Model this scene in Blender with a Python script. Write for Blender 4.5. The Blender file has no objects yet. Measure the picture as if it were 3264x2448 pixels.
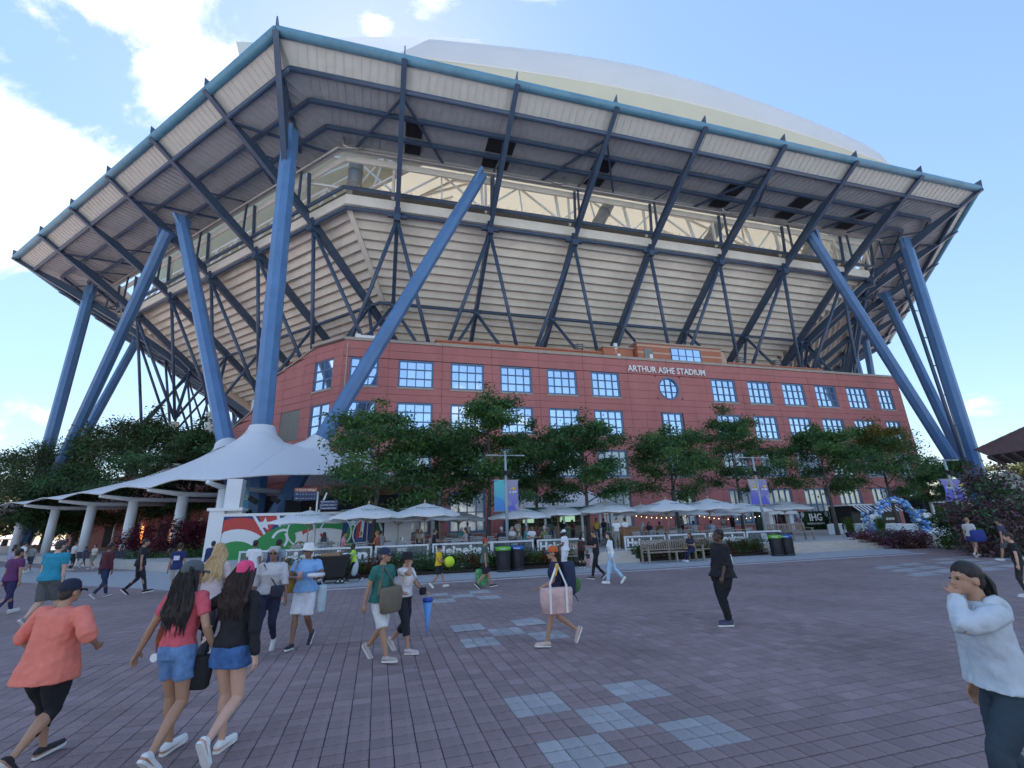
import bpy, bmesh, math, random
import numpy as np
from mathutils import Vector, Matrix, noise as mnoise
random.seed(7); RNG = np.random.default_rng(7)
SC = bpy.context.scene
COL = SC.collection
# ---------------------------------------------------------------- camera
FPX, PITCH, ROLL, TH = 1448.3, .29948, -.02973, .26868
FW = np.array([0, math.cos(PITCH), math.sin(PITCH)])
_u = np.array([0, -math.sin(PITCH), math.cos(PITCH)]); _r = np.array([1., 0, 0])
RT = _r*math.cos(ROLL) + _u*math.sin(ROLL)
UP = -_r*math.sin(ROLL) + _u*math.cos(ROLL)
EYE = np.array([0, 0, 1.8])
cd = bpy.data.cameras.new('camera'); cam = bpy.data.objects.new('camera', cd); COL.objects.link(cam)
M = Matrix(((RT[0], UP[0], -FW[0], 0), (RT[1], UP[1], -FW[1], 0), (RT[2], UP[2], -FW[2], 1.8), (0, 0, 0, 1)))
cam.matrix_world = M
cd.sensor_width = 36; cd.lens = FPX/3264*36; cd.clip_start = .05; cd.clip_end = 3000
SC.camera = cam
# ---------------------------------------------------------------- exposure, world, sun
SC.view_settings.view_transform = 'Standard'; SC.view_settings.look = 'None'
SC.view_settings.gamma = 1; SC.view_settings.use_curve_mapping = False
SC.view_settings.exposure = 1.4
SUN_AZ, SUN_EL = math.radians(-20), math.radians(48)     # azimuth from +Y towards +X
world = bpy.data.worlds.new('World'); SC.world = world; world.use_nodes = True
nt = world.node_tree; nt.nodes.clear()
def nd(nt, t, **k):
    n = nt.nodes.new(t)
    for a, b in k.items(): setattr(n, a, b)
    return n
def mth(nt, op, a, b=None, c=None, clamp=False):
    n = nd(nt, 'ShaderNodeMath', operation=op, use_clamp=clamp)
    for i, v in enumerate((a, b, c)):
        if v is None: continue
        if isinstance(v, (int, float)): n.inputs[i].default_value = v
        else: nt.links.new(v, n.inputs[i])
    return n.outputs[0]
sky = nd(nt, 'ShaderNodeTexSky', sky_type='NISHITA', sun_disc=False, sun_elevation=SUN_EL, sun_rotation=SUN_AZ)
sky.altitude = 0; sky.air_density = 1.0; sky.dust_density = .15; sky.ozone_density = 1.6
bg = nd(nt, 'ShaderNodeBackground'); bg.inputs[1].default_value = .15
tc = nd(nt, 'ShaderNodeTexCoord')
def pxdir(x, y):
    x *= 1.4756; y *= 1.4756
    d = FW + RT*(x-1632)/FPX - UP*(y-1224)/FPX
    return d/np.linalg.norm(d)
nz = nd(nt, 'ShaderNodeTexNoise'); nz.inputs['Scale'].default_value = 3.4; nz.inputs['Detail'].default_value = 9; nz.inputs['Roughness'].default_value = .6
nz.inputs['Distortion'].default_value = .35
mp = nd(nt, 'ShaderNodeMapping'); mp.inputs['Scale'].default_value = (1.0, 1.5, 1.6); mp.inputs['Location'].default_value = (3.1, 1.4, .2)
nt.links.new(tc.outputs['Generated'], mp.inputs[0]); nt.links.new(mp.outputs[0], nz.inputs['Vector'])
# banks of cloud where they stand in the sky: direction, width (radians), amount
BANKS = [((400, 50), .16, .6), ((340, 170), .09, .5), ((390, -60), .18, .55), ((70, 350), .13, .58), ((-40, 270), .12, .5), ((170, 400), .08, .42), ((140, 130), .06, .42), ((230, 215), .07, .42), ((90, 480), .06, .36),
         ((930, 5), .05, .38), ((810, 60), .035, .36), ((10, 930), .07, .4), ((80, 905), .035, .36), ((2200, 930), .12, .22), ((-300, 600), .3, .3), ((-200, -100), .3, .4)]
for k in range(9):                                                  # and round the rest of the sky
    BANKS.append((k, .28, .45))
acc = None
for k, (c, w, a) in enumerate(BANKS):
    if isinstance(c, int):
        az = math.radians(100 + 26*c); el = math.radians([28, 48, 15, 60, 24, 38, 18, 52, 30][c])
        d = np.array([math.sin(az)*math.cos(el), math.cos(az)*math.cos(el), math.sin(el)])
    else: d = pxdir(*c)
    dp = nd(nt, 'ShaderNodeVectorMath', operation='DISTANCE'); dp.inputs[1].default_value = tuple(d)
    nt.links.new(tc.outputs['Generated'], dp.inputs[0])
    q = mth(nt, 'DIVIDE', dp.outputs['Value'], w); q = mth(nt, 'MULTIPLY', q, q); q = mth(nt, 'MULTIPLY', q, -1.0); q = mth(nt, 'EXPONENT', q)
    q = mth(nt, 'MULTIPLY', q, a)
    acc = q if acc is None else mth(nt, 'MAXIMUM', acc, q)
f = mth(nt, 'ADD', mth(nt, 'MULTIPLY', mth(nt, 'SUBTRACT', nz.outputs['Fac'], .5), 2.7), acc)
mr = nd(nt, 'ShaderNodeMapRange', interpolation_type='SMOOTHSTEP'); mr.inputs['From Min'].default_value = .36; mr.inputs['From Max'].default_value = .66
nt.links.new(f, mr.inputs['Value'])
nz2 = nd(nt, 'ShaderNodeTexNoise'); nz2.inputs['Scale'].default_value = 9; nz2.inputs['Detail'].default_value = 5
nt.links.new(mp.outputs[0], nz2.inputs['Vector'])
cr = nd(nt, 'ShaderNodeValToRGB'); cr.color_ramp.elements[0].position = .3; cr.color_ramp.elements[0].color = (2.6, 2.95, 3.3, 1); cr.color_ramp.elements[1].position = .62; cr.color_ramp.elements[1].color = (3.6, 3.65, 3.6, 1)
nt.links.new(nz2.outputs['Fac'], cr.inputs[0])
mx = nd(nt, 'ShaderNodeMix', data_type='RGBA'); nt.links.new(mr.outputs[0], mx.inputs[0]); nt.links.new(cr.outputs[0], mx.inputs[7])
lum = nd(nt, 'ShaderNodeVectorMath', operation='DOT_PRODUCT'); lum.inputs[1].default_value = (.25, .6, .15); nt.links.new(sky.outputs[0], lum.inputs[0])
kf = mth(nt, 'DIVIDE', 1.18, mth(nt, 'ADD', 1.0, mth(nt, 'MULTIPLY', lum.outputs['Value'], .26)))
sc_ = nd(nt, 'ShaderNodeVectorMath', operation='SCALE'); nt.links.new(sky.outputs[0], sc_.inputs[0]); nt.links.new(kf, sc_.inputs['Scale'])
nt.links.new(sc_.outputs[0], mx.inputs[6]); nt.links.new(mx.outputs[2], bg.inputs[0])
wo = nd(nt, 'ShaderNodeOutputWorld'); nt.links.new(bg.outputs[0], wo.inputs[0])
sl = bpy.data.lights.new('sun', 'SUN'); sl.energy = 5.0; sl.angle = math.radians(.5); sl.color = (1, .96, .90)
sun = bpy.data.objects.new('sun', sl); COL.objects.link(sun)
sd = Vector((math.sin(SUN_AZ)*math.cos(SUN_EL), math.cos(SUN_AZ)*math.cos(SUN_EL), math.sin(SUN_EL)))
sun.rotation_euler = sd.to_track_quat('Z', 'Y').to_euler(); sun.location = (-60, 80, 90)

# ---------------------------------------------------------------- frames and helpers
D1 = np.array([math.cos(TH), math.sin(TH), 0]); N1 = np.array([-math.sin(TH), math.cos(TH), 0])
def W(s, n, z=0.): return D1*s + N1*n + np.array([0, 0, z])
def dirn(a): return np.array([math.cos(TH+a), math.sin(TH+a), 0])
def at(x, y, z=0.):            # where the sight line through a photo point meets height z
    d = pxdir(x, y); t = (z-1.8)/d[2]; return EYE + d*t
def atn(x, y, n):              # ... meets the vertical plane at distance n, parallel to the brick front
    d = pxdir(x, y); t = (n - EYE@N1)/(d@N1); return EYE + d*t
def tall(P, y):                # height of the point over P seen at photo row y
    lo, hi = P[2]-3, P[2]+60
    for _ in range(40):
        m = (lo+hi)/2; d = np.array([P[0], P[1], m])-EYE; k = d@FW
        v = (1224-FPX*(d@UP)/k)/1.4756
        if v > y: lo = m
        else: hi = m
    return lo
def tag(o, label=None, cat=None, group=None, kind=None):
    if label: o['label'] = label
    if cat: o['category'] = cat
    if group: o['group'] = group
    if kind: o['kind'] = kind
    return o
def thing(name, loc, label, cat, rz=0., group=None):
    o = bpy.data.objects.new(name, None); COL.objects.link(o); o.location = tuple(float(v) for v in loc); o.rotation_euler = (0, 0, rz)
    o.empty_display_size = .3
    return tag(o, label, cat, group)
def root_loc(p):
    v = Vector((0, 0, 0))
    while p is not None: v = v + Vector(p.location); p = p.parent
    return v
class MB:
    """mesh builder: world coordinates in, one mesh object out"""
    def __init__(s): s.v = []; s.f = []; s.m = []
    def add(s, vs, fs, mi=0):
        o = len(s.v); s.v += [tuple(float(c) for c in p) for p in vs]; s.f += [tuple(i+o for i in q) for q in fs]; s.m += [mi]*len(fs)
    def box(s, c, x, y, z, hx, hy, hz, mi=0):      # centre, three axes, half sizes
        c = np.array(c, float); x = np.array(x, float)*hx; y = np.array(y, float)*hy; z = np.array(z, float)*hz
        s.add([c-x-y-z, c+x-y-z, c+x+y-z, c-x+y-z, c-x-y+z, c+x-y+z, c+x+y+z, c-x+y+z],
              [(0,3,2,1),(4,5,6,7),(0,1,5,4),(1,2,6,5),(2,3,7,6),(3,0,4,7)], mi)
    def bx(s, x0, x1, y0, y1, z0, z1, mi=0):       # axis box, local
        s.box(((x0+x1)/2, (y0+y1)/2, (z0+z1)/2), (1,0,0), (0,1,0), (0,0,1), (x1-x0)/2, (y1-y0)/2, (z1-z0)/2, mi)
    def sn(s, s0, s1, n0, n1, z0, z1, mi=0):       # box along the brick front's axes
        s.box(W((s0+s1)/2, (n0+n1)/2, (z0+z1)/2), D1, N1, (0,0,1), abs(s1-s0)/2, abs(n1-n0)/2, abs(z1-z0)/2, mi)
    def bar(s, a, b, w, h, mi=0, up=(0,0,1)):      # rectangular bar from a to b
        a = np.array(a, float); b = np.array(b, float); d = b-a; L = np.linalg.norm(d); d = d/L
        u = np.array(up, float); x = np.cross(d, u); nx = np.linalg.norm(x)
        if nx < 1e-4: x = np.cross(d, (1,0,0)); nx = np.linalg.norm(x)
        x /= nx; u = np.cross(x, d)
        s.box((a+b)/2, d, x, u, L/2, w/2, h/2, mi)
    def tube(s, pts, r, n=10, mi=0, cap=True):
        pts = [np.array(p, float) for p in pts]; rs = r if isinstance(r, (list, tuple)) else [r]*len(pts)
        ref = None; vs = []
        for i, p in enumerate(pts):
            d = pts[min(i+1, len(pts)-1)] - pts[max(i-1, 0)]; d /= (np.linalg.norm(d)+1e-12)
            if ref is None: ref = np.cross(d, (0,0,1)) if abs(d[2]) < .95 else np.cross(d, (1,0,0))
            x = ref - d*(ref@d); x /= (np.linalg.norm(x)+1e-12); y = np.cross(d, x); ref = x
            for k in range(n):
                a = 2*math.pi*k/n; vs.append(p + (x*math.cos(a)+y*math.sin(a))*rs[i])
        fs = []
        for i in range(len(pts)-1):
            for k in range(n):
                k2 = (k+1) % n; fs.append((i*n+k, i*n+k2, (i+1)*n+k2, (i+1)*n+k))
        if cap: fs.append(tuple(range(n))[::-1]); fs.append(tuple((len(pts)-1)*n+k for k in range(n)))
        s.add(vs, fs, mi)
    def prism(s, poly, off, mi=0):                 # polygon (3d points) swept by vector off
        n = len(poly); off = np.array(off, float); a = [np.array(p, float) for p in poly]
        s.add(a + [p+off for p in a], [tuple(range(n))[::-1], tuple(range(n, 2*n))] + [(i, (i+1) % n, n+(i+1) % n, n+i) for i in range(n)], mi)
    def lathe(s, c, prof, n=16, mi=0):             # profile (r,z) turned about the vertical at c
        vs = []; c = np.array(c, float)
        for r, z in prof:
            for k in range(n):
                a = 2*math.pi*k/n; vs.append(c + np.array([r*math.cos(a), r*math.sin(a), z]))
        fs = [(i*n+k, i*n+(k+1) % n, (i+1)*n+(k+1) % n, (i+1)*n+k) for i in range(len(prof)-1) for k in range(n)]
        fs.append(tuple(range(n))[::-1]); fs.append(tuple((len(prof)-1)*n+k for k in range(n)))
        s.add(vs, fs, mi)
    def ell(s, c, rx, ry, rz, n=10, m=7, R=None, mi=0):
        c = np.array(c, float); vs = []
        for i in range(m+1):
            t = math.pi*i/m
            for k in range(n):
                a = 2*math.pi*k/n; p = np.array([rx*math.sin(t)*math.cos(a), ry*math.sin(t)*math.sin(a), rz*math.cos(t)])
                if R is not None: p = R@p
                vs.append(c+p)
        s.add(vs, [(i*n+k, (i+1)*n+k, (i+1)*n+(k+1) % n, i*n+(k+1) % n) for i in range(m) for k in range(n)], mi)
    def mesh(s, name, base=(0,0,0), smooth=False):
        me = bpy.data.meshes.new(name); b = np.array(base, float)
        v = np.array(s.v, float).reshape(-1, 3) - b
        me.from_pydata(v.tolist(), [], s.f)
        if any(s.m): me.polygons.foreach_set('material_index', s.m)
        if smooth: me.polygons.foreach_set('use_smooth', [True]*len(me.polygons))
        me.update(); return me
    def build(s, name, mat, parent=None, smooth=False, base=None):
        if base is None: base = root_loc(parent) if parent else (0,0,0)
        me = s.mesh(name, base, smooth)
        for m in (mat if isinstance(mat, (list, tuple)) else [mat]): me.materials.append(m)
        o = bpy.data.objects.new(name, me); COL.objects.link(o)
        if parent: o.parent = parent
        return o
def single(name, mb, mat, label, cat, group=None, smooth=False, base=None):
    v = np.array(mb.v); b = base if base is not None else (v[:,0].mean(), v[:,1].mean(), v[:,2].min())
    o = mb.build(name, mat, None, smooth, base=b); o.location = tuple(float(c) for c in b)
    return tag(o, label, cat, group)
def struct(name, mb, mat, smooth=False):
    return tag(mb.build(name, mat, None, smooth), kind='structure')
WS = bpy.data.scenes.new('workshop')              # a bare scene in which modifiers are evaluated, removed at the end
def evalmesh(o):
    WS.collection.objects.link(o); vl = WS.view_layers[0]; vl.update(); dg = vl.depsgraph
    me = bpy.data.meshes.new_from_object(o.evaluated_get(dg)); bpy.data.objects.remove(o); return me
def tree_of(root):
    return [(c, [g for g in c.children]) for c in root.children]
def dup(root, loc, rz, label=None, group=None, kids=None, scale=None):
    r = root.copy(); COL.objects.link(r); r.location = tuple(float(v) for v in loc); r.rotation_euler = (0, 0, rz)
    if scale is not None: r.scale = (scale,)*3 if isinstance(scale, (int, float)) else scale
    if label: r['label'] = label
    if group: r['group'] = group
    for ch, gs in (kids if kids is not None else tree_of(root)):
        c = ch.copy(); COL.objects.link(c); c.parent = r
        for g in gs:
            d = g.copy(); COL.objects.link(d); d.parent = c
    return r
# ---------------------------------------------------------------- materials
MC = {}
def mat(name, col, rough=.6, metal=0., var=.0, vscale=3., bump=0., bscale=30., spec=None, trans=0., island=0., stretch=None, coat=0., col2=None, emit=None, alpha=None):
    if name in MC: return MC[name]
    m = bpy.data.materials.new(name); m.use_nodes = True; t = m.node_tree; b = t.nodes['Principled BSDF']
    b.inputs['Base Color'].default_value = (*col, 1); b.inputs['Roughness'].default_value = rough; b.inputs['Metallic'].default_value = metal
    if spec is not None: b.inputs['Specular IOR Level'].default_value = spec
    if coat: b.inputs['Coat Weight'].default_value = coat
    if emit: b.inputs['Emission Color'].default_value = (*emit[0], 1); b.inputs['Emission Strength'].default_value = emit[1]
    if alpha is not None: b.inputs['Alpha'].default_value = alpha
    g = nd(t, 'ShaderNodeTexCoord'); vec = g.outputs['Object']
    if stretch:
        p = nd(t, 'ShaderNodeMapping'); p.inputs['Scale'].default_value = stretch; t.links.new(vec, p.inputs[0]); vec = p.outputs[0]
    last = None
    if var or col2:
        n = nd(t, 'ShaderNodeTexNoise'); n.inputs['Scale'].default_value = vscale; n.inputs['Detail'].default_value = 6; n.inputs['Roughness'].default_value = .65; t.links.new(vec, n.inputs['Vector'])
        r = nd(t, 'ShaderNodeValToRGB'); r.color_ramp.elements[0].position = .3; r.color_ramp.elements[1].position = .7
        a = tuple(max(0, c*(1-var)) for c in col); c2 = col2 if col2 else tuple(c*(1+var) for c in col)
        r.color_ramp.elements[0].color = (*a, 1); r.color_ramp.elements[1].color = (*c2, 1)
        t.links.new(n.outputs['Fac'], r.inputs[0]); last = r.outputs[0]
    if island:
        gi = nd(t, 'ShaderNodeNewGeometry'); h = nd(t, 'ShaderNodeHueSaturation')
        mr = nd(t, 'ShaderNodeMapRange'); mr.inputs['To Min'].default_value = 1-island; mr.inputs['To Max'].default_value = 1+island
        t.links.new(gi.outputs['Random Per Island'], mr.inputs[0]); t.links.new(mr.outputs[0], h.inputs['Value'])
        if last is not None: t.links.new(last, h.inputs['Color'])
        else: h.inputs['Color'].default_value = (*col, 1)
        last = h.outputs[0]
    if last is not None: t.links.new(last, b.inputs['Base Color'])
    if bump:
        n = nd(t, 'ShaderNodeTexNoise'); n.inputs['Scale'].default_value = bscale; n.inputs['Detail'].default_value = 4; t.links.new(vec, n.inputs['Vector'])
        bu = nd(t, 'ShaderNodeBump'); bu.inputs['Strength'].default_value = bump; bu.inputs['Distance'].default_value = .02
        t.links.new(n.outputs['Fac'], bu.inputs['Height']); t.links.new(bu.outputs[0], b.inputs['Normal'])
    if trans:
        tr = nd(t, 'ShaderNodeBsdfTranslucent'); tr.inputs[0].default_value = (*[min(1, c*1.25) for c in col], 1)
        if last is not None: t.links.new(last, tr.inputs[0])
        ms = nd(t, 'ShaderNodeMixShader'); ms.inputs[0].default_value = trans
        t.links.new(b.outputs[0], ms.inputs[1]); t.links.new(tr.outputs[0], ms.inputs[2])
        t.links.new(ms.outputs[0], t.nodes['Material Output'].inputs[0])
    MC[name] = m; return m
def flat(name, col, rough=.7, **k): return mat(name, col, rough, **k)
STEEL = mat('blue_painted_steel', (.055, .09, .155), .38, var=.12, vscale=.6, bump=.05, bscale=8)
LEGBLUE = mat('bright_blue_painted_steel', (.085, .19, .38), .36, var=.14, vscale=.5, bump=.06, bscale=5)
RIMBLUE = mat('teal_blue_painted_pipe', (.10, .25, .36), .35, var=.2, vscale=.5)
DECK = mat('grey_corrugated_decking', (.46, .48, .50), .55, var=.1, vscale=1.2)
DECKP = mat('pale_skylit_decking', (.55, .56, .53), .55, var=.06, vscale=1.2)  # outer strip paler: the sky light it catches is put into the colour
TREAD = mat('cream_precast_concrete', (.80, .76, .68), .85, var=.10, vscale=.5, bump=.15, bscale=12)
TREADJ = mat('cream_concrete_fascia', (.74, .71, .64), .8, var=.08, vscale=.5)
GALV = mat('galvanised_pipe', (.45, .45, .44), .4, metal=.6)
WHITEST = mat('white_steel', (.75, .74, .70), .5)
DUCT = mat('grey_duct', (.28, .27, .25), .45, metal=.4, stretch=(1, 1, 6), var=.1)
FABRIC = mat('white_roof_fabric', (.80, .84, .88), .6, trans=.35, var=.03, vscale=.1)
FABRIN = mat('cream_roof_lining', (.80, .74, .60), .7, trans=.35)
ROOFW = mat('roof_side_cladding', (.60, .58, .45), .6, var=.04, vscale=.2)
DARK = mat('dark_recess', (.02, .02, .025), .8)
CONC = mat('pale_concrete', (.55, .53, .50), .85, var=.1, vscale=1.5, bump=.2, bscale=25)
BRICK = mat('red_brick_panel', (.45, .165, .155), .8, var=.13, vscale=.5, bump=.1, bscale=60, stretch=(1, 1, .35), island=.07)
BRICKO = mat('orange_brick', (.46, .17, .10), .8, var=.1, vscale=.8)
COPING = mat('grey_stone_coping', (.40, .34, .29), .8, var=.12, vscale=1)
BANDS = mat('tan_stone_band', (.55, .38, .28), .8, var=.08)
JOINT = mat('dark_joint', (.2, .07, .065), .9)
FRAME = mat('blue_window_frame', (.09, .17, .30), .4)
GLASS = mat('mirrored_window_glass', (.60, .72, .86), .03, metal=.92, var=.06, vscale=.12, island=.07)
BLIND = mat('pale_window_glass', (.58, .62, .60), .12, metal=.3, var=.1, vscale=.5, island=.1)
WHITE = mat('white_paint', (.78, .79, .80), .5, var=.03)
# ---------------------------------------------------------------- the steel bowl of the stadium
L = 10.
A0 = W(-10.41, 30.29, 0); T8 = math.tan(math.pi/8)
B0 = A0 + D1*80; C0 = A0 + dirn(math.pi*.75)*60
DD0 = B0 + dirn(math.pi*.25)*60; E0 = C0 + dirn(math.pi*.5)*80; F0 = DD0 + dirn(math.pi*.5)*80
SIDES = [  # start point, direction, inward normal, length, ribs to build, detail
    ('AB', A0, D1, N1, 80, 8, 3), ('CA', C0, dirn(-math.pi/4), dirn(math.pi/4), 60, 6, 3),
    ('BD', B0, dirn(math.pi/4), dirn(3*math.pi/4), 60, 6, 2), ('EC', E0, dirn(-math.pi/2), dirn(0), 80, 8, 2),
    ('DF', DD0, dirn(math.pi/2), dirn(math.pi), 80, 8, 1)]
bowl = thing('stadium_bowl', W(30, 60, 0), 'huge octagonal stadium bowl of blue steel ribs and cream seating rows on leaning legs', 'stadium')
RIM = (0, 40.3); PIPE = (1.9, 38.9); PU2 = (4.6, 38.95); PU3 = (7.3, 39.0); GUT = (9.9, 39.3)
RAIL = (11.0, 35.2); NOD1 = (11.8, 33.4); NOD2 = (20.3, 27.2); KK = (17.2, 17.6)
def ctr(side, x, z, a, b):       # point on a side: a along
    nm, P, d, n, Ln, nb, lv = side
    return P + d*a + n*x + np.array([0, 0, z])
def line(side, x, z):
    Ln = side[4]; return ctr(side, x, z, x*T8, 0), ctr(side, x, z, Ln-x*T8, 0)
for side in SIDES:
    nm, P, d, n, Ln, nb, lv = side
    # rim pipe and the other long pipes
    m = MB(); a, b = line(side, *RIM); m.tube([a, b], .42, 14); m.build('rim_pipe', RIMBLUE, bowl, True)
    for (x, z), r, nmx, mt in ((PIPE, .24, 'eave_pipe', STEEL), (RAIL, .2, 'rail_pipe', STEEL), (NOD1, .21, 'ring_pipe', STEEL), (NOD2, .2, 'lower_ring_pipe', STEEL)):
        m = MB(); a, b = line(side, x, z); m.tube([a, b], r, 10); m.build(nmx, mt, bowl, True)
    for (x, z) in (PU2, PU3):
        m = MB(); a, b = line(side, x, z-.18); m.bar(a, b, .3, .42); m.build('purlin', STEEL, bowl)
    # decking, one sheet per bay and strip, with folded ribs
    prof = [(.25, 40.15), (1.9, 39.15), (4.6, 39.2), (7.3, 39.25), (10.1, 39.6)]
    for k in range(4):
        (x0, z0), (x1, z1) = prof[k], prof[k+1]
        for i in range(nb):
            a0, a1 = i*L+.02, (i+1)*L-.02
            m = MB()
            def clampa(a, x): return min(max(a, x*T8), Ln-x*T8)
            q = [ctr(side, x0, z0, clampa(a0, x0), 0), ctr(side, x0, z0, clampa(a1, x0), 0), ctr(side, x1, z1, clampa(a1, x1), 0), ctr(side, x1, z1, clampa(a0, x1), 0)]
            m.prism(q, (0, 0, .12))
            if lv > 1:
                nr = 14
                for j in range(1, nr):
                    aa = a0+(a1-a0)*j/nr
                    if aa < x1*T8 or aa > Ln-x1*T8: continue
                    m.bar(ctr(side, x0, z0-.02, aa, 0), ctr(side, x1, z1-.02, aa, 0), .07, .09)
            m.build('deck_panel', DECKP if k == 0 else DECK, bowl)
    # top skin behind the rim
    m = MB(); a, b = line(side, .2, 40.6); c, e = line(side, 10.1, 39.9); m.prism([a, b, e, c], (0, 0, .06)); m.build('top_skin', RIMBLUE, bowl)
    # gutter and its galvanised pipe, fascia
    m = MB(); a, b = line(side, 10.0, 39.15); m.bar(a, b, .35, .7); m.build('gutter', DECKP, bowl)
    m = MB(); a, b = line(side, 9.5, 38.7); m.tube([a, b], .16, 8)
    if lv > 1:
        for j in range(int(Ln/1.7)):
            p = a + (b-a)*(j+.5)/int(Ln/1.7); m.bar(p, p+np.array([0, 0, .45]), .04, .04)
    m.build('drain_pipe', GALV, bowl, True)
    m = MB(); a, b = line(side, 11.6, 34.9); c, e = line(side, 11.6, 33.75); f_, g_ = line(side, 12.4, 33.75); h_, i_ = line(side, 12.4, 34.9)
    m.add([a, b, c, e, f_, g_, h_, i_], [(0,1,3,2), (2,3,5,4), (0,6,7,1)]); m.build('fascia_panel', TREADJ, bowl)
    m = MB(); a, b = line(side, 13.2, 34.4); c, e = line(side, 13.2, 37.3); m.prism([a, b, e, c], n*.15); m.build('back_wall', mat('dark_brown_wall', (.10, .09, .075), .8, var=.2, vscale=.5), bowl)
    m = MB(); a, b = line(side, 10.9, 38.75); m.bar(a, b, .2, .75); m.build('slot_header', TREADJ, bowl)
    m = MB()
    for j in range(int(Ln/1.2)):
        p = ctr(side, 10.85, 35.3, 5+j*1.2*(Ln-10)/Ln, 0); m.bar(p, p+np.array([0, 0, .32]), .05, .05)
        p2 = p+n*.5; m.bar(p+np.array([0, 0, .0]), p2, .05, .05)
    m.build('lamp_bracket', GALV, bowl)
    # seating rows from below
    nrow = 26 if lv > 1 else 14
    tp = MB(); g = MB(); z = 34.0; x = 12.0; dx, dz = .90, .595
    for r in range(nrow):
        g = MB(); x0, x1 = x+r*dx, x+(r+1)*dx+.12; zb, zt = z-r*dz, z-(r-1)*dz+.36
        xs = [(x0, zt), (x0+.01, zt-.36), (x0+.34, zb-.05), (x0+.40, zb-.05), (x0+.42, zb+.26), (x1, zb+.30), (x1, zt)]
        P_ = [line(side, a_, b_) for a_, b_ in xs]; nq = len(P_); vv = [q_[0] for q_ in P_]+[q_[1] for q_ in P_]
        g.add(vv, [(k_, (k_+1) % nq, nq+(k_+1) % nq, nq+k_) for k_ in range(nq)]+[tuple(range(nq))[::-1], tuple(range(nq, 2*nq))])
        g.build('seating_row', TREAD, bowl)
    # cover strip over the corner joint of the rows
    m = MB()
    pts = [ctr(side, x+r*dx-.1, z-r*dz-.1, (x+r*dx)*T8, 0) for r in range(0, nrow, 2)]
    for r, (a, b) in enumerate(zip(pts[:-1], pts[1:])):
        if r < 6: m.bar(a+np.array([0, 0, -.08]), b+np.array([0, 0, -.08]), .55, .16)
    m.build('corner_cover', TREADJ, bowl)
    # ribs
    for i in range(nb+1):
        if lv == 1 and i % 2: continue
        corner = i in (0, nb)
        if corner and nm in ('CA', 'BD', 'EC', 'DF') and not (nm == 'CA' and i == 0) and not (nm == 'BD' and i == nb): continue
        if i == 0 and nm == 'CA': ax = dirn(math.pi*.125); k = 1/math.cos(math.pi/8); base = C0
        elif i == nb and nm == 'AB': ax = dirn(math.pi*.625); k = 1/math.cos(math.pi/8); base = B0
        elif i == nb and nm == 'BD': ax = dirn(math.pi*.875); k = 1/math.cos(math.pi/8); base = DD0
        elif i == 0 and nm == 'AB': ax = dirn(math.pi*.5); k = 1.; base = A0
        else: ax = n; k = 1.; base = P+d*i*L
        wd = np.array([-ax[1], ax[0], 0])
        def q(x, z, o=0.): return base + ax*x*k + wd*o + np.array([0, 0, z])
        m = MB()
        end = (11.1, 33.3) if not (nm == 'AB' and i == 0) else (7.0, 33.2)
        # web, flanges, tip plate
        web = [q(-.35, 39.9), q(-.5, 41.3), q(.1, 41.15), q(.5, 40.2), q(2, 39.2), q(4.6, 38.2), q(end[0], end[1]+1.15), q(end[0]+.25, end[1])]
        m.prism([p-wd*.05 for p in web], wd*.1)
        m.bar(q(-.4, 39.95), q(end[0]+.2, end[1]), .46, .09)
        m.bar(q(4.6, 38.2), q(end[0], end[1]+1.1), .4, .07)
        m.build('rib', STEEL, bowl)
        if corner and nm == 'AB' and i == 0: 
            m = MB(); m.bar(q(3, 38.9), q(11.6, 39.2), .3, .4); m.build('hip_beam', STEEL, bowl); continue
        m = MB(); m.bar(q(5, 37.3), q(9.6, 39.0), .16, .16); m.bar(q(9.8, 34.6), q(9.7, 39.0), .2, .2); m.bar(q(2.2, 38.9), q(5.5, 37), .12, .12)
        m.build('rib_brace', STEEL, bowl)
        if lv < 2: continue
        # raker under the seating
        m = MB(); z1 = 19.2; x1 = 32.
        m.bar(q(11.4, 33.7), q(x1, 33.2-(x1-11.8)*.70), .42, .95); m.build('raker_beam', STEEL, bowl)
        m = MB(); p = q(11.8, 33.2)
        m.box(p+ax*.0, ax, wd, (0,0,1), .42, .32, .75); m.bar(p-wd*1.0, p+wd*1.0, .3, .5); m.build('node_gusset', STEEL, bowl)
        m = MB(); p = q(NOD2[0], NOD2[1]); m.box(p, ax, wd, (0,0,1), .35, .26, .45); m.bar(p-wd*.7, p+wd*.7, .3, .4)
        m.build('node_gusset', STEEL, bowl)
        # posts in the open slot
        m = MB(); m.bar(q(11.0, 35.2), q(10.6, 39.2), .22, .3); m.build('slot_post', STEEL, bowl)
        m = MB(); m.bar(q(11.3, 34.9)+wd*.55, q(11.3, 39.4)+wd*.55, .3, .25); m.build('white_post', WHITEST, bowl)
        for sg in (-1, 1):
            if (i == 0 and sg == -1) or (i == nb and sg == 1): continue
            if corner: continue
            K = P + d*(i*L+sg*5.) + n*KK[0] + np.array([0, 0, KK[1]])
            m = MB(); m.tube([q(11.9, 32.8), K], .21, 8); m.build('strut', STEEL, bowl, True)
            m = MB(); m.tube([q(20.2, 26.9), K], .19, 8); m.build('short_strut', STEEL, bowl, True)
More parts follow.
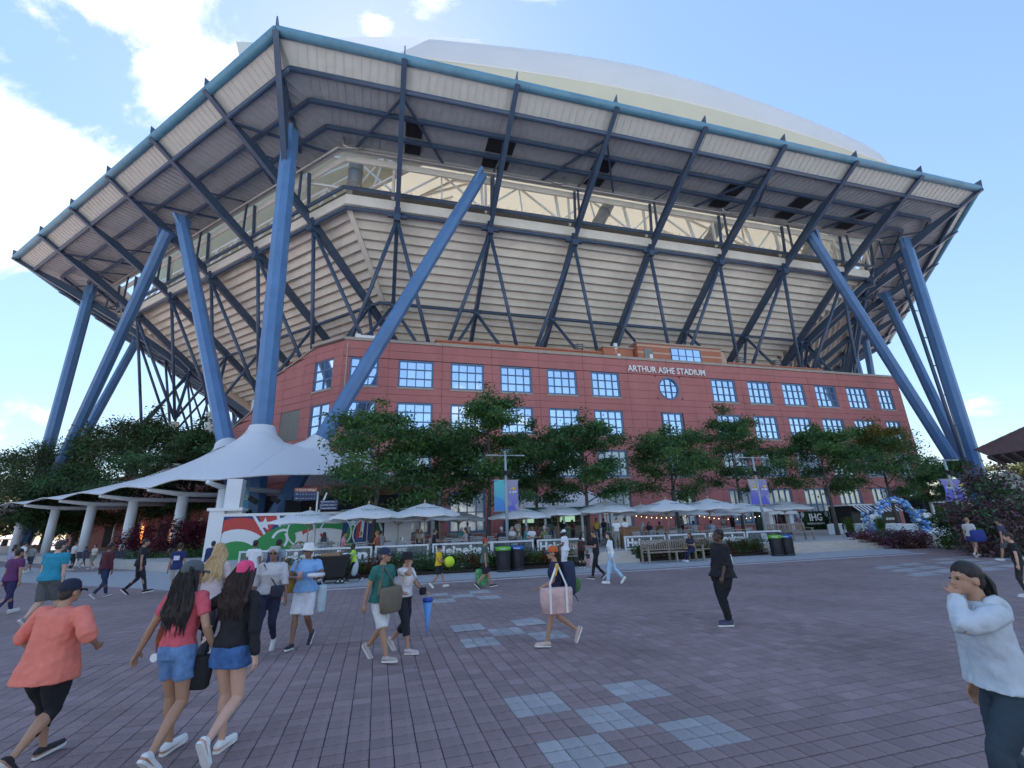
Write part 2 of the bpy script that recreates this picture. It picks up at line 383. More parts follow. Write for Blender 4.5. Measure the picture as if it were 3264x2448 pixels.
    if lv > 1:
        for i in range(nb):
            K = P + d*(i*L+5.) + n*KK[0]
            m = MB(); m.tube([K, K+np.array([0, 0, KK[1]-.4])], .62, 14); m.build('concrete_column', TREADJ, bowl, True)
        for i in range(nb):                       # flat bracing under the roof deck
            m = MB()
            if i % 2 == 0: m.bar(ctr(side, 2.2, 38.6, i*L+10, 0), ctr(side, 9.6, 38.9, i*L+5.5, 0), .22, .22); m.bar(ctr(side, 9.6, 38.9, i*L+14.5 if i*L+14.5 < Ln else Ln-3, 0), ctr(side, 2.2, 38.6, i*L+10, 0), .22, .22)
            if m.v: m.build('deck_brace', STEEL, bowl)
# dark openings in the deck beside some ribs of the front side
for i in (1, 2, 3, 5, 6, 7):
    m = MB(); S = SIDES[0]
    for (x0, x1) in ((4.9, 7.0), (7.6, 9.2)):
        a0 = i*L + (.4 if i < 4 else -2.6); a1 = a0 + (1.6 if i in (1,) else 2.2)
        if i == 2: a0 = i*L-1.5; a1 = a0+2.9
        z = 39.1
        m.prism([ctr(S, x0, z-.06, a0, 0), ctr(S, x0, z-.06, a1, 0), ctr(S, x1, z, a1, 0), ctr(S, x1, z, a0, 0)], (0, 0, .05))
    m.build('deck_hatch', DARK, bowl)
# the big inclined legs: a group of legs from each footing
FA = W(-9.1, 37.6, 0); FC = C0 + dirn(math.pi*.125)*8.5; FB = B0 + dirn(math.pi*.625)*8.3; FD = DD0 + dirn(math.pi*.875)*8.3; FE = E0 + dirn(-math.pi*.125)*8.3
Z = lambda z: np.array([0, 0, z])
legs = [(FA, W(-10.36, 37.6, 37.4), .74), (FA, W(7.8, 37.8, 36.4), .62), (FA, A0+dirn(math.pi*.75)*25.5+dirn(math.pi*.25)*5.7+Z(36.4), .66),
        (FC, C0+dirn(math.pi*.125)*8.4+Z(38.2), .72), (FC, A0+dirn(math.pi*.75)*29.7+dirn(math.pi*.25)*6.2+Z(36.6), .66), (FC, C0+dirn(math.pi*.5)*19+dirn(0)*7.5+Z(36.6), .66),
        (FB, B0+dirn(math.pi*.625)*8.0+Z(37.4), .72), (FB, A0+D1*61.4+N1*8.2+Z(36.4), .62), (FB, B0+dirn(math.pi*.25)*19+dirn(math.pi*.75)*7.5+Z(36.4), .62),
        (FD, DD0+dirn(math.pi*.875)*8.0+Z(37.4), .72), (FD, DD0-dirn(math.pi*.25)*19+dirn(math.pi*.75)*7.5+Z(36.4), .62), (FD, DD0+dirn(math.pi*.5)*19+dirn(math.pi)*7.5+Z(36.4), .62),
        (FE, E0+dirn(-math.pi*.125)*8.3+Z(38), .72), (FE, E0-dirn(math.pi*.5)*19+dirn(0)*7.5+Z(36.6), .66)]
for f0, top, r in legs:
    d = (top-f0)/np.linalg.norm(top-f0)
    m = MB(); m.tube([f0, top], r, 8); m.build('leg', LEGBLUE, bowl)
    m = MB(); u = np.cross(d, (0,0,1)); u /= np.linalg.norm(u)+1e-9
    m.prism([top-d*2.4-u*r*.6, top-d*2.4+u*r*.6, top+u*1.0+Z(.15), top-u*1.0+Z(.15)], np.cross(u, d)*.3); m.build('leg_gusset', LEGBLUE, bowl)
for f0 in (FA, FC, FB, FD, FE):
    m = MB(); m.tube([f0-Z(.3), f0+Z(1.0)], 2.2, 20); m.build('footing', CONC, bowl)
# pipe that runs beside the leg at the right-hand corner
m = MB(); a, b = FB+D1*-1.4, B0+dirn(math.pi*.625)*9.4+Z(35); m.tube([a, b], .2, 8)
for k in range(1, 9):
    p = a+(b-a)*k/9.; m.bar(p, p+D1*.9, .1, .1)
m.build('riser_pipe', STEEL, bowl, True)
# trusses and ducts inside, seen through the slot
rnd = random.Random(4)
for side in SIDES[:3]:
    nm, P, d, n, Ln, nb, lv = side
    for i in range(nb):
        m = MB(); a = i*L
        c_ = lambda x, z, t: ctr(side, x, z, a+t, 0)
        for (u, v, w_) in ((c_(15.2, 38.4, 0), c_(15.2, 38.4, 10), .24), (c_(16.5, 43.6, 0), c_(16.5, 43.6, 10), .3), (c_(15.2, 38.4, 0), c_(16.5, 43.6, 5), .2), (c_(16.5, 43.6, 5), c_(15.2, 38.4, 10), .2),
                         (c_(15.2, 38.4, 5), c_(16.5, 43.6, 5), .16), (c_(15.2, 37, 0), c_(16.5, 43.6, 0), .3), (c_(26, 46, 2), c_(40, 58, 7), .3), (c_(26, 46, 8), c_(40, 58, 3), .3), (c_(26, 46, 0), c_(26, 46, 10), .26)):
            m.bar(u, v, w_, w_)
        m.build('roof_truss', WHITEST, bowl)
for (a, lean) in ((5.2, 0), (33, 6), (49, 8), (66, 7)):
    m = MB(); S = SIDES[0]; p = ctr(S, 14.2, 35, a, 0); q_ = ctr(S, 14.6, 41.5, a+lean*.6, 0)
    m.tube([p, q_], .78, 16)
    for t in (.2, .5, .8): c = p+(q_-p)*t; e = (q_-p)/np.linalg.norm(q_-p); m.tube([c-e*.06, c+e*.06], .84, 16)
    m.build('air_duct', DUCT, bowl, True)
# galvanised pipe bends at the gutter
m = MB(); S = SIDES[0]
for a0, sg in ((4.4, 1), (28.2, -1), (49.5, 1)):
    p = ctr(S, 9.3, 38.7, a0, 0); m.tube([p+D1*sg*1.5, p+D1*sg*.4-Z(.05), p+Z(.2), p+Z(.9)-N1*.3], .17, 8)
m.build('pipe_bend', GALV, bowl, True)
# ---------------------------------------------------------------- the roof over the bowl
roofo = thing('stadium_roof', W(29.6, 113, 45), 'white domed fabric roof with a dull yellowish side rising behind the steel rim', 'roof')
CS, CN = 33.2, 113.
def octr(phi, ap):                                # distance to the octagon's side in direction phi
    k = math.pi/4; a = (phi + k/2) % k - k/2; return ap/math.cos(a)
def ring(ap, z0, arch, m_=96, soft=.0):
    out = []
    for i in range(m_):
        phi = 2*math.pi*i/m_; r = octr(phi, ap)*(1-soft) + ap*1.03*soft
        a = (phi + math.pi/8) % (math.pi/4) - math.pi/8
        z = z0 - arch*(abs(a)/(math.pi/8))**2
        out.append(W(CS + r*math.sin(phi), CN - r*math.cos(phi), z))
    return out
def shell(rings, name, mt, close=False):
    m = MB(); n = len(rings[0]); vs = [p for r in rings for p in r]
    fs = [(i*n+k, i*n+(k+1) % n, (i+1)*n+(k+1) % n, (i+1)*n+k) for i in range(len(rings)-1) for k in range(n)]
    if close: fs.append(tuple((len(rings)-1)*n+k for k in range(n)))
    m.add(vs, fs); return m.build(name, mt, roofo, True)
shell([ring(70.0, 43.0, 0), ring(75.4, 46.0, .8), ring(77.0, 49.0, 2.), ring(77.3, 50.5, 2.6)], 'side_wall', ROOFW)
shell([ring(77.3, 50.45, 2.6), ring(77.45, 50.55, 2.6), ring(77.3, 50.7, 2.6)], 'edge_trim', WHITEST)
DOME = [(77.3, 50.6, 2.6, 0), (77.0, 52.8, 2.2, .1), (76.1, 55.5, 2., .2), (74.3, 58.2, 2, .3), (70.4, 61.2, 1.5, .5), (65, 64, 1, .7), (58, 67, .5, .8), (48, 70, 0, 1), (36, 73, 0, 1), (20, 75, 0, 1), (4, 76, 0, 1)]
shell([ring(a, z, c, soft=s) for a, z, c, s in DOME], 'fabric_dome', FABRIC, True)
shell([ring(a-1.6, z-1.6, c, soft=s) for a, z, c, s in DOME], 'lining', FABRIN, True)
# flat wing of the roof that juts out past the corner on the left
m = MB(); wing = [atn(510, 90, 42), atn(566, 92, 42), atn(700, 92, 44), atn(700, 150, 44), atn(560, 180, 42), atn(533, 195, 42)]
m.prism(wing, N1*14+Z(1)); m.build('roof_wing', mat('wing_cladding', (.55, .60, .58), .5), roofo)

m = MB(); m.prism([atn(x, y, 46) for x, y in ((640, 97), (678, 84), (740, 81), (800, 79.5), (880, 79), (960, 80), (1040, 85), (1060, 150), (700, 150))], N1*10+Z(2)); m.build('fabric_wing', FABRIC, roofo)
# ---------------------------------------------------------------- the brick building in front
NF = 42.38
bb = thing('brick_building', W(30, NF, .4), 'long four storey red brick front with rows of blue gridded windows under the seating', 'building')
S0, S1 = -4.6, 64.75
HEADS = [17.25, 13.02, 8.8, 4.75]; SILLS = [14.5, 10.3, 6.1, 1.2]
cols = [(-3.95, -1.4)] + [(.47+5*i, 3.77+5*i) for i in (0,1,2,3,4)] + [(.47+5*i, 3.77+5*i) for i in (7,8,9,10,11)] + [(60.6, 63.1)]
m = MB(); m.sn(S0+.1, S1-.1, NF+.22, NF+20, 0, 18.9)
m.build('wall', JOINT, bb)
def panel(s0, s1, z0, z1, mt=BRICK, n0=NF, nm='wall_panel'):
    m = MB(); g = .014; j = random.uniform(-.008, .008)
    m.sn(s0+g, s1-g, n0+j, n0+.3, z0+g, z1-g); return m.build(nm, mt, bb)
def glaze(m, s0, s1, z0, z1, nx, nz_, n_):
    for a in range(nx):
        for b in range(nz_):
            u0, u1 = s0+(s1-s0)*a/nx+.02, s0+(s1-s0)*(a+1)/nx-.02; v0, v1 = z0+(z1-z0)*b/nz_+.02, z0+(z1-z0)*(b+1)/nz_-.02
            t = [random.uniform(-.006, .006) for _ in range(4)]
            m.add([W(u0, n_+t[0], v0), W(u1, n_+t[1], v0), W(u1, n_+t[2], v1), W(u0, n_+t[0]+t[2]-t[1], v1)], [(0,1,2,3)])
def window(s0, s1, z0, z1, nx, nz_, gl=GLASS):
    m = MB(); n_ = NF+.16; e = .07
    for a in range(nx+1):
        u = s0+(s1-s0)*a/nx; w = .08 if a in (0, nx) else .045; u = min(max(u, s0+w), s1-w); m.sn(u-w, u+w, n_-.1, n_+.05, z0, z1)
    for b in range(nz_+1):
        v = z0+(z1-z0)*b/nz_; w = .08 if b in (0, nz_) else .045; v = min(max(v, z0+w), z1-w); m.sn(s0+.002, s1-.002, n_-.092, n_+.045, v-w, v+w)
    fr = m.build('window', FRAME, bb)
    m = MB(); glaze(m, s0+.05, s1-.05, z0+.05, z1-.05, nx, nz_, n_); m.build('glass', gl, fr)
    m = MB(); m.sn(s0-.08, s1+.08, NF-.07, NF+.2, z0-.17, z0-.01); m.build('sill', COPING, fr)
zs = [(17.3, 18.92)]
for r in range(4):
    z0, z1 = SILLS[r], HEADS[r]
    nzr = 3 if r < 3 else 2
    for (a, b) in cols:
        window(a, b, z0, z1, 4 if b-a > 3 else 3, nzr, GLASS if r < 2 else BLIND)
    # piers between the windows
    edges = []
    prev = S0
    for (a, b) in cols: edges.append((prev, a)); prev = b
    edges.append((prev, S1))
    for (a, b) in edges:
        if b-a > 6:                                      # the middle, around the round window
            seg = [(a, 24.85), (24.85, 28.4), (31.2, 34.7), (34.7, b)] if r else [(a, 24.85), (34.7, b)]
            if r == 0:
                for z_ in (0, 1, 2):
                    za, zb_ = z0+(z1-z0)*z_/3, z0+(z1-z0)*(z_+1)/3
                    panel(24.85, 28.2, za, zb_); panel(31.4, 34.7, za, zb_)
            else: 
                window(28.55, 31.05, z0, z1, 3, nzr, GLASS if r < 2 else BLIND)
        else: seg = [(a, b)] if b-a < 2.2 and a > 0 else [(a, b)]
        for (u, v) in seg:
            if v-u < .15: continue
            mid = (u+v)/2
            for z_ in range(3):
                za, zb_ = z0+(z1-z0)*z_/3, z0+(z1-z0)*(z_+1)/3
                if v-u > 1.2: panel(u, mid, za, zb_); panel(mid, v, za, zb_)
                else: panel(u, v, za, zb_)
    # spandrels
    zt = z0-.0; zbm = HEADS[r+1] if r < 3 else .3
    js = [S0] + [u+.85-.03 for u in (-1.4, 3.77, 8.77, 13.77, 18.77)] + [24.85, 29.8, 34.7] + [v+.85 for v in (38.77, 43.77, 48.77, 53.77, 58.77)] + [S1]
    js = [S0, -.45, 4.6, 9.6, 14.6, 19.6, 24.85, 29.8, 34.7, 39.6, 44.6, 49.6, 54.6, 59.6, S1]
    mids = [zbm, (zbm+zt)/2, zt] if zt-zbm > .8 else [zbm, zt]
    for u, v in zip(js[:-1], js[1:]):
        for za, zb_ in zip(mids[:-1], mids[1:]): panel(u, v, za, zb_)
for u, v in zip(js[:-1], js[1:]):
    panel(u, v, 17.3, 18.1); panel(u, v, 18.1, 18.92)
    m = MB(); m.sn(u+.02, v-.02, NF-.12, NF+.5, 18.93, 19.22); m.build('coping', COPING, bb)
# round window
m = MB(); rc = W(29.81, NF+.02, 15.75); n_ = 32
pts = [(math.cos(2*math.pi*k/n_), math.sin(2*math.pi*k/n_)) for k in range(n_)]
sq = [(max(-1, min(1, c*1.5))*1.6, max(-1, min(1, s*1.5))*1.25) for c, s in pts]
# brick around the round window: ring between a rectangle and the circle
m2 = MB(); H = 1.375; zc = 15.875
vs = []; 
for c, s in pts:
    k = 1/max(abs(c)/1.6, abs(s)/H); vs += [W(29.8+c*k, NF, zc+s*k), W(29.81+c*1.27, NF, 15.78+s*1.27), W(29.81+c*1.27, NF+.3, 15.78+s*1.27)]
m2.add(vs, [(3*k, 3*((k+1) % n_), 3*((k+1) % n_)+1, 3*k+1) for k in range(n_)] + [(3*k+1, 3*((k+1) % n_)+1, 3*((k+1) % n_)+2, 3*k+2) for k in range(n_)])
m2.build('wall_panel', BRICK, bb)
m = MB(); vs = []
for c, s in pts:
    for r, dn in ((1.30, -.05), (1.14, -.05), (1.14, .12)): vs.append(W(29.81+c*r, NF+dn, 15.78+s*r))
m.add(vs, [(3*k+j, 3*((k+1) % n_)+j, 3*((k+1) % n_)+j+1, 3*k+j+1) for k in range(n_) for j in range(2)])
for t in (-.38, .38): m.sn(29.81+t-.03, 29.81+t+.03, NF+.02, NF+.1, 14.72, 16.84); m.sn(28.75, 30.87, NF+.025, NF+.095, 15.78+t-.03, 15.78+t+.03)
ow = m.build('round_window', FRAME, bb)
m = MB(); m.add([W(29.81+c*1.2, NF+.14, 15.78+s*1.2) for c, s in pts], [tuple(range(n_))]); m.build('glass', GLASS, ow)
def text(body, size, P, xdir, up, mt, parent, name='lettering', bold=.0, ext=.02, width=None, spacing=1.0):
    cu = bpy.data.curves.new(name, 'FONT'); cu.body = body; cu.size = size; cu.align_x = 'CENTER'; cu.align_y = 'CENTER'; cu.extrude = ext; cu.offset = bold; cu.space_character = spacing
    cu.resolution_u = 2
    o = bpy.data.objects.new(name, cu); me = evalmesh(o)
    me.name = name; co = np.zeros(len(me.vertices)*3); me.vertices.foreach_get('co', co); co = co.reshape(-1, 3)
    if width: co[:, 0] *= width/(co[:, 0].max()-co[:, 0].min())
    x = np.array(xdir, float); u = np.array(up, float); w = np.cross(x, u)
    b = np.array(root_loc(parent)) if parent else np.zeros(3)
    co = np.array(P, float) + np.outer(co[:, 0], x) + np.outer(co[:, 1], u) + np.outer(co[:, 2], w) - b
    me.vertices.foreach_set('co', co.ravel()); me.update(); me.materials.clear(); me.materials.append(mt)
    r = bpy.data.objects.new(name, me); COL.objects.link(r); r.parent = parent; return r
text('ARTHUR ASHE STADIUM', 1.0, W(29.85, NF-.12, 17.82), D1, (0,0,1), mat('white_letters', (.85, .85, .84), .4), bb, bold=.012, ext=.05, width=9.9)
# low penthouses on top
def penthouse(s0, s1, n0, z1, mt, bands=False):
    m = MB(); m.sn(s0, s1, n0, n0+6, 18.9, z1); o = m.build('penthouse', mt, bb)
    m = MB(); m.sn(s0-.12, s1+.12, n0-.12, n0+6.1, z1, z1+.18); m.build('coping', COPING if bands else BRICKO, o)
    return o
ph = penthouse(4.2, 23.2, 44.6, 20.35, BRICKO)
for k in range(5):                                     # square tile relief
    m = MB(); m.sn(4.4, 23.0, 44.57, 44.62, 19.2+k*.24, 19.23+k*.24); m.build('tile_joint', BANDS, ph)
ph = penthouse(23.2, 27.0, 44.3, 21.0, BRICKO, True); pc = penthouse(27.2, 38.6, 43.6, 21.6, BRICKO, True)
for k in range(3):
    m = MB(); m.sn(27.18, 38.62, 43.57, 43.7, 19.5+k*.85, 19.72+k*.85); m.build('stone_band', BANDS, pc)
m = MB(); m.tube([W(38.6, 45.2, 19), W(38.6, 45.2, 21.3)], 1.6, 20); m.build('round_end', BANDS, bb, True)
penthouse(40.4, 55.0, 44.6, 20.2, BRICK)
m = MB()
for a in range(5): m.sn(31.6+a*1-.03, 31.6+a*1+.03, 43.5, 43.6, 19.4, 21.2)
for b in range(3): m.sn(31.55, 35.65, 43.505, 43.595, 19.4+b*.9-.03, 19.4+b*.9+.03)
wn = m.build('window', FRAME, bb); m = MB()
for a in range(4):
    for b in range(2): m.add([W(31.63+a, 43.56, 19.43+b*.9), W(32.57+a, 43.56, 19.43+b*.9), W(32.57+a, 43.56, 20.27+b*.9), W(31.63+a, 43.56, 20.27+b*.9)], [(0,1,2,3)])
m.build('glass', GLASS, wn)
m = MB(); m.sn(28.0, 29.1, 43.5, 43.62, 19.3, 20.9)
for k in range(10): m.sn(28.05, 29.05, 43.46, 43.51, 19.38+k*.15, 19.45+k*.15)
m.build('louvre', DUCT, bb)
for (s, n, z) in ((20.6, 45.2, 20.5), (42.5, 45, 20.3), (48.2, 45, 20.3)):
    m = MB(); m.tube([W(s, n, z), W(s, n, z+.4)], .3, 14); 
    for k in range(3): m.lathe(W(s, n, z+.35+k*.25), [(.3, 0), (.52, .04), (.52, .12), (.3, .2)], 14)
    m.build('roof_vent', GALV, bb, True)
for (s, n, z) in ((24.6, 44.2, 20.9), (24.9, 44.2, 19.6), (28.6, 43.4, 19.5), (58.6, 44.5, 19.3), (4.3-8, 43.5, 19.4)):
    m = MB(); m.sn(s, s+.4, n, n+.3, z, z+.7); m.bar(W(s+.2, n+.1, z-.5), W(s+.2, n+.1, z), .06, .06); m.build('antenna_box', WHITE, bb)
m = MB(); m.sn(-3.7, -1.6, 42.9, 43.6, 19.25, 19.75); m.build('roof_unit', WHITE, bb)
m = MB(); m.sn(60.0, 63.0, 44.5, 46, 19.25, 20.1); m.build('roof_unit', GALV, bb)
# chamfered wing on the left, its top stepping down in a slope
d2, n2 = dirn(math.pi*.75), dirn(math.pi*.25)
PC = W(S0, NF, 0)
def wp(a, z, o=0.): return PC + d2*a + n2*o + Z(z)
top = [(0, 18.95), (4.3, 19.0), (7.7, 17.9), (11, 17.0), (13.5, 13.9), (18.5, 11.7), (26, 9.5), (48, 9.2)]
m = MB(); poly = [wp(0, 0, .3)] + [wp(a, z, .3) for a, z in top] + [wp(48, 0, .3)]
m.prism(poly[::-1], n2*1.2); m.build('wall', BRICK, bb)
def topz(a):
    for (a0, z0), (a1, z1) in zip(top[:-1], top[1:]):
        if a0 <= a <= a1: return z0+(z1-z0)*(a-a0)/(a1-a0)
    return 9
jh = [0.2, 1.3, 2.6, 3.9, 5.0, 6.1, 7.4, 8.7, 10.0, 11.0, 12.0, 13.0, 13.7, 14.4, 15.4, 16.4, 17.4, 18.2, 18.95]
ja = [0.02, 1.3, 3.95, 5.5, 8.45, 11.0, 13.5, 16.0, 18.5]
holes = [(1.3, 3.95, 14.4, 17.4), (1.3, 3.95, 10.0, 13.0), (5.5, 8.45, 10.0, 13.0)]
for a0, a1 in zip(ja[:-1], ja[1:]):
    for z0, z1 in zip(jh[:-1], jh[1:]):
        if any(h[0] <= (a0+a1)/2 <= h[1] and h[2] <= (z0+z1)/2 <= h[3] for h in holes): continue
        g = .014; ta, tb = min(z1-g, topz(a0+g)-.1), min(z1-g, topz(a1-g)-.1)
        if ta < z0+.15 and tb < z0+.15: continue
        m = MB(); j = random.uniform(-.01, .01)
        m.prism([wp(a0+g, z0+g, j), wp(a0+g, max(ta, z0+g+.01), j), wp(a1-g, max(tb, z0+g+.01), j), wp(a1-g, z0+g, j)], n2*.28)
        m.build('wall_panel', BRICK, bb)
for (a0, a1, z0, z1) in holes[:2]:
    m = MB()
    for k in range(3): m.bar(wp(a0+.05+(a1-a0-.1)*k/2, z0, .12), wp(a0+.05+(a1-a0-.1)*k/2, z1, .12), .1, .12, up=n2)
    for k in range(4): m.bar(wp(a0, z0+.05+(z1-z0-.1)*k/3, .121), wp(a1, z0+.05+(z1-z0-.1)*k/3, .121), .11, .1)
    w_ = m.build('window', FRAME, bb); m = MB()
    for k in range(2):
        for j in range(3):
            u0, u1 = a0+(a1-a0)*k/2+.03, a0+(a1-a0)*(k+1)/2-.03; v0, v1 = z0+(z1-z0)*j/3+.03, z0+(z1-z0)*(j+1)/3-.03
            m.add([wp(u1, v0, .16), wp(u0, v0, .16), wp(u0, v1, .16), wp(u1, v1, .16)], [(0,1,2,3)])
    m.build('glass', GLASS, w_); m = MB(); m.bar(wp(a0-.1, z0-.1, -.0), wp(a1+.1, z0-.1, -.0), .2, .17); m.build('sill', COPING, w_)
m = MB(); a0, a1, z0, z1 = holes[2]; m.prism([wp(a0, z0, .14), wp(a0, z1, .14), wp(a1, z1, .14), wp(a1, z0, .14)], n2*.1)
for k in range(15): m.bar(wp(a0+.05, z0+.1+k*.2, .08), wp(a1-.05, z0+.1+k*.2, .08), .05, .05)
for k in range(15): m.bar(wp(a0+.1+k*.2, z0+.05, .085), wp(a0+.1+k*.2, z1-.05, .085), .05, .05)
m.build('louvre', DUCT, bb)
m = MB(); m.bar(wp(-.15, 19.1, -.1), wp(4.3, 19.15, -.1), .45, .3); m.build('coping', COPING, bb)
m = MB(); 
for (a0, z0), (a1, z1) in zip(top[1:-2], top[2:-1]): m.bar(wp(a0, z0+.02, .3), wp(a1, z1+.02, .3), .8, .12)
m.build('coping', COPING, bb)
m = MB(); m.tube([W(S0+.35, NF-.08, 1), W(S0+.35, NF-.08, 18.6)], .07, 8); m.build('downpipe', COPING, bb)
# ---------------------------------------------------------------- ground
GA = TH + .015; G1 = np.array([math.cos(GA), math.sin(GA), 0]); G2 = np.array([-math.sin(GA), math.cos(GA), 0])
SX, SY = .1955, .1885; OX, OY = 1.405, 3.86                  # paver size and the corner of one grey block
def GW(x, y, z=0.): return G1*x + G2*y + Z(z)
def paver_mat(name, col, joints):
    m = bpy.data.materials.new(name); m.use_nodes = True; t = m.node_tree; b = t.nodes['Principled BSDF']; b.inputs['Roughness'].default_value = .8
    b.inputs['Specular IOR Level'].default_value = .35
    g = nd(t, 'ShaderNodeTexCoord'); mp = nd(t, 'ShaderNodeMapping', vector_type='TEXTURE')
    mp.inputs['Rotation'].default_value = (0, 0, GA); mp.inputs['Location'].default_value = tuple(GW(OX, OY))
    t.links.new(g.outputs['Object'], mp.inputs[0])
    n1 = nd(t, 'ShaderNodeTexNoise'); n1.inputs['Scale'].default_value = .5; n1.inputs['Detail'].default_value = 5
    n2_ = nd(t, 'ShaderNodeTexNoise'); n2_.inputs['Scale'].default_value = 70; n2_.inputs['Detail'].default_value = 4
    for n in (n1, n2_): t.links.new(g.outputs['Object'], n.inputs['Vector'])
    br = nd(t, 'ShaderNodeTexBrick'); br.offset = 0; br.squash = 1
    br.inputs['Brick Width'].default_value = SX; br.inputs['Row Height'].default_value = SY; br.inputs['Scale'].default_value = 1
    br.inputs['Mortar Size'].default_value = .006 if joints else 0.0; br.inputs['Mortar Smooth'].default_value = .3
    br.inputs['Color1'].default_value = (.88, .88, .88, 1); br.inputs['Color2'].default_value = (1.12, 1.12, 1.12, 1); br.inputs['Mortar'].default_value = (.5, .5, .5, 1)
    t.links.new(mp.outputs[0], br.inputs['Vector'])
    base = nd(t, 'ShaderNodeMix', data_type='RGBA', blend_type='MULTIPLY'); base.inputs[0].default_value = .85; base.inputs[6].default_value = (*col, 1)
    t.links.new(br.outputs['Color'], base.inputs[7])
    r = nd(t, 'ShaderNodeMapRange'); r.inputs['From Min'].default_value = .3; r.inputs['From Max'].default_value = .7; r.inputs['To Min'].default_value = .82; r.inputs['To Max'].default_value = 1.16; t.links.new(n1.outputs['Fac'], r.inputs[0])
    r2 = nd(t, 'ShaderNodeMapRange'); r2.inputs['From Min'].default_value = .3; r2.inputs['From Max'].default_value = .7; r2.inputs['To Min'].default_value = .8; r2.inputs['To Max'].default_value = 1.2; t.links.new(n2_.outputs['Fac'], r2.inputs[0])
    k = mth(t, 'MULTIPLY', r.outputs[0], r2.outputs[0])
    n3 = nd(t, 'ShaderNodeTexNoise'); n3.inputs['Scale'].default_value = .8; n3.inputs['Detail'].default_value = 9; n3.inputs['Roughness'].default_value = .7; n3.inputs['Distortion'].default_value = .6; t.links.new(g.outputs['Object'], n3.inputs['Vector'])
    r4 = nd(t, 'ShaderNodeMapRange'); r4.inputs['From Min'].default_value = .60; r4.inputs['From Max'].default_value = .74; r4.inputs['To Min'].default_value = 1; r4.inputs['To Max'].default_value = 1.5; t.links.new(n3.outputs['Fac'], r4.inputs[0]); k = mth(t, 'MULTIPLY', k, r4.outputs[0])
    n4 = nd(t, 'ShaderNodeTexNoise'); n4.inputs['Scale'].default_value = 6; n4.inputs['Detail'].default_value = 3; t.links.new(g.outputs['Object'], n4.inputs['Vector']); r5 = nd(t, 'ShaderNodeMapRange'); r5.inputs['From Min'].default_value = .68; r5.inputs['From Max'].default_value = .74; r5.inputs['To Min'].default_value = 1; r5.inputs['To Max'].default_value = .6; t.links.new(n4.outputs['Fac'], r5.inputs[0]); k = mth(t, 'MULTIPLY', k, r5.outputs[0])
    if not joints:
        gi = nd(t, 'ShaderNodeNewGeometry'); r3 = nd(t, 'ShaderNodeMapRange'); r3.inputs['To Min'].default_value = .89; r3.inputs['To Max'].default_value = 1.11
        oi = nd(t, 'ShaderNodeObjectInfo'); q = mth(t, 'FRACT', mth(t, 'ADD', gi.outputs['Random Per Island'], oi.outputs['Random']))
        t.links.new(q, r3.inputs[0]); k = mth(t, 'MULTIPLY', k, r3.outputs[0])
    hs = nd(t, 'ShaderNodeVectorMath', operation='SCALE'); t.links.new(base.outputs[2], hs.inputs[0]); t.links.new(k, hs.inputs['Scale'])
    t.links.new(hs.outputs[0], b.inputs['Base Color'])
    bu = nd(t, 'ShaderNodeBump'); bu.inputs['Strength'].default_value = .35; bu.inputs['Distance'].default_value = .006
    h = mth(t, 'SUBTRACT', n2_.outputs['Fac'], mth(t, 'MULTIPLY', br.outputs['Fac'], 1.5)) if joints else n2_.outputs['Fac']
    t.links.new(h, bu.inputs['Height']); t.links.new(bu.outputs[0], b.inputs['Normal'])
    return m
PAVR = (.27, .205, .205); PAVG = (.36, .36, .37)
MPR = paver_mat('red_brown_paving', PAVR, True); MPG = paver_mat('grey_paving', PAVG, True)
MPRn = paver_mat('red_brown_paver', PAVR, False); MPGn = paver_mat('grey_paver', PAVG, False)
NX0, NX1, NY0, NY1 = OX-SX*48, OX+SX*34, OY-SY*15, OY+SY*27       # field of real pavers
m = MB(); R_ = 900
for (x0, x1, y0, y1) in ((-R_, R_, NY1, R_), (-R_, R_, -R_, NY0), (-R_, NX0, NY0, NY1), (NX1, R_, NY0, NY1)):
    m.add([GW(x0, y0), GW(x1, y0), GW(x1, y1), GW(x0, y1)], [(0,1,2,3)])
ground = struct('plaza_ground', m, MPR)
m = MB(); m.add([GW(NX0-.4, NY0-.4, -.02), GW(NX1+.4, NY0-.4, -.02), GW(NX1+.4, NY1+.4, -.02), GW(NX0-.4, NY1+.4, -.02)], [(0,1,2,3)])
struct('paving_bed', m, mat('joint_sand', (.045, .04, .045), .95))
def grey_cell(i, j):
    bi, bj = i//3, j//3
    for (b0, b1) in ((0, 0), (0, 7), (0, 15)):
        if (bi-b0, bj-b1) in ((0,0), (2,0), (1,1), (0,2), (2,2)): return True
    return False
def pxv(P):
    d = np.array(P)-EYE; k = d@FW
    if k < .2: return (-999, -999)
    return ((1632+FPX*(d@RT)/k)/1.4756, (1224-FPX*(d@UP)/k)/1.4756)
def paver_shape(m, cx, cy, w, h, dz, tx, ty, mi=0):
    b = .006; z = dz
    P = lambda x, y, zz: GW(cx+x, cy+y, zz)
    w /= 2; h /= 2
    tz = lambda x, y: z + tx*x + ty*y
    o = [P(-w, -h, -.03), P(w, -h, -.03), P(w, h, -.03), P(-w, h, -.03)]
    a = [P(-w, -h, tz(-w, -h)-b*.7), P(w, -h, tz(w, -h)-b*.7), P(w, h, tz(w, h)-b*.7), P(-w, h, tz(-w, h)-b*.7)]
    t = [P(-w+b, -h+b, tz(-w, -h)), P(w-b, -h+b, tz(w, -h)), P(w-b, h-b, tz(w, h)), P(-w+b, h-b, tz(-w, h))]
    m.add(o+a+t, [(8,9,10,11)] + [(4+i, 4+(i+1) % 4, 8+(i+1) % 4, 8+i) for i in range(4)] + [(i, (i+1) % 4, 4+(i+1) % 4, 4+i) for i in range(4)], mi)
cells = []
